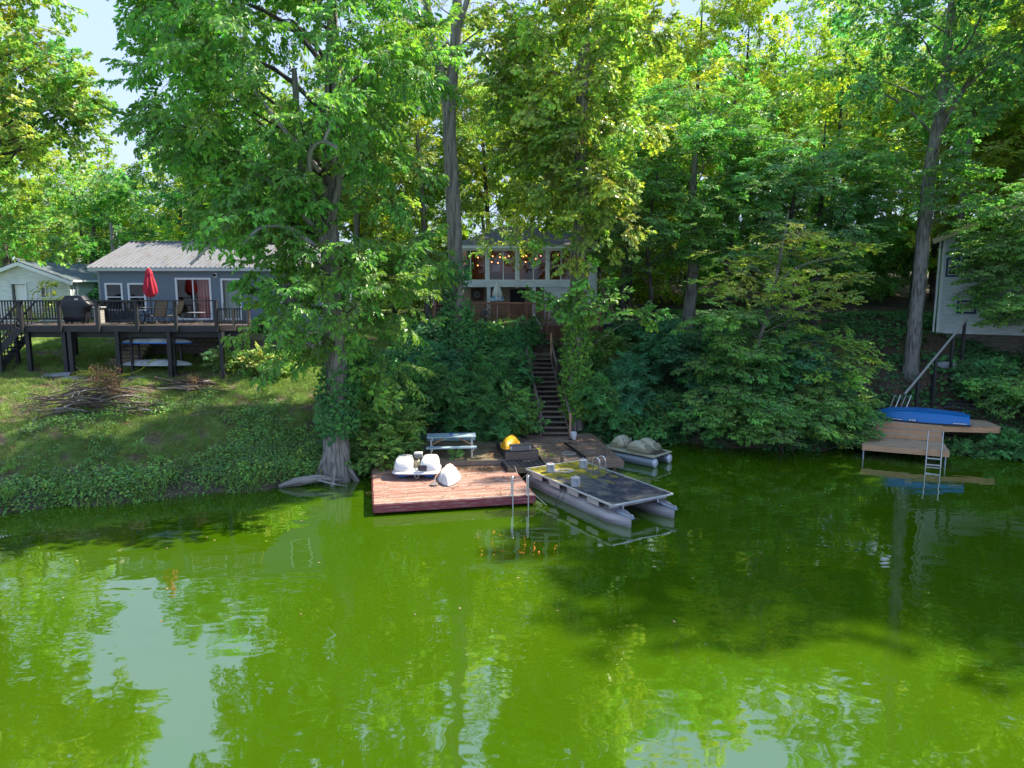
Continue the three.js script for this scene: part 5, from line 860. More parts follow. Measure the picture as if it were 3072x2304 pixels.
const rv = (r, k = 1) => V((r() - 0.5) * 2 * k, (r() - 0.5) * 2 * k, (r() - 0.5) * 2 * k);
function spray(seed, { L = 1.1, twigs = 9, per = 7, len = 0.13, wid = 0.065, spread = 0.9, flat = 0.3, droop = 0.3, hang = 0.4, fine = false, pinnate = false }) {
  const r = rng(seed), out = [];
  const stick = (a, b, w) => { const n = V(0, w, 0); for (const o of [n, V(0, 0, w)]) out.push(a.x - o.x, a.y - o.y, a.z - o.z, a.x + o.x, a.y + o.y, a.z + o.z, b.x, b.y, b.z); for (let k = 0; k < 6; k++) (out.c ??= []).push(0.9, 0.4, 0.6); };
  stick(V(0, 0, 0), V(L * 0.8, -0.04, 0), 0.012);
  for (let i = 0; i < twigs; i++) {
    const t = 0.12 + 0.88 * (i + r() * 0.7) / twigs, s = i % 2 ? 1 : -1, base = V(t * L * 0.85, -0.05 * t, 0), dir = V(0.75 + 0.3 * r(), (r() - 0.45) * flat * 2, s * spread * (0.6 + 0.5 * r())).normalize(), tl = L * (0.5 - 0.22 * t) * (0.8 + 0.4 * r());
    stick(base, base.clone().addScaledVector(dir, tl), 0.006);
    for (let k = 0; k < per; k++) {
      const f = pinnate ? (k + 0.6) / per : 0.25 + 0.75 * (k + r()) / per, p = base.clone().addScaledVector(dir, tl * f); p.y -= f * f * tl * 0.25 * hang;
      const side = new THREE.Vector3().crossVectors(dir, V(0, 1, 0)).normalize();
      const sides = pinnate ? [1, -1] : [k % 2 ? 1 : -1];
      for (const sd of sides) {
        const d = dir.clone().multiplyScalar(pinnate ? 0.45 : 0.6 + 0.5 * r()).addScaledVector(side, sd * (pinnate ? 1 : 0.4 + 0.7 * r())).add(V(0, -hang * (0.4 + 0.8 * r()), 0)).add(rv(r, pinnate ? 0.12 : 0.3)).normalize();
        const up = V(0, 1, 0).add(rv(r, flat)); const q = 0.55 + 0.85 * r();
        leafInto(out, mat4(p.clone().add(rv(r, 0.02)), d, up), len * q, wid * q, 0.25 + 0.3 * r(), droop * r(), fine);
      }
    }
  }
  return geoOf(out);
}
const S = {
  ash: spray(101, { L: 1.15, twigs: 9, per: 7, len: 0.17, wid: 0.1, hang: 0.6, flat: 0.75, droop: 0.35, fine: true }),
  ashSmall: spray(102, { L: 1.0, twigs: 9, per: 7, len: 0.13, wid: 0.065, hang: 0.6, flat: 0.5 }),
  round: spray(103, { L: 1.0, twigs: 9, per: 7, len: 0.14, wid: 0.145, hang: 0.35, flat: 0.7, droop: 0.15, fine: true }),
  maple: spray(104, { L: 1.1, twigs: 9, per: 7, len: 0.14, wid: 0.15, hang: 0.4, flat: 0.55, droop: 0.2 }),
  flat: spray(105, { L: 1.25, twigs: 11, per: 8, len: 0.145, wid: 0.085, hang: 0.2, flat: 0.32, droop: 0.2, spread: 1 }),
  flatFine: spray(106, { L: 1.15, twigs: 10, per: 8, len: 0.12, wid: 0.07, hang: 0.25, flat: 0.3, droop: 0.25, spread: 1, fine: true }),
  pinnate: spray(107, { L: 0.75, twigs: 8, per: 8, len: 0.1, wid: 0.036, hang: 0.35, flat: 0.5, pinnate: true }),
  far: spray(108, { L: 1.5, twigs: 10, per: 6, len: 0.22, wid: 0.15, hang: 0.35, flat: 0.6, droop: 0.2 }),
  farFlat: spray(109, { L: 1.6, twigs: 10, per: 7, len: 0.2, wid: 0.12, hang: 0.2, flat: 0.3, droop: 0.2, spread: 1 }),
  bush: spray(110, { L: 0.62, twigs: 8, per: 7, len: 0.105, wid: 0.075, hang: 0.3, flat: 0.6, droop: 0.2 }),
  ivy: (() => { const r = rng(111), o = []; for (let k = 0; k < 26; k++) { const p = V((r() - 0.5) * 0.6, r() * 0.07, (r() - 0.5) * 0.6), a = r() * 6.28; leafInto(o, mat4(p, V(Math.cos(a), 0.2 - 0.5 * r(), Math.sin(a)), V(0, 1, 0).add(rv(r, 0.5))), 0.11 + 0.05 * r(), 0.1, 0.3, 0.2, false); } return geoOf(o); })(),
  weed: (() => { const r = rng(112), o = []; for (let k = 0; k < 16; k++) { const a = r() * 6.28, h = 0.05 + r() * 0.22, q = 0.05 + r() * 0.12; leafInto(o, mat4(V(Math.cos(a) * q, h, Math.sin(a) * q), V(Math.cos(a), 0.25 - 0.5 * r(), Math.sin(a)), V(0, 1, 0).add(rv(r, 0.4))), 0.06 + 0.06 * r(), 0.055, 0.3, 0.2, false); } return geoOf(o); })(),
  grass: (() => { const r = rng(113), o = []; for (let k = 0; k < 14; k++) { const a = r() * 6.28, h = 0.06 + r() * 0.07, x = (r() - 0.5) * 0.22, z = (r() - 0.5) * 0.22, w = 0.006; const c = Math.cos(a), s = Math.sin(a); o.push(x - s * w, 0, z + c * w, x + s * w, 0, z - c * w, x + c * h * 0.6, h, z + s * h * 0.6); } return geoOf(o); })(),
  litter: (() => { const r = rng(114), o = []; for (let k = 0; k < 7; k++) { const a = r() * 6.28; leafInto(o, mat4(V((r() - 0.5) * 0.3, 0.01 + r() * 0.02, (r() - 0.5) * 0.3), V(Math.cos(a), 0.1, Math.sin(a)), V(0, 1, 0).add(rv(r, 0.4))), 0.05 + 0.04 * r(), 0.04, 0.4, 0.2, false); } return geoOf(o); })(),
};
const tint = (r, v = 0.25, warm = 0.15) => { const k = 1 + (r() - 0.5) * 2 * v, w = (r() - 0.4) * 2 * warm; return rgb(k * (1 + w), k, k * (1 - w * 0.5)); };
// sprays on clumps; each clump is [x, y, z, r]; axis point gives the outward direction
function foliage(parent, name, clumps, sp, mat, per, seed, { axis, flat = false, down = 0.15, size = 1, colour, squash = 0.8, shell = 0.3 } = {}) {
  const r = rng(seed), ms = [], cs = [];
  for (const [cx, cy, cz, cr] of clumps) {
    const ct = (r() - 0.5) * 0.5, hue = (r() - 0.45) * 0.4, n = Math.max(3, Math.round(per * cr * cr));
    for (let k = 0; k < n; k++) {
      const u = r() * 2 - 1, a = r() * 6.2832, s = Math.sqrt(1 - u * u), d = V(s * Math.cos(a), u, s * Math.sin(a)), q = cr * (shell + (1 - shell) * Math.cbrt(r()));
      const p = V(cx + d.x * q, cy + d.y * q * squash, cz + d.z * q);
      const out = axis ? V(p.x - axis[0], 0, p.z - axis[1]).normalize() : d;
      const dir = flat ? V(d.x + out.x * 0.7, (r() - 0.5) * 0.35 - down, d.z + out.z * 0.7).add(rv(r, 0.25)) : d.clone().multiplyScalar(0.9).addScaledVector(out, 0.5).add(V(0, -down, 0)).add(rv(r, 0.45));
      const up = flat ? V(0, 1, 0).add(rv(r, 0.2)) : V(0, 1, 0).addScaledVector(d, 0.4).add(rv(r, 0.5));
      ms.push(mat4(p.addScaledVector(dir.normalize(), -0.4 * size), dir, up, size * (0.75 + 0.5 * r())));
      const c = tint(r, 0.22, 0.14); c.multiplyScalar(1 + ct).multiply(rgb(1 + hue, 1, 1 - hue * 0.6)); if (colour) colour(c, p, r); cs.push(c);
    }
  }
  return copies(parent, name, sp, mat, ms, cs, 'stuff');
}
function clumpsIn(ells, n, r, cr = [0.9, 1.5], minD = 0.7, hollow = 0.45) {   // clump centres spread through ellipsoids [x, y, z, rx, ry, rz]
  const out = []; let guard = 0; const vol = ells.map(e => e[3] * e[4] * e[5]), tot = vol.reduce((a, b) => a + b);
  while (out.length < n && guard++ < n * 60) {
    let w = r() * tot, i = 0; while (w > vol[i]) w -= vol[i++]; const e = ells[i];
    const d = rv(r); const l = d.length(); if (l > 1 || l < hollow) continue;
    const c = [e[0] + d.x * e[3], e[1] + d.y * e[4], e[2] + d.z * e[5], mix(cr[0], cr[1], r())];
    if (out.some(o => Math.hypot(o[0] - c[0], o[1] - c[1], o[2] - c[2]) < minD * (o[3] + c[3]) / 2)) continue; out.push(c);
  }
  return out;
}
function trunkGeo(pts, radii, seg = 14, seed = 1) { const c = new THREE.CatmullRomCurve3(pts.map(p => V(...p))), n = Math.max(10, pts.length * 5), P = c.getPoints(n), rad = P.map((_, i) => { const t = i / n * (radii.length - 1), k = Math.min(radii.length - 2, Math.floor(t)); return mix(radii[k], radii[k + 1], t - k); }); return tube(P, rad, seg, { wobble: 0.3, seed }); }
function limbsTo(parent, clumps, trunk, mat, r, r0 = 0.09, merged = false, bias = 0.55) {   // a limb from the trunk up to each clump
  const c = new THREE.CatmullRomCurve3(trunk.map(p => V(...p))), gs = []; const ys = c.getPoints(60);
  for (const [x, y, z, cr] of clumps) {
    const hd = Math.min(...ys.map(p => Math.hypot(p.x - x, p.z - z))); const want = y - hd * bias - 0.3; let b = ys[0]; for (const p of ys) if (Math.abs(p.y - want) < Math.abs(b.y - want)) b = p;
    const q = V(x, y, z), len = b.distanceTo(q), m1 = b.clone().lerp(q, 0.35).add(V(0, len * 0.06, 0)).add(rv(r, len * 0.06)), m2 = b.clone().lerp(q, 0.7).add(V(0, len * 0.05, 0)).add(rv(r, len * 0.05)), k = clamp(len / 5, 0.35, 1.3) * r0;
    gs.push(tube(curve([b, m1, m2, q], merged ? 5 : 9), Array.from({ length: merged ? 6 : 10 }, (_, i) => mix(k, 0.012, i / (merged ? 5 : 9))), merged ? 4 : 6, { cap: false }));
  }
  if (merged) { if (gs.length) part(parent, 'branches', merge(gs), mat).userData.kind = 'stuff'; } else gs.forEach(g => part(parent, 'limb', g, mat));
}
function tree(name, label, group, base, trunk, radii, barkM, groups, o = {}) {   // trunk points are relative to the base
  const t = thing(name, label, 'tree', base, 0, group), r = rng(o.seed || 7); const T = part(t, 'trunk', trunkGeo(trunk, radii, o.seg || 14, o.seed), barkM);
  for (const st of o.stems || []) part(t, 'trunk', trunkGeo(st[0], st[1], 10, 3), barkM);
  groups.forEach((g, i) => { const cl = g.clumps || clumpsIn(g.ells, g.n, r, g.cr || [0.9, 1.5], g.minD, g.hollow); if (g.limbs !== false) limbsTo(t, cl.slice(0, g.limbs || cl.length), trunk, g.limbMat || barkM, r, g.limbR || 0.08, g.merged, g.bias); const cut = g.keep ? cl.filter(g.keep) : cl; foliage(t, 'crown', cut, g.spray, g.mat, g.per || 14, (o.seed || 7) * 31 + i, { axis: [0, 0], ...g.opt }); });
  return t;
}
// ---------------------------------------------------------------- the trees of the photograph
// great tree at the water's edge; base at the bank
{
  const b = [-6.35, 0.1, -25.0];
  const t = tree('bank_tree', 'great leafy tree with ivy skirted trunk at the edge of the bank', null, b,
    [[0, -0.4, 0], [0.02, 1.2, 0], [0.1, 3.5, -0.1], [0.05, 6.0, -0.2], [0.0, 8.6, -0.2], [0.15, 12, -0.3], [0.3, 16, -0.4], [0.3, 20, -0.4]], [0.62, 0.44, 0.36, 0.33, 0.3, 0.24, 0.17, 0.06], B.pale,
    [{ ells: [[-0.9, 14.5, -0.4, 5.0, 5.8, 4.4]], n: 88, cr: [0.85, 1.45], minD: 0.62, keep: ([x, y]) => y > 11 || x > -2.5 - (y - 6) * 0.6, spray: S.ash, mat: F.ash, per: 9, limbs: 34, limbMat: B.dark, limbR: 0.09, opt: { down: 0.45 } },
     { ells: [[0.9, 6.4, 0.2, 3.6, 3.0, 2.6], [-2.6, 9.4, 0, 3.2, 2.2, 2.6]], n: 46, cr: [0.75, 1.25], minD: 0.62, keep: ([x, y]) => x > -2.5 - (y - 6) * 0.6, spray: S.ash, mat: F.ash, per: 10, limbs: 16, limbMat: B.dark, limbR: 0.06, bias: 0.2, opt: { down: 0.5 } }],
    { seed: 5, seg: 20, stems: [[[[0.0, 7.5, -0.1], [-0.35, 9.2, 0.1], [-0.75, 11, 0.2], [-0.9, 14, 0.1]], [0.2, 0.17, 0.14, 0.08]], [[[0.05, 8.8, 0], [0.5, 10.5, 0.2], [0.7, 13, 0.4]], [0.16, 0.13, 0.06]]] });
  // bare grey dead limbs in front of the leaves
  for (const [pts, rd] of [[[[0.0, 10.6, 0.8], [-0.7, 11.6, 1.8], [-1.6, 12.9, 2.4], [-2.2, 14.6, 2.8], [-2.75, 15.4, 3.0]], [0.1, 0.09, 0.075, 0.06, 0.03]], [[[-0.1, 10.5, 1.6], [0.2, 11.0, 2.4], [0.7, 11.15, 2.8], [1.1, 10.95, 2.9]], [0.09, 0.07, 0.06, 0.05]], [[[0.7, 11.15, 2.8], [0.95, 11.7, 2.9], [1.1, 12.4, 2.9]], [0.05, 0.035, 0.02]], [[[-0.3, 8.2, 0.6], [-0.9, 8.7, 1.8], [-1.5, 8.6, 2.4], [-2.0, 8.1, 2.6]], [0.08, 0.07, 0.06, 0.03]], [[[-2.0, 9.4, 1.8], [-3.2, 7.9, 2.6], [-3.6, 7.5, 2.7]], [0.02, 0.04, 0.05]], [[[-0.2, 8.6, 0.2], [-1.6, 10.2, 0.8], [-3.4, 11.0, 1.2]], [0.12, 0.09, 0.04]]]) part(t, 'dead_limb', trunkGeo(pts, rd, 8, 9), B.dead);
  for (let k = 0; k < 5; k++) { const a = 0.2 + k * 1.3; part(t, 'root', trunkGeo([[0.35 * Math.cos(a), 0.6, 0.35 * Math.sin(a)], [0.65 * Math.cos(a), 0.1, 0.65 * Math.sin(a)], [1.1 * Math.cos(a), -0.45, 1.1 * Math.sin(a)]], [0.16, 0.12, 0.05], 8, k), B.pale); }
}
function ivyOn(name, label, base, pts, rad, y0, y1, n, seed, col = F.ivy, bulge = 0.2) {          // leaves wrapped round a trunk
  const t = thing(name, label, 'ivy', base, 0), r = rng(seed), c = new THREE.CatmullRomCurve3(pts.map(p => V(...p))), P = c.getPoints(80), ms = [], cs = [];
  for (let k = 0; k < n; k++) {
    const y = mix(y0, y1, Math.pow(r(), 1.3)); let p = P[0]; for (const q of P) if (Math.abs(q.y - y) < Math.abs(p.y - y)) p = q;
    const a = r() * 6.2832, thin = 1 - smooth(y0, y1, y); if (vnoise(a * 1.2, y * 0.9, seed) < 0.35 - thin * 0.3) continue;
    const d = V(Math.cos(a), 0, Math.sin(a)); ms.push(mat4(V(p.x, y, p.z).addScaledVector(d, rad + bulge * r() * (0.4 + thin)), V(-d.z, -0.9, d.x).add(rv(r, 0.4)), d.clone().add(rv(r, 0.3)), 0.8 + 0.6 * r())); cs.push(tint(r, 0.3, 0.15));
  }
  copies(t, 'leaves', S.ivy, col, ms, cs, 'stuff'); part(t, 'stem', tube(curve([[pts[0][0] + rad, y0, rad * 0.4], [pts[0][0] - rad * 0.3, (y0 + y1) / 2, rad], [pts[0][0] + rad * 0.4, y1 * 0.9, rad * 0.9]], 12), 0.02, 5), B.twig);
  return t;
}
ivyOn('ivy_vine', 'ivy wrapped round the lower trunk of the great bank tree', [-6.35, 0.1, -25.0], [[0, 0, 0], [0.02, 1.2, 0], [0.1, 3.5, -0.1], [0.05, 6.0, -0.2]], 0.4, 1.75, 4.2, 100, 51);
// tall grey trunk with ivy, forked high up
{
  const b = [-2.5, 2.2, -32.0], pts = [[0, -0.5, 0], [0.03, 2, 0], [0.0, 6, 0], [-0.15, 10, 0], [-0.2, 12.2, 0], [0.1, 15, 0], [0.25, 19, 0], [0.2, 24, 0]];
  tree('forked_tree', 'tall grey forked trunk rising through the leaves beside the porch house', null, b, pts, [0.42, 0.35, 0.32, 0.31, 0.29, 0.23, 0.17, 0.08], B.pale,
    [{ ells: [[0.3, 15.2, -1.5, 3.2, 3.0, 3.0]], n: 18, cr: [0.8, 1.3], spray: S.ashSmall, mat: F.forest, per: 9, limbs: 10, opt: { down: 0.3 } }, { ells: [[2.6, 9.5, -2.5, 1.6, 3.5, 1.6]], n: 12, cr: [0.8, 1.3], spray: S.ashSmall, mat: F.forest, per: 9, limbs: false }], { seed: 15, seg: 16, stems: [[[[-0.2, 11.8, 0], [-0.5, 13.5, -0.1], [-1.0, 15.5, -0.2], [-1.2, 20, -0.2]], [0.24, 0.22, 0.2, 0.1]], [[[0.22, 15.5, 0], [0.9, 17.2, 0.1], [1.8, 17.8, 0.2]], [0.14, 0.1, 0.05]]] });
  ivyOn('ivy_vine', 'thick ivy covering the foot of the tall grey forked trunk', b, pts, 0.42, 0.0, 5.6, 260, 52, F.ivy, 0.3);
}
// pale trunk by the stairs with sunlit crown
{
  const b = [2.85, 1.0, -31.6], pts = [[0, -0.5, 0], [0.02, 3, 0], [0.05, 7, 0], [0.1, 12, 0], [0.2, 18, 0], [0.25, 24, 0]];
  tree('stair_tree', 'pale straight trunk with a bright sunlit crown beside the bank stairs', null, b, pts, [0.4, 0.33, 0.31, 0.27, 0.2, 0.08], B.pale,
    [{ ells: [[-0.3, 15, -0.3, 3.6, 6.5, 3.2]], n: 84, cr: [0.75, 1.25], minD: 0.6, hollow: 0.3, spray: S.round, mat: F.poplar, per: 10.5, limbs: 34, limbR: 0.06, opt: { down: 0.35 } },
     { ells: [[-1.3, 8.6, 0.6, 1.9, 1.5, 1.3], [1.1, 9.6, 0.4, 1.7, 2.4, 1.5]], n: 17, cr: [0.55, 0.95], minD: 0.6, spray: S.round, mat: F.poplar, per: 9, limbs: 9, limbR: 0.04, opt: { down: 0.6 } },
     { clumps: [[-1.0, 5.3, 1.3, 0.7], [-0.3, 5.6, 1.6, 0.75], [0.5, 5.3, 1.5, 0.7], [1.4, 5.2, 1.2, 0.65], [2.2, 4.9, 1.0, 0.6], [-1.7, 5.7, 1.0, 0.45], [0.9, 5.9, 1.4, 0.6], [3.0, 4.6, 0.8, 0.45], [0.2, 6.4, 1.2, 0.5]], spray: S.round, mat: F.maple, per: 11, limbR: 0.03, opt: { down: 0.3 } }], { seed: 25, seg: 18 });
  ivyOn('ivy_vine', 'ivy climbing the pale straight trunk beside the bank stairs', b, pts, 0.35, 0.0, 4.8, 150, 53, F.maple, 0.25);
}
// dark trunk above the slope on the far bank
{
  const b = [19.2, 3.2, -34.0], pts = [[0, -1.6, 0], [0.0, 0.4, 0], [0.1, 6, 0], [0.2, 9.5, 0], [0.5, 13, 0], [0.6, 18, 0], [0.6, 23, 0]];
  tree('slope_tree', 'tall bare trunked tree on the slope beside the pale house', null, b, pts, [0.5, 0.34, 0.29, 0.26, 0.21, 0.16, 0.05], B.mid,
    [{ ells: [[0.0, 14.5, 0.5, 4.6, 4.2, 3.8]], n: 46, cr: [0.8, 1.3], spray: S.maple, mat: F.forestBlue, per: 7, limbs: 24, limbR: 0.07, opt: { down: 0.2 } }, { ells: [[1.0, 8.0, 1.0, 2.2, 1.2, 1.4], [-1.5, 9.6, 0.6, 2.0, 1.0, 1.2]], n: 12, cr: [0.6, 1.0], spray: S.flat, mat: F.understory, per: 8, limbs: 7, limbR: 0.04, opt: { flat: true } }], { seed: 35, seg: 16, stems: [[[[0.3, 10.4, 0], [1.4, 12.4, -0.2], [2.6, 14.5, -0.3]], [0.15, 0.12, 0.05]]] });
}
// big tree over the garage, trunk just out of the frame
{
  const b = [-24.6, groundY(-24.6, -31.5), -31.5], pts = [[0, -0.5, 0], [0.1, 3, 0], [0.3, 7, 0.2], [0.2, 12, 0.2], [0.4, 18, 0.2]];
  tree('lawn_tree', 'broad sunlit tree hanging over the white garage and the deck stairs', null, b, pts, [0.55, 0.45, 0.38, 0.26, 0.1], B.dark,
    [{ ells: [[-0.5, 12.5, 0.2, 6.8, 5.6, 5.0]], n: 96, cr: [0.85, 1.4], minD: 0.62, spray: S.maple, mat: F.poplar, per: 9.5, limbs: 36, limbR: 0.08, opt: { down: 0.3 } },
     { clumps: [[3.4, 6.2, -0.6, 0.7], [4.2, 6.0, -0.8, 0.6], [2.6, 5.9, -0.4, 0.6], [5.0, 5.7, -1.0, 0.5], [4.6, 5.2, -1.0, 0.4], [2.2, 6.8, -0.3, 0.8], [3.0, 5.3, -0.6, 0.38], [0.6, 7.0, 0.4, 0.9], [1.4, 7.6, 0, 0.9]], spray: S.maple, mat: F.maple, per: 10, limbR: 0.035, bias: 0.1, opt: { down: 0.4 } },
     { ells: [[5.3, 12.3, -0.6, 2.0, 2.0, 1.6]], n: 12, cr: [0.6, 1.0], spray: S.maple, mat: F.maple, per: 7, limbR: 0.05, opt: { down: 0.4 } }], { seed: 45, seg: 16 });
}
// young bright tree leaning from the shrubs on the far bank
{
  const b = [10.2, groundY(10.2, -31.6), -31.6], pts = [[0, -0.4, 0], [0.1, 1.6, 0.2], [0.6, 3.6, 0.5], [1.0, 5.6, 0.7], [1.3, 7.6, 0.8], [1.5, 9.2, 0.8]];
  tree('young_lime_tree', 'slender leaning young tree with bright yellow-green leaves above the lake shrubs', null, b, pts, [0.11, 0.1, 0.085, 0.06, 0.04, 0.015], B.mid,
    [{ ells: [[1.6, 6.6, 0.9, 3.3, 2.4, 2.0]], n: 28, cr: [0.5, 0.95], minD: 0.65, spray: S.flatFine, mat: F.lime, per: 7, limbR: 0.035, opt: { flat: true, down: 0.05, squash: 0.55 } },
     { clumps: [[3.4, 3.2, 1.0, 1.0], [4.2, 3.0, 1.3, 0.9], [2.8, 3.7, 1.2, 0.9], [5.0, 2.6, 1.4, 0.7], [3.6, 2.2, 1.4, 0.9], [2.9, 1.6, 1.6, 0.8], [3.9, 1.3, 1.6, 0.8], [4.4, 3.9, 1.0, 0.7]], spray: S.flatFine, mat: F.lime, per: 9, limbR: 0.035, opt: { flat: true, down: 0.12, squash: 0.6, colour: c => c.multiply(rgb(0.72, 0.9, 1)) } },
     { ells: [[-0.6, 3.8, 0.9, 2.2, 1.8, 1.2]], n: 16, cr: [0.5, 0.9], spray: S.flat, mat: F.understory, per: 9, limbR: 0.03, opt: { flat: true, squash: 0.6 } }], { seed: 55, seg: 10 });
}
// dark leafy trees between the porch house and the lake shrubs
const wooded = 'leafy trees crowding the bank past the porch house';
for (const [x, z, h, rr_, cx, cyl_, n, mat, sp, seed] of [[9.2, -37.5, 12.5, 0.34, 0.2, 1, 30, F.understory, S.flat, 61], [13.6, -35.8, 10.5, 0.16, 0.3, 1, 20, F.forestBlue, S.flat, 62], [6.6, -36.2, 9.5, 0.13, 0.4, 1, 24, F.maple, S.flat, 63], [16.3, -38.5, 11.5, 0.2, 0, 1, 30, F.understory, S.flat, 64], [23.6, -32.4, 9, 0.12, -0.2, 1, 40, F.understory, S.flat, 65], [12.0, -40, 14, 0.26, 0, 1, 26, F.maple, S.maple, 66]]) {
  const gy = groundY(x, z), low = seed === 65 ? 3 : seed === 61 ? 5.5 : 4.2, hh = h - low;
  tree('bank_wood_tree', ['broad dark tree with thick trunk between porch house and lake shrubs', 'slim tree with layered blue-green leaves above the lake shrubs', 'small leafy tree against the porch house corner', 'slim tree with layered leaves left of the bare slope', 'layered leafy tree in front of the pale house', 'tall dark tree behind the slim layered trees'][seed - 61].replace('left of', 'beside'), wooded, [x, gy, z], [[0, -0.4, 0], [cx, h * 0.3, 0.1], [cx * 0.4, h * 0.6, 0], [cx * 1.5, h * 0.95, 0]], [rr_, rr_ * 0.85, rr_ * 0.6, 0.03], seed === 61 ? B.mid : B.dark,
    [{ ells: [[0, low + hh * 0.5, 0.4, seed === 65 ? 2.6 : 3.6, hh * 0.52, 2.8]], n: n + 8, cr: [0.8, 1.35], minD: 0.6, spray: sp, mat, per: 8, limbs: 16, limbR: 0.05, opt: { flat: sp === S.flat, squash: 0.55, down: 0.12 } }], { seed, seg: 12 });
}
// tall trees along the shore past the edge of the frame, whose shade lies on the water
for (const [x, z, h, low, n, seed, l] of [[25.6, -30.6, 27, 13, 40, 71, 'tall shore tree standing close past the pale house'], [30.5, -26.5, 26, 6, 60, 72, 'tall shore tree on the bank past the layered slope shrubs'], [36, -25.5, 27, 6, 60, 73, 'tall shore tree farther along the bank from the pale house'], [33.5, -31, 28, 7, 50, 74, 'tall shore tree standing uphill of the other shore trees'], [41.5, -24.5, 27, 7, 50, 75, 'tall shore tree farthest along the bank from the pale house']]) {
  const gy = groundY(x, z); tree('shore_tree', l, 'tall trees along the shore', [x, gy, z], [[0, -0.5, 0], [0.2, h * 0.3, 0.1], [0.1, h * 0.6, 0], [0.4, h * 0.95, 0]], [0.4, 0.34, 0.24, 0.05], B.mid, [{ ells: [[0, (low + h) / 2, 0.3, 4.6, (h - low) / 2, 4.2]], n: Math.round(n * 1.3), cr: [1.3, 2.1], minD: 0.5, spray: S.far, mat: F.forest, per: 5.6, limbs: 16, limbR: 0.07, merged: true, opt: { squash: 0.7 } }], { seed, seg: 10 });
}
// the forest behind: every tree with its own trunk and crown
{
  const r = rng(900), list = [], sp = [[S.far, F.forest], [S.farFlat, F.forest], [S.far, F.forestBlue], [S.far, F.lime], [S.farFlat, F.forestBlue]];
  const add = (x, z, h, rad, k, low = 0.25) => list.push([x, z, h, rad, k, low]);
  // behind the grey house and garage: lower, leaving the gap of sky
  for (const a of [[-33, -56, 12, 4, 3], [-27.5, -60, 11.5, 4, 3], [-24, -64, 13, 4, 0], [-21.5, -50, 14.5, 3.0, 2], [-19.5, -56, 15.5, 3.2, 0], [-17.2, -47, 12, 2.8, 2], [-15.4, -52, 17.5, 3.6, 0], [-12.6, -47, 13, 3.2, 0], [-12, -58, 19, 4, 3], [-36, -50, 17, 4.5, 0], [-39, -44, 18, 4.5, 3], [-30.5, -52, 9.5, 3.5, 2], [-9.5, -44, 14, 3.2, 0], [-8.5, -52, 20, 4, 3], [-42, -60, 14, 5, 0]]) add(...a);
  for (let k = 0; k < 13; k++) add(-50 + k * 5.2 + r() * 2, -68 - r() * 6, 10 + r() * 3, 4.2, [0, 3, 0][k % 3], 0.03);
  // behind and beside the porch house
  for (const a of [[-5.4, -46, 17, 3.6, 0], [-4, -55, 20, 4, 3], [-1.5, -50, 15, 3.6, 0], [1.5, -56, 20, 4, 3], [4.5, -49, 17, 3.6, 3], [7.0, -45, 16, 3.4, 0], [6, -58, 22, 4.2, 3]]) add(...a);
  // dense wood on the hill
  for (let k = 0; k < 30; k++) { const t = k / 30, z = -43 - (k % 5) * 6.5 - r() * 3, x = mix(8.5, 46, (k * 0.381966) % 1) * (-z / 48) * 0.92; add(x, z, 17 + r() * 7, 3.4 + r() * 1.2, [0, 3, 1, 3, 0, 3][Math.floor(r() * 6)], 0.12 + 0.2 * r()); }
  for (let k = 0; k < 7; k++) add(24 + k * 3.4 + r(), -40 - r() * 5 - (k % 2) * 5, 15 + r() * 5, 3.4, [1, 4, 0][k % 3], 0.2);
  const L = ['tall broadleaf tree of the wood behind the houses', 'layered broadleaf tree of the wood behind the houses', 'blue-green broadleaf tree of the wood behind the houses', 'sunlit yellow-green tree of the wood behind the houses', 'dark layered tree of the wood behind the houses'];
  list.forEach(([x, z, h, rad, k, low], i) => {
    const gy = groundY(x, z), lean = (r() - 0.5) * 1.6, tr = 0.13 + r() * 0.16, c0 = h * low, hh = h - c0;
    tree('forest_tree', L[k], 'trees of the wood behind the houses', [x, gy, z], [[0, -0.5, 0], [lean * 0.2, h * 0.3, 0], [lean * 0.7, h * 0.6, 0], [lean, h * 0.82, 0]], [tr, tr * 0.85, tr * 0.6, 0.04], r() < 0.3 ? B.mid : B.dark,
      [{ ells: [[lean * 0.6, c0 + hh * 0.52, 0, rad, hh * 0.5, rad * 0.85]], n: 25, cr: [1.0, 1.8], minD: 0.55, hollow: 0.35, spray: sp[k][0], mat: sp[k][1], per: 4.2, limbs: 12, limbR: 0.06, merged: true, opt: { flat: sp[k][0] === S.farFlat, squash: 0.7, down: 0.15 } }], { seed: 1000 + i, seg: 8 });
  });
}
// ---------------------------------------------------------------- shrubs, vines, ground cover, brush
function shrub(name, label, group, [x, z], [rx, ry, rz], n, sp, mat, per, seed, o = {}) {
  const gy = (o.y ?? groundY(x, z)), t = thing(name, label, 'shrub', [x, gy, z], 0, group), r = rng(seed), cl = [];
  let g = 0; while (cl.length < n && g++ < n * 40) { const d = rv(r); if (d.length() > 1 || d.length() < 0.4 || d.y < -0.25) continue; cl.push([d.x * rx, ry * 0.45 + d.y * ry * 0.6, d.z * rz, mix(0.42, 0.75, r()) * (o.cs || 1)]); }
  foliage(t, 'foliage', cl, sp, mat, per, seed * 3, { axis: [0, 0], ...o.opt });
  cl.slice(0, 7).forEach(([a, b, c]) => part(t, 'stem', tube(curve([[a * 0.15, -0.2, c * 0.15], [a * 0.5, b * 0.6, c * 0.5], [a, b, c]], 6), [0.03, 0.028, 0.024, 0.02, 0.016, 0.012, 0.008], 5, { cap: false }), B.twig));
  return t;
}
const bankG = 'shrubs on the overgrown bank';
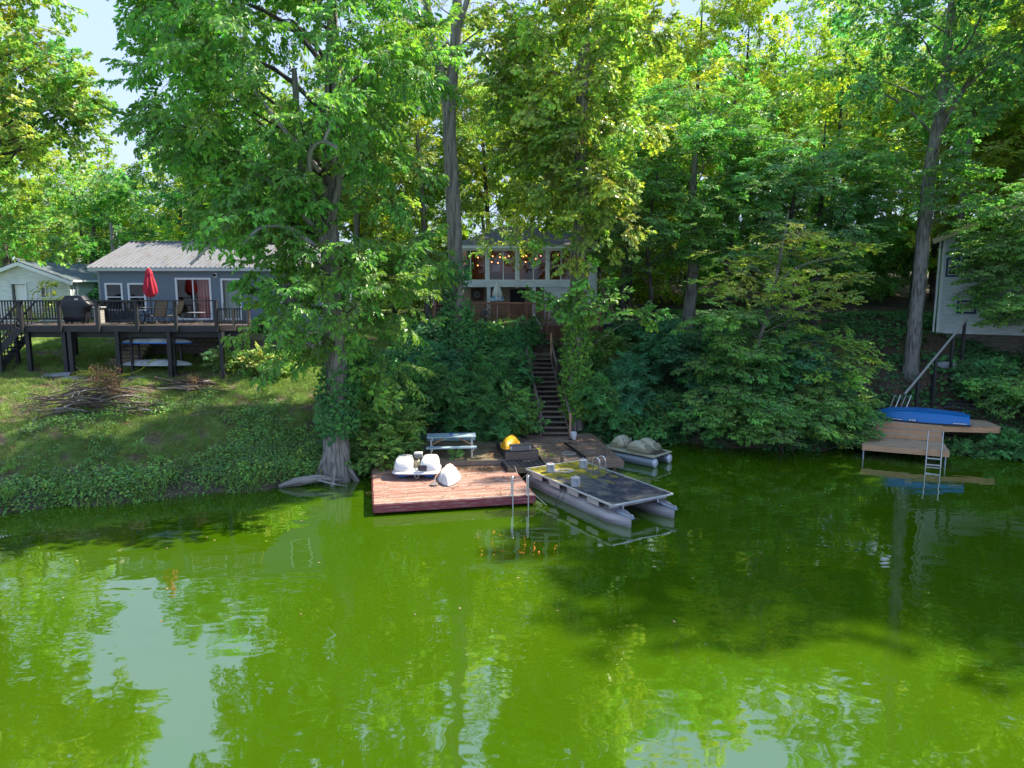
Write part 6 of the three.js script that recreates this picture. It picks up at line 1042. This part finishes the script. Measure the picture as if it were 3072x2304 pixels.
// sunlit bush between the great tree and the red dock
shrub('bright_bush', 'sunlit glossy bush between the bank tree and the pedal boat', null, [-4.9, -26.6], [1.25, 2.3, 1.0], 26, S.bush, F.weed, 26, 201, { y: 0.3, cs: 1 });
shrub('bright_bush', 'low bright bush hanging over the corner of the red dock', null, [-5.1, -25.7], [0.75, 1.3, 0.7], 14, S.bush, F.weed, 26, 202, { y: 0.15 });
for (const [x, z, rx, ry, rz, n, sp, mt, s, l] of [
  [-6.0, -28.2, 1.6, 3.2, 1.2, 26, S.bush, F.shrub, 203, 'dark bush behind the trunk of the great bank tree'], [-4.2, -29.2, 1.7, 3.0, 1.2, 28, S.bush, F.shrub, 204, 'dense bush beneath the low boughs of the great bank tree'], [-2.6, -29.8, 1.5, 2.4, 1.0, 26, S.pinnate, F.shrub, 205, 'feathery leaved bush behind the picnic table'], [-1.0, -29.6, 1.3, 2.2, 0.9, 24, S.pinnate, F.shrub, 206, 'feathery leaved bush between picnic table and yellow kayak'], [0.25, -30.2, 0.9, 1.9, 0.9, 18, S.bush, F.weed, 207, 'leafy bush behind the yellow kayak'],
  [-3.6, -31.2, 1.6, 2.6, 1.2, 24, S.pinnate, F.shrubBlue, 208, 'bluish feathery bush below the ivy covered forked trunk'], [-1.4, -31.6, 1.5, 1.9, 1.1, 24, S.pinnate, F.shrub, 209, 'tall feathery bush halfway up the bank'], [-0.1, -33.0, 0.9, 1.6, 0.9, 16, S.bush, F.ivy, 210, 'dark bush against the middle of the bank stairs'], 
  [3.9, -31.2, 1.0, 2.2, 0.9, 20, S.pinnate, F.shrub, 211, 'feathery bush beside the pale trunk and the white bucket'], [5.2, -32.0, 1.4, 2.6, 1.1, 24, S.pinnate, F.shrubBlue, 212, 'bluish feathery bush behind the tan catamaran'], [4.6, -34.0, 1.5, 2.4, 1.1, 24, S.bush, F.weed, 213, 'bluish bush below the terracotta block wall'], [6.8, -31.6, 1.4, 1.4, 0.9, 22, S.bush, F.shrub, 214, 'low leafy shrub on the shore past the tan catamaran'], [5.4, -30.9, 1.3, 1.0, 0.7, 18, S.bush, F.shrub, 215, 'low leafy shrub at the stern of the tan catamaran'], [7.2, -34.2, 1.8, 3.0, 1.2, 28, S.pinnate, F.shrubBlue, 216, 'large bluish bush below the dark side deck'], [6.0, -35.4, 1.4, 1.9, 1.0, 18, S.bush, F.ivy, 217, 'dark bush at the feet of the dark side deck'],
  [8.4, -31.2, 0.7, 2.0, 0.6, 16, S.pinnate, F.shrubBlue, 218, 'upright grey-green willow-leaved shrub on the lake shore'],
]) shrub('bank_shrub', l, bankG, [x, z], [rx, ry, rz], n, sp, mt, 22, s);
// layered shrubs overhanging the water
for (const [x, z, rx, ry, rz, n, mt, s, l, y] of [[9.6, -30.2, 1.7, 2.6, 1.2, 30, F.understory, 221, 'layered shrub dipping to the water past the willow-leaved shrub', 0.2], [11.6, -29.4, 1.9, 2.4, 1.3, 32, F.understory, 222, 'wide layered shrub reaching out over the dark water', 0.1], [13.2, -29.8, 1.6, 2.2, 1.1, 26, F.weed, 223, 'layered green shrub beside the stepped dock', 0.2], [10.6, -31.8, 2.0, 3.6, 1.3, 32, F.shrub, 224, 'tall dense shrub round the foot of the young lime-green tree'], [13.0, -31.8, 1.8, 3.4, 1.2, 28, F.shrubBlue, 225, 'tall bluish shrub behind the stepped dock corner'], [14.2, -30.2, 0.9, 1.6, 0.8, 16, F.shrub, 226, 'small shrub touching the corner of the stepped dock', 0.5], [8.6, -33.6, 1.9, 3.6, 1.3, 30, F.shrubBlue, 227, 'deep shaded shrub under the broad dark tree'], [11.4, -34.2, 2.0, 3.4, 1.3, 30, F.forestBlue, 228, 'deep shaded shrub behind the young lime-green tree']])
  shrub('lake_shrub', l, 'layered shrubs along the lake', [x, z], [rx, ry, rz], n, S.flat, mt, 9, s, { y, cs: 1.35, opt: { flat: true, squash: 0.5, down: 0.12, size: 0.8 } });
for (const [x, z, rx, ry, rz, n, sp, mt, s, l] of [[18.6, -28.9, 1.3, 0.55, 0.7, 16, S.bush, F.shrub, 231, 'leafy shrub under the corner of the stepped dock'], [20.6, -28.4, 1.4, 0.7, 0.8, 18, S.bush, F.shrub, 232, 'low shrub on the shore past the stepped dock'], [22.2, -30.2, 1.8, 2.6, 1.3, 28, S.flat, F.understory, 233, 'leafy shrub on the slope past the dark steps'], [21.2, -31.4, 1.2, 2.0, 1.0, 18, S.bush, F.ivy, 234, 'dark shrub beside the slope steps'], [23.8, -29.6, 1.6, 3.2, 1.2, 24, S.flat, F.understory, 235, 'tall layered shrub at the lake edge below the pale house']])
  shrub('slope_shrub', l, 'shrubs on the slope below the pale house', [x, z], [rx, ry, rz], n, sp, mt, sp === S.flat ? 9 : 22, s, sp === S.flat ? { cs: 1.25, opt: { flat: true, squash: 0.5, size: 0.8 } } : {});
for (const [x, z, rx, ry, rz, s, l] of [[-23.5, -46, 3.0, 1.8, 1.2, 241, 'green hedge bush across the lawn seen below the deck stairs'], [-19.5, -45, 2.6, 1.6, 1.2, 242, 'green hedge bush across the lawn seen between the deck posts'], [-27, -45, 2.6, 2.2, 1.2, 243, 'tall bush standing in front of the white garage']]) shrub('lawn_bush', l, 'bushes at the back of the lawn', [x, z], [rx, ry, rz], 26, S.far, F.shrub, 6, s, { cs: 1.5 });
shrub('bed_plants', 'variegated leafy plants in the timber edged bed under the deck', null, [-11.6, -32.0], [1.9, 0.9, 0.9], 26, S.bush, F.weed, 20, 244, { opt: { colour: (c, p, r) => r() < 0.35 && c.multiply(rgb(3, 1.8, 4)) } });
shrub('deck_corner_plant', 'thin leafy sapling beyond the deck stair rail in front of the garage', null, [-27.2, -40.5], [0.9, 1.5, 0.4], 5, S.far, F.forest, 3.5, 245);
// undergrowth of the wood: bushes between the trunks behind the houses
{ const r = rng(260); for (let k = 0; k < 34; k++) { const far = k % 2, x = mix(-14, 52, (k + r() * 0.6) / 34) * (far ? 1.25 : 1), z = far ? -58 - r() * 6 : -47 - r() * 4; if (!far && x > -4 && x < 5.5) continue; shrub('wood_bush', 'leafy bush between the trunks of the wood behind the houses', 'bushes between the trunks of the wood', [x, z], [2.6, 3.6 + r() * 1.5, 1.3], 16, S.far, pick([F.forest, F.forestBlue, F.understory, F.lime], r), 5, 261 + k, { cs: 2 }); } }
// dark vine curtain over the terrace below the sunburst rail
{
  const t = thing('vine_curtain', 'dark leafy vine curtain draped over the terrace wall beside the bank stairs', 'vine', [-0.75, 0, -35.2]), r = rng(301), ms = [], cs = [];
  part(t, 'retaining_wall', bx(4.2, 2.4, 0.3), M.block, [-0.4, 3.2, -0.35]);
  for (let k = 0; k < 420; k++) { const x = rr(-2.6, 1.5, r), y = rr(1.7, 4.6, r), b = (fbm(x * 1.3, y * 1.3, 33, 2) - 0.3) * 0.9; ms.push(mat4(V(x, y, b + (4.4 - y) * 0.35), V(r() - 0.5, -1, 0.3), V(0, 0.5, 1).add(rv(r, 0.4)), 0.8 + 0.7 * r())); cs.push(tint(r, 0.3, 0.12)); }
  copies(t, 'leaves', S.ivy, F.ivy, ms, cs, 'stuff');
}
shrub('rail_vine', 'leafy vine heaped on the end of the sunburst railing', null, [0.55, -35.5], [0.55, 1.2, 0.4], 10, S.bush, F.ivy, 22, 302, { y: 3.9 });
shrub('bell_vine', 'vine wrapped round the post of the dinner bell', null, [-1.3, -35.35], [0.3, 1.1, 0.3], 8, S.bush, F.shrub, 22, 303, { y: 4.1, cs: 0.7 });
shrub('spiky_yucca', 'spiky leaved plant behind the sunburst railing', null, [-0.3, -35.9], [0.5, 0.8, 0.4], 8, S.pinnate, F.weed, 18, 304, { y: 4.3, cs: 0.8 });
// lawn, weeds, litter: what nobody could count
function scatter(name, label, cat, n, seed, geo, mat, area, ok, sc, v = 0.3, up = 0) {
  const r = rng(seed), ms = [], cs = []; let g = 0;
  while (ms.length < n && g++ < n * 12) { const x = rr(area[0], area[1], r), z = rr(area[2], area[3], r); if (!ok(x, z, r)) continue; const y = groundY(x, z) + up, a = r() * 6.28; ms.push(mat4(V(x, y, z), V(Math.cos(a), (groundY(x + 0.3 * Math.cos(a), z + 0.3 * Math.sin(a)) + up - y) / 0.3, Math.sin(a)), V(0, 1, 0), sc[0] + (sc[1] - sc[0]) * r())); cs.push(tint(r, v, 0.2)); }
  const m = copies(scene, numbered(name), geo, mat, ms, cs, 'stuff'); tag(m, label, cat); return m;
}
const inland = (x, z) => shoreZ(x) - z;
scatter('grass', 'short patchy lawn grass round the raised deck', 'grass', 26000, 401, S.grass, F.grass, [-26, -5.5, -48, -21], (x, z, r) => inland(x, z) > 1.2 && fbm(x * 0.9, z * 0.9, 21, 4) * 0.4 + fbm(x * 3.1, z * 3.1, 22, 3) * 0.6 < 0.52 + 0.1 * r() && r() < (z < -36 ? 0.5 : 1), [0.8, 1.6]);
scatter('ground_cover', 'leafy weeds covering the lower lawn bank', 'ground cover', 2300, 402, S.weed, F.weed, [-24, -5, -29.5, -20.5], (x, z, r) => { const d = inland(x, z); return d > 0.05 && d < 7.5 && fbm(x * 0.7, z * 0.9, 44, 3) > 0.36 + 0.03 * d + 0.18 * r(); }, [0.45, 1.3], 0.6);
scatter('bank_weeds', 'taller leafy weeds fringing the waterline of the lawn', 'weeds', 520, 403, S.weed, F.weed, [-24, -5.4, -27, -19], (x, z) => { const d = inland(x, z); return d > -0.05 && d < 1.1 && fbm(x * 1.1, 2, 46, 2) > 0.42; }, [0.7, 1.7], 0.45);
scatter('shore_grass', 'long arching grass tufts at the ragged waterline of the lawn', 'grass', 420, 408, S.grass, F.grass, [-24, -5.4, -27, -19], (x, z) => { const d = inland(x, z); return d > -0.1 && d < 0.7 && fbm(x * 1.3, 7, 47, 2) > 0.4; }, [2.0, 4.2], 0.4);
scatter('undergrowth', 'low dark undergrowth covering the wooded bank', 'undergrowth', 5200, 404, S.ivy, F.ivy, [-6, 27, -44, -28], (x, z, r) => { const d = inland(x, z); if (x > 0.4 && x < 2.8 && z > -36.2) return false; if (x > 15.5 && x < 22 && r() < 0.75) return false; return d > 0.1 && d < 14; }, [0.8, 1.8], 0.35, 0.04);
scatter('fallen_leaves', 'brown fallen leaves lying on the lawn and the slope', 'fallen leaves', 3800, 405, S.litter, F.dry, [-24, 24, -38, -21], (x, z, r) => inland(x, z) > 0.4 && (x < -5 || x > 14), [0.7, 1.5], 0.4, 0.01);
scatter('dry_stems', 'dry pale stems and twigs on the lower bank', 'twigs', 1300, 406, (() => { const r = rng(7), o = []; for (let k = 0; k < 5; k++) { const a = r() * 6.28, l = 0.2 + r() * 0.3, h = r() * 0.25, w = 0.004, x = (r() - 0.5) * 0.3; o.push(x, 0, -w, x, 0, w, Math.cos(a) * l + x, h, Math.sin(a) * l, x, -w, 0, x, w, 0, Math.cos(a) * l + x, h, Math.sin(a) * l); } return geoOf(o); })(), B.dryTwig, [-23, -5, -31, -20.5], (x, z) => inland(x, z) > 0.1, [0.8, 1.6], 0.3, 0.02);
// leaves blown on to the docks
{
  const r = rng(410), ms = [], cs = []; const put = (n, f, y) => { for (let k = 0; k < n; k++) { const [x, z] = f(); const a = r() * 6.28; ms.push(mat4(V(x, y, z), V(Math.cos(a), 0, Math.sin(a)), V(0, 1, 0), 0.6 + 0.7 * r())); cs.push(tint(r, 0.4, 0.2)); } };
  put(130, () => [rr(-2.2, -0.3, r), -25.3 + 0.5 * Math.pow(r(), 2) + rr(-0.05, 0.05, r)], 0.365); put(40, () => [rr(-4.8, -3.6, r), rr(-25.2, -24.9, r)], 0.365); put(60, () => [rr(-4.6, 0.3, r), rr(-25.2, -21.6, r)], 0.36); put(90, () => [rr(-4.5, -0.6, r), rr(-28.4, -25.8, r)], BD + 0.005); put(70, () => [rr(-0.9, -0.5, r), rr(-27.8, -26, r)], BD + 0.008); put(120, () => [rr(1.3, 3.8, r), rr(-30, -25.9, r)], 0.508); put(30, () => [rr(15, 18.5, r), rr(-30, -28.5, r)], 0.63);
  const keep = ms.map((m, i) => [m, cs[i]]); tag(copies(scene, numbered('dock_litter'), S.litter, F.dry, keep.map(a => a[0]), keep.map(a => a[1]), 'stuff'), 'dry brown leaves and bits blown across the docks', 'leaf litter');
  const r2 = rng(411), m2 = [], c2 = []; for (let k = 0; k < 160; k++) { const a = r2() * 6.28; m2.push(mat4(V(rr(-21, -11.5, r2), DY + 0.01, rr(-34.2, -31.1, r2)), V(Math.cos(a), 0, Math.sin(a)), V(0, 1, 0), 0.7 + 0.5 * r2())); c2.push(tint(r2, 0.4, 0.2)); } tag(copies(scene, numbered('deck_litter'), S.litter, F.brown, m2, c2, 'stuff'), 'fallen leaves lying on the raised deck', 'leaf litter');
  const r3 = rng(412), m3 = [], c3 = []; for (let k = 0; k < 190; k++) { const t = r3(), a = r3() * 6.28, z = mix(0.3, -3.6, t); m3.push(mat4(V(rr(-20, -9.3, r3), 7.82 + (0.42 - z) * 0.341, -34.5 + z), V(Math.cos(a), 0.34 * -Math.sin(a), Math.sin(a)), V(0, 1, 0.34), 0.6 + 0.5 * r3())); c3.push(tint(r3, 0.4, 0.2)); } tag(copies(scene, numbered('roof_litter'), S.litter, F.brown, m3, c3, 'stuff'), 'fallen leaves scattered on the ribbed metal roof', 'leaf litter');
}
{
  const r = rng(415), o = [], ms = [], cs = []; leafInto(o, mat4(V(0, 0, 0), V(1, 0, 0), V(0, 1, 0)), 0.07, 0.045, 0.15, 0.05, false); const g = geoOf(o);
  for (let k = 0; k < 150; k++) { const x = rr(-14, 18, r), z = rr(-30, -14, r), a = r() * 6.28; if (z < shoreZ(x) + 0.2 || (x > -5.5 && x < 7.5 && z < -19.3) || fbm(x * 0.5, z * 0.5, 48, 2) < 0.42) continue; ms.push(mat4(V(x, 0.008, z), V(Math.cos(a), 0, Math.sin(a)), V(0, 1, 0), 0.6 + r())); cs.push(tint(r, 0.5, 0.3)); }
  tag(copies(scene, numbered('floating_leaves'), g, F.brown, ms, cs, 'stuff'), 'scattered small leaves floating on the lake', 'floating leaves');
}
// green sprigs lying on the dock, fern on the brown dock
for (const [x, z, y, s, l] of [[0.75, -27.0, 0.5, 421, 'bright green sprig beside the raised box'], [1.25, -26.5, 0.5, 422, 'bright green fern frond lying on the stair dock']]) { const t = thing('green_sprig', l, 'plant', [x, y, z]); foliage(t, 'leaves', [[0, 0.1, 0, 0.22]], S.pinnate, F.lime, 90, s, { size: 0.45 }); part(t, 'stem', tube([[-0.1, 0.01, 0], [0.15, 0.1, 0]], 0.006, 5), B.twig); }
{ const t = thing('dock_fern', 'small dark fern growing through the brown dock under the picnic table', 'plant', [-2.15, BD, -25.9]); foliage(t, 'leaves', [[0, 0.12, 0, 0.3]], S.pinnate, F.shrub, 110, 423, { size: 0.5 }); part(t, 'stem', tube([[0, -0.05, 0], [0.02, 0.15, 0]], 0.006, 5), B.twig); }
// yellow flowers on the shore shrubs
{ const r = rng(431), g = new THREE.IcosahedronGeometry(0.03, 0), m = std([0.6, 0.32, 0.02], 0.7); for (let k = 0; k < 14; k++) { const f = top('yellow_flower', g, m, 'tiny orange-yellow flower among the low shore shrubs', 'flower', 'flowers on the shore shrubs'); f.position.set(rr(5.6, 7.8, r), rr(0.7, 1.7, r), -30.75 - r() * 0.2); } }
// brush piles
function brushPile(name, label, x, z, rx, rz, h, nBig, nSmall, seed, turn) {
  const gy = groundY(x, z), t = thing(name, label, 'brush pile', [x, gy, z], turn), r = rng(seed), gs = [];
  for (let k = 0; k < nBig; k++) { const a = (r() - 0.5) * 0.9 + (r() < 0.2 ? 1.2 : 0), L = rr(0.7, 2.2, r), px = (r() - 0.5) * rx, pz = (r() - 0.5) * rz, py = h * (0.05 + 0.6 * r()) * (1 - Math.abs(px) / rx); const d = V(Math.cos(a), (r() - 0.5) * 0.25, -Math.sin(a) * 0.6).multiplyScalar(L / 2); const sl = (xx, zz) => groundY(x + xx, z + zz) - gy; part(t, 'stick', tube(curve([[px - d.x, py - d.y + sl(px - d.x, pz), pz - d.z], [px, py + 0.06 + sl(px, pz), pz], [px + d.x, py + d.y + sl(px + d.x, pz), pz + d.z]], 6), rr(0.012, 0.03, r), 5), pick([B.brush, B.brush, B.twig, B.dryTwig, B.dead], r)); }
  for (let k = 0; k < nSmall; k++) { const px = (r() - 0.5) * rx * 1.1, pz = (r() - 0.5) * rz, py = h * (0.1 + 0.9 * r()) * (1 - Math.abs(px) / rx) + groundY(x + px, z + pz) - gy, d = V(r() - 0.5, (r() - 0.3) * 0.7, r() - 0.5).multiplyScalar(rr(0.4, 1.0, r)); gs.push(tube([[px, py, pz], [px + d.x * 0.5, py + d.y * 0.5 + 0.03, pz + d.z * 0.5], [px + d.x, py + d.y, pz + d.z]], [0.008, 0.006, 0.003], 3, { cap: false })); }
  const m = part(t, 'twigs', merge(gs), B.brush); m.userData.kind = 'stuff';
  const ms = [], cs = []; for (let k = 0; k < nSmall * 0.5; k++) { const px = rx * (0.05 + 0.25 * (r() - 0.3)), pz = (r() - 0.5) * rz * 0.8; ms.push(mat4(V(px, h * (0.6 + 0.5 * r()) + groundY(x + px, z + pz) - gy, pz), rv(r), V(0, 1, 0), 1)); cs.push(tint(r, 0.4, 0.2)); } copies(t, 'dry_leaves', S.litter, F.dry, ms, cs, 'stuff');
}
brushPile('brush_pile', 'large heap of cut brown brush and twigs on the lawn', -16.3, -27.4, 4.2, 1.8, 1.25, 110, 620, 501, 0.35);
brushPile('brush_pile', 'small heap of broken wood and bark beside the large brush heap', -13.6, -29.6, 1.4, 0.9, 0.55, 30, 90, 502, 0.1);
{ const x = -13.15, z = -30.1, s = thing('tree_stump', 'low dark tree stump behind the small heap of broken wood', 'stump', [x, groundY(x, z) - 0.05, z]); part(s, 'stump', trunkGeo([[0, 0, 0], [0, 0.1, 0], [0, 0.24, 0]], [0.36, 0.3, 0.27], 14, 4), B.dark); part(s, 'cut_face', new THREE.CircleGeometry(0.25, 16).rotateX(-Math.PI / 2), B.dead, [0, 0.245, 0]); }
for (const [x, z, dx, dy, dz, l] of [[-17.6, -25.6, 0.25, 0.55, 0.1, 'thin forked pale stick standing in the lawn'], [-12.5, -27.2, 1.0, 0.12, -0.2, 'long pale stick lying on the lawn beside the brush heap']]) { const s = thing('stick', l, 'stick', [x, groundY(x, z), z]); part(s, 'stick', tube([[0, 0, 0], [dx * 0.5, dy * 0.55, dz * 0.5], [dx, dy, dz]], [0.02, 0.016, 0.008], 6), B.dead); part(s, 'twig', tube([[dx * 0.5, dy * 0.55, dz * 0.5], [dx * 0.5 - 0.1, dy * 0.8 + 0.05, 0.05]], [0.01, 0.005], 5), B.dead); }
{ const l = thing('driftwood_log', 'hollow pale driftwood root at the waterline beside the great bank tree', 'log', [-7.2, 0.05, -24.3]); part(l, 'log', trunkGeo([[-0.9, 0.0, 0.35], [-0.3, 0.12, 0.2], [0.4, 0.22, 0.1], [1.2, 0.1, -0.1]], [0.08, 0.16, 0.14, 0.05], 10, 6), B.pale); part(l, 'branch', trunkGeo([[0.3, 0.2, 0.1], [0.9, 0.12, 0.4], [1.5, 0.05, 0.5]], [0.05, 0.03, 0.012], 6, 8), B.dead); }
// a few taller weeds with their own stems on the lower bank
[[-10.6, -24.6], [-9.4, -24.2], [-8.6, -24.5], [-12.3, -24.0], [-11.4, -23.4], [-14.2, -23.2], [-16.4, -22.6], [-7.7, -25.2], [-13.2, -24.6], [-15.3, -22.4]].forEach(([x, z], i) => {
  const t = thing('weed_plant', 'bright green upright weed on the lower lawn bank', 'weed', [x, groundY(x, z), z], 0, 'upright weeds on the lower bank'); const h = 0.35 + 0.25 * hash2(i, 3, 5); foliage(t, 'leaves', [[0, h * 0.7, 0, 0.2], [0.03, h * 0.35, 0.05, 0.18]], S.bush, F.weed, 120, 600 + i, { size: 0.42 }); part(t, 'stem', tube([[0, -0.05, 0], [0.02, h, 0]], [0.008, 0.004], 5), B.twig);
});
renderer.render(scene, camera);
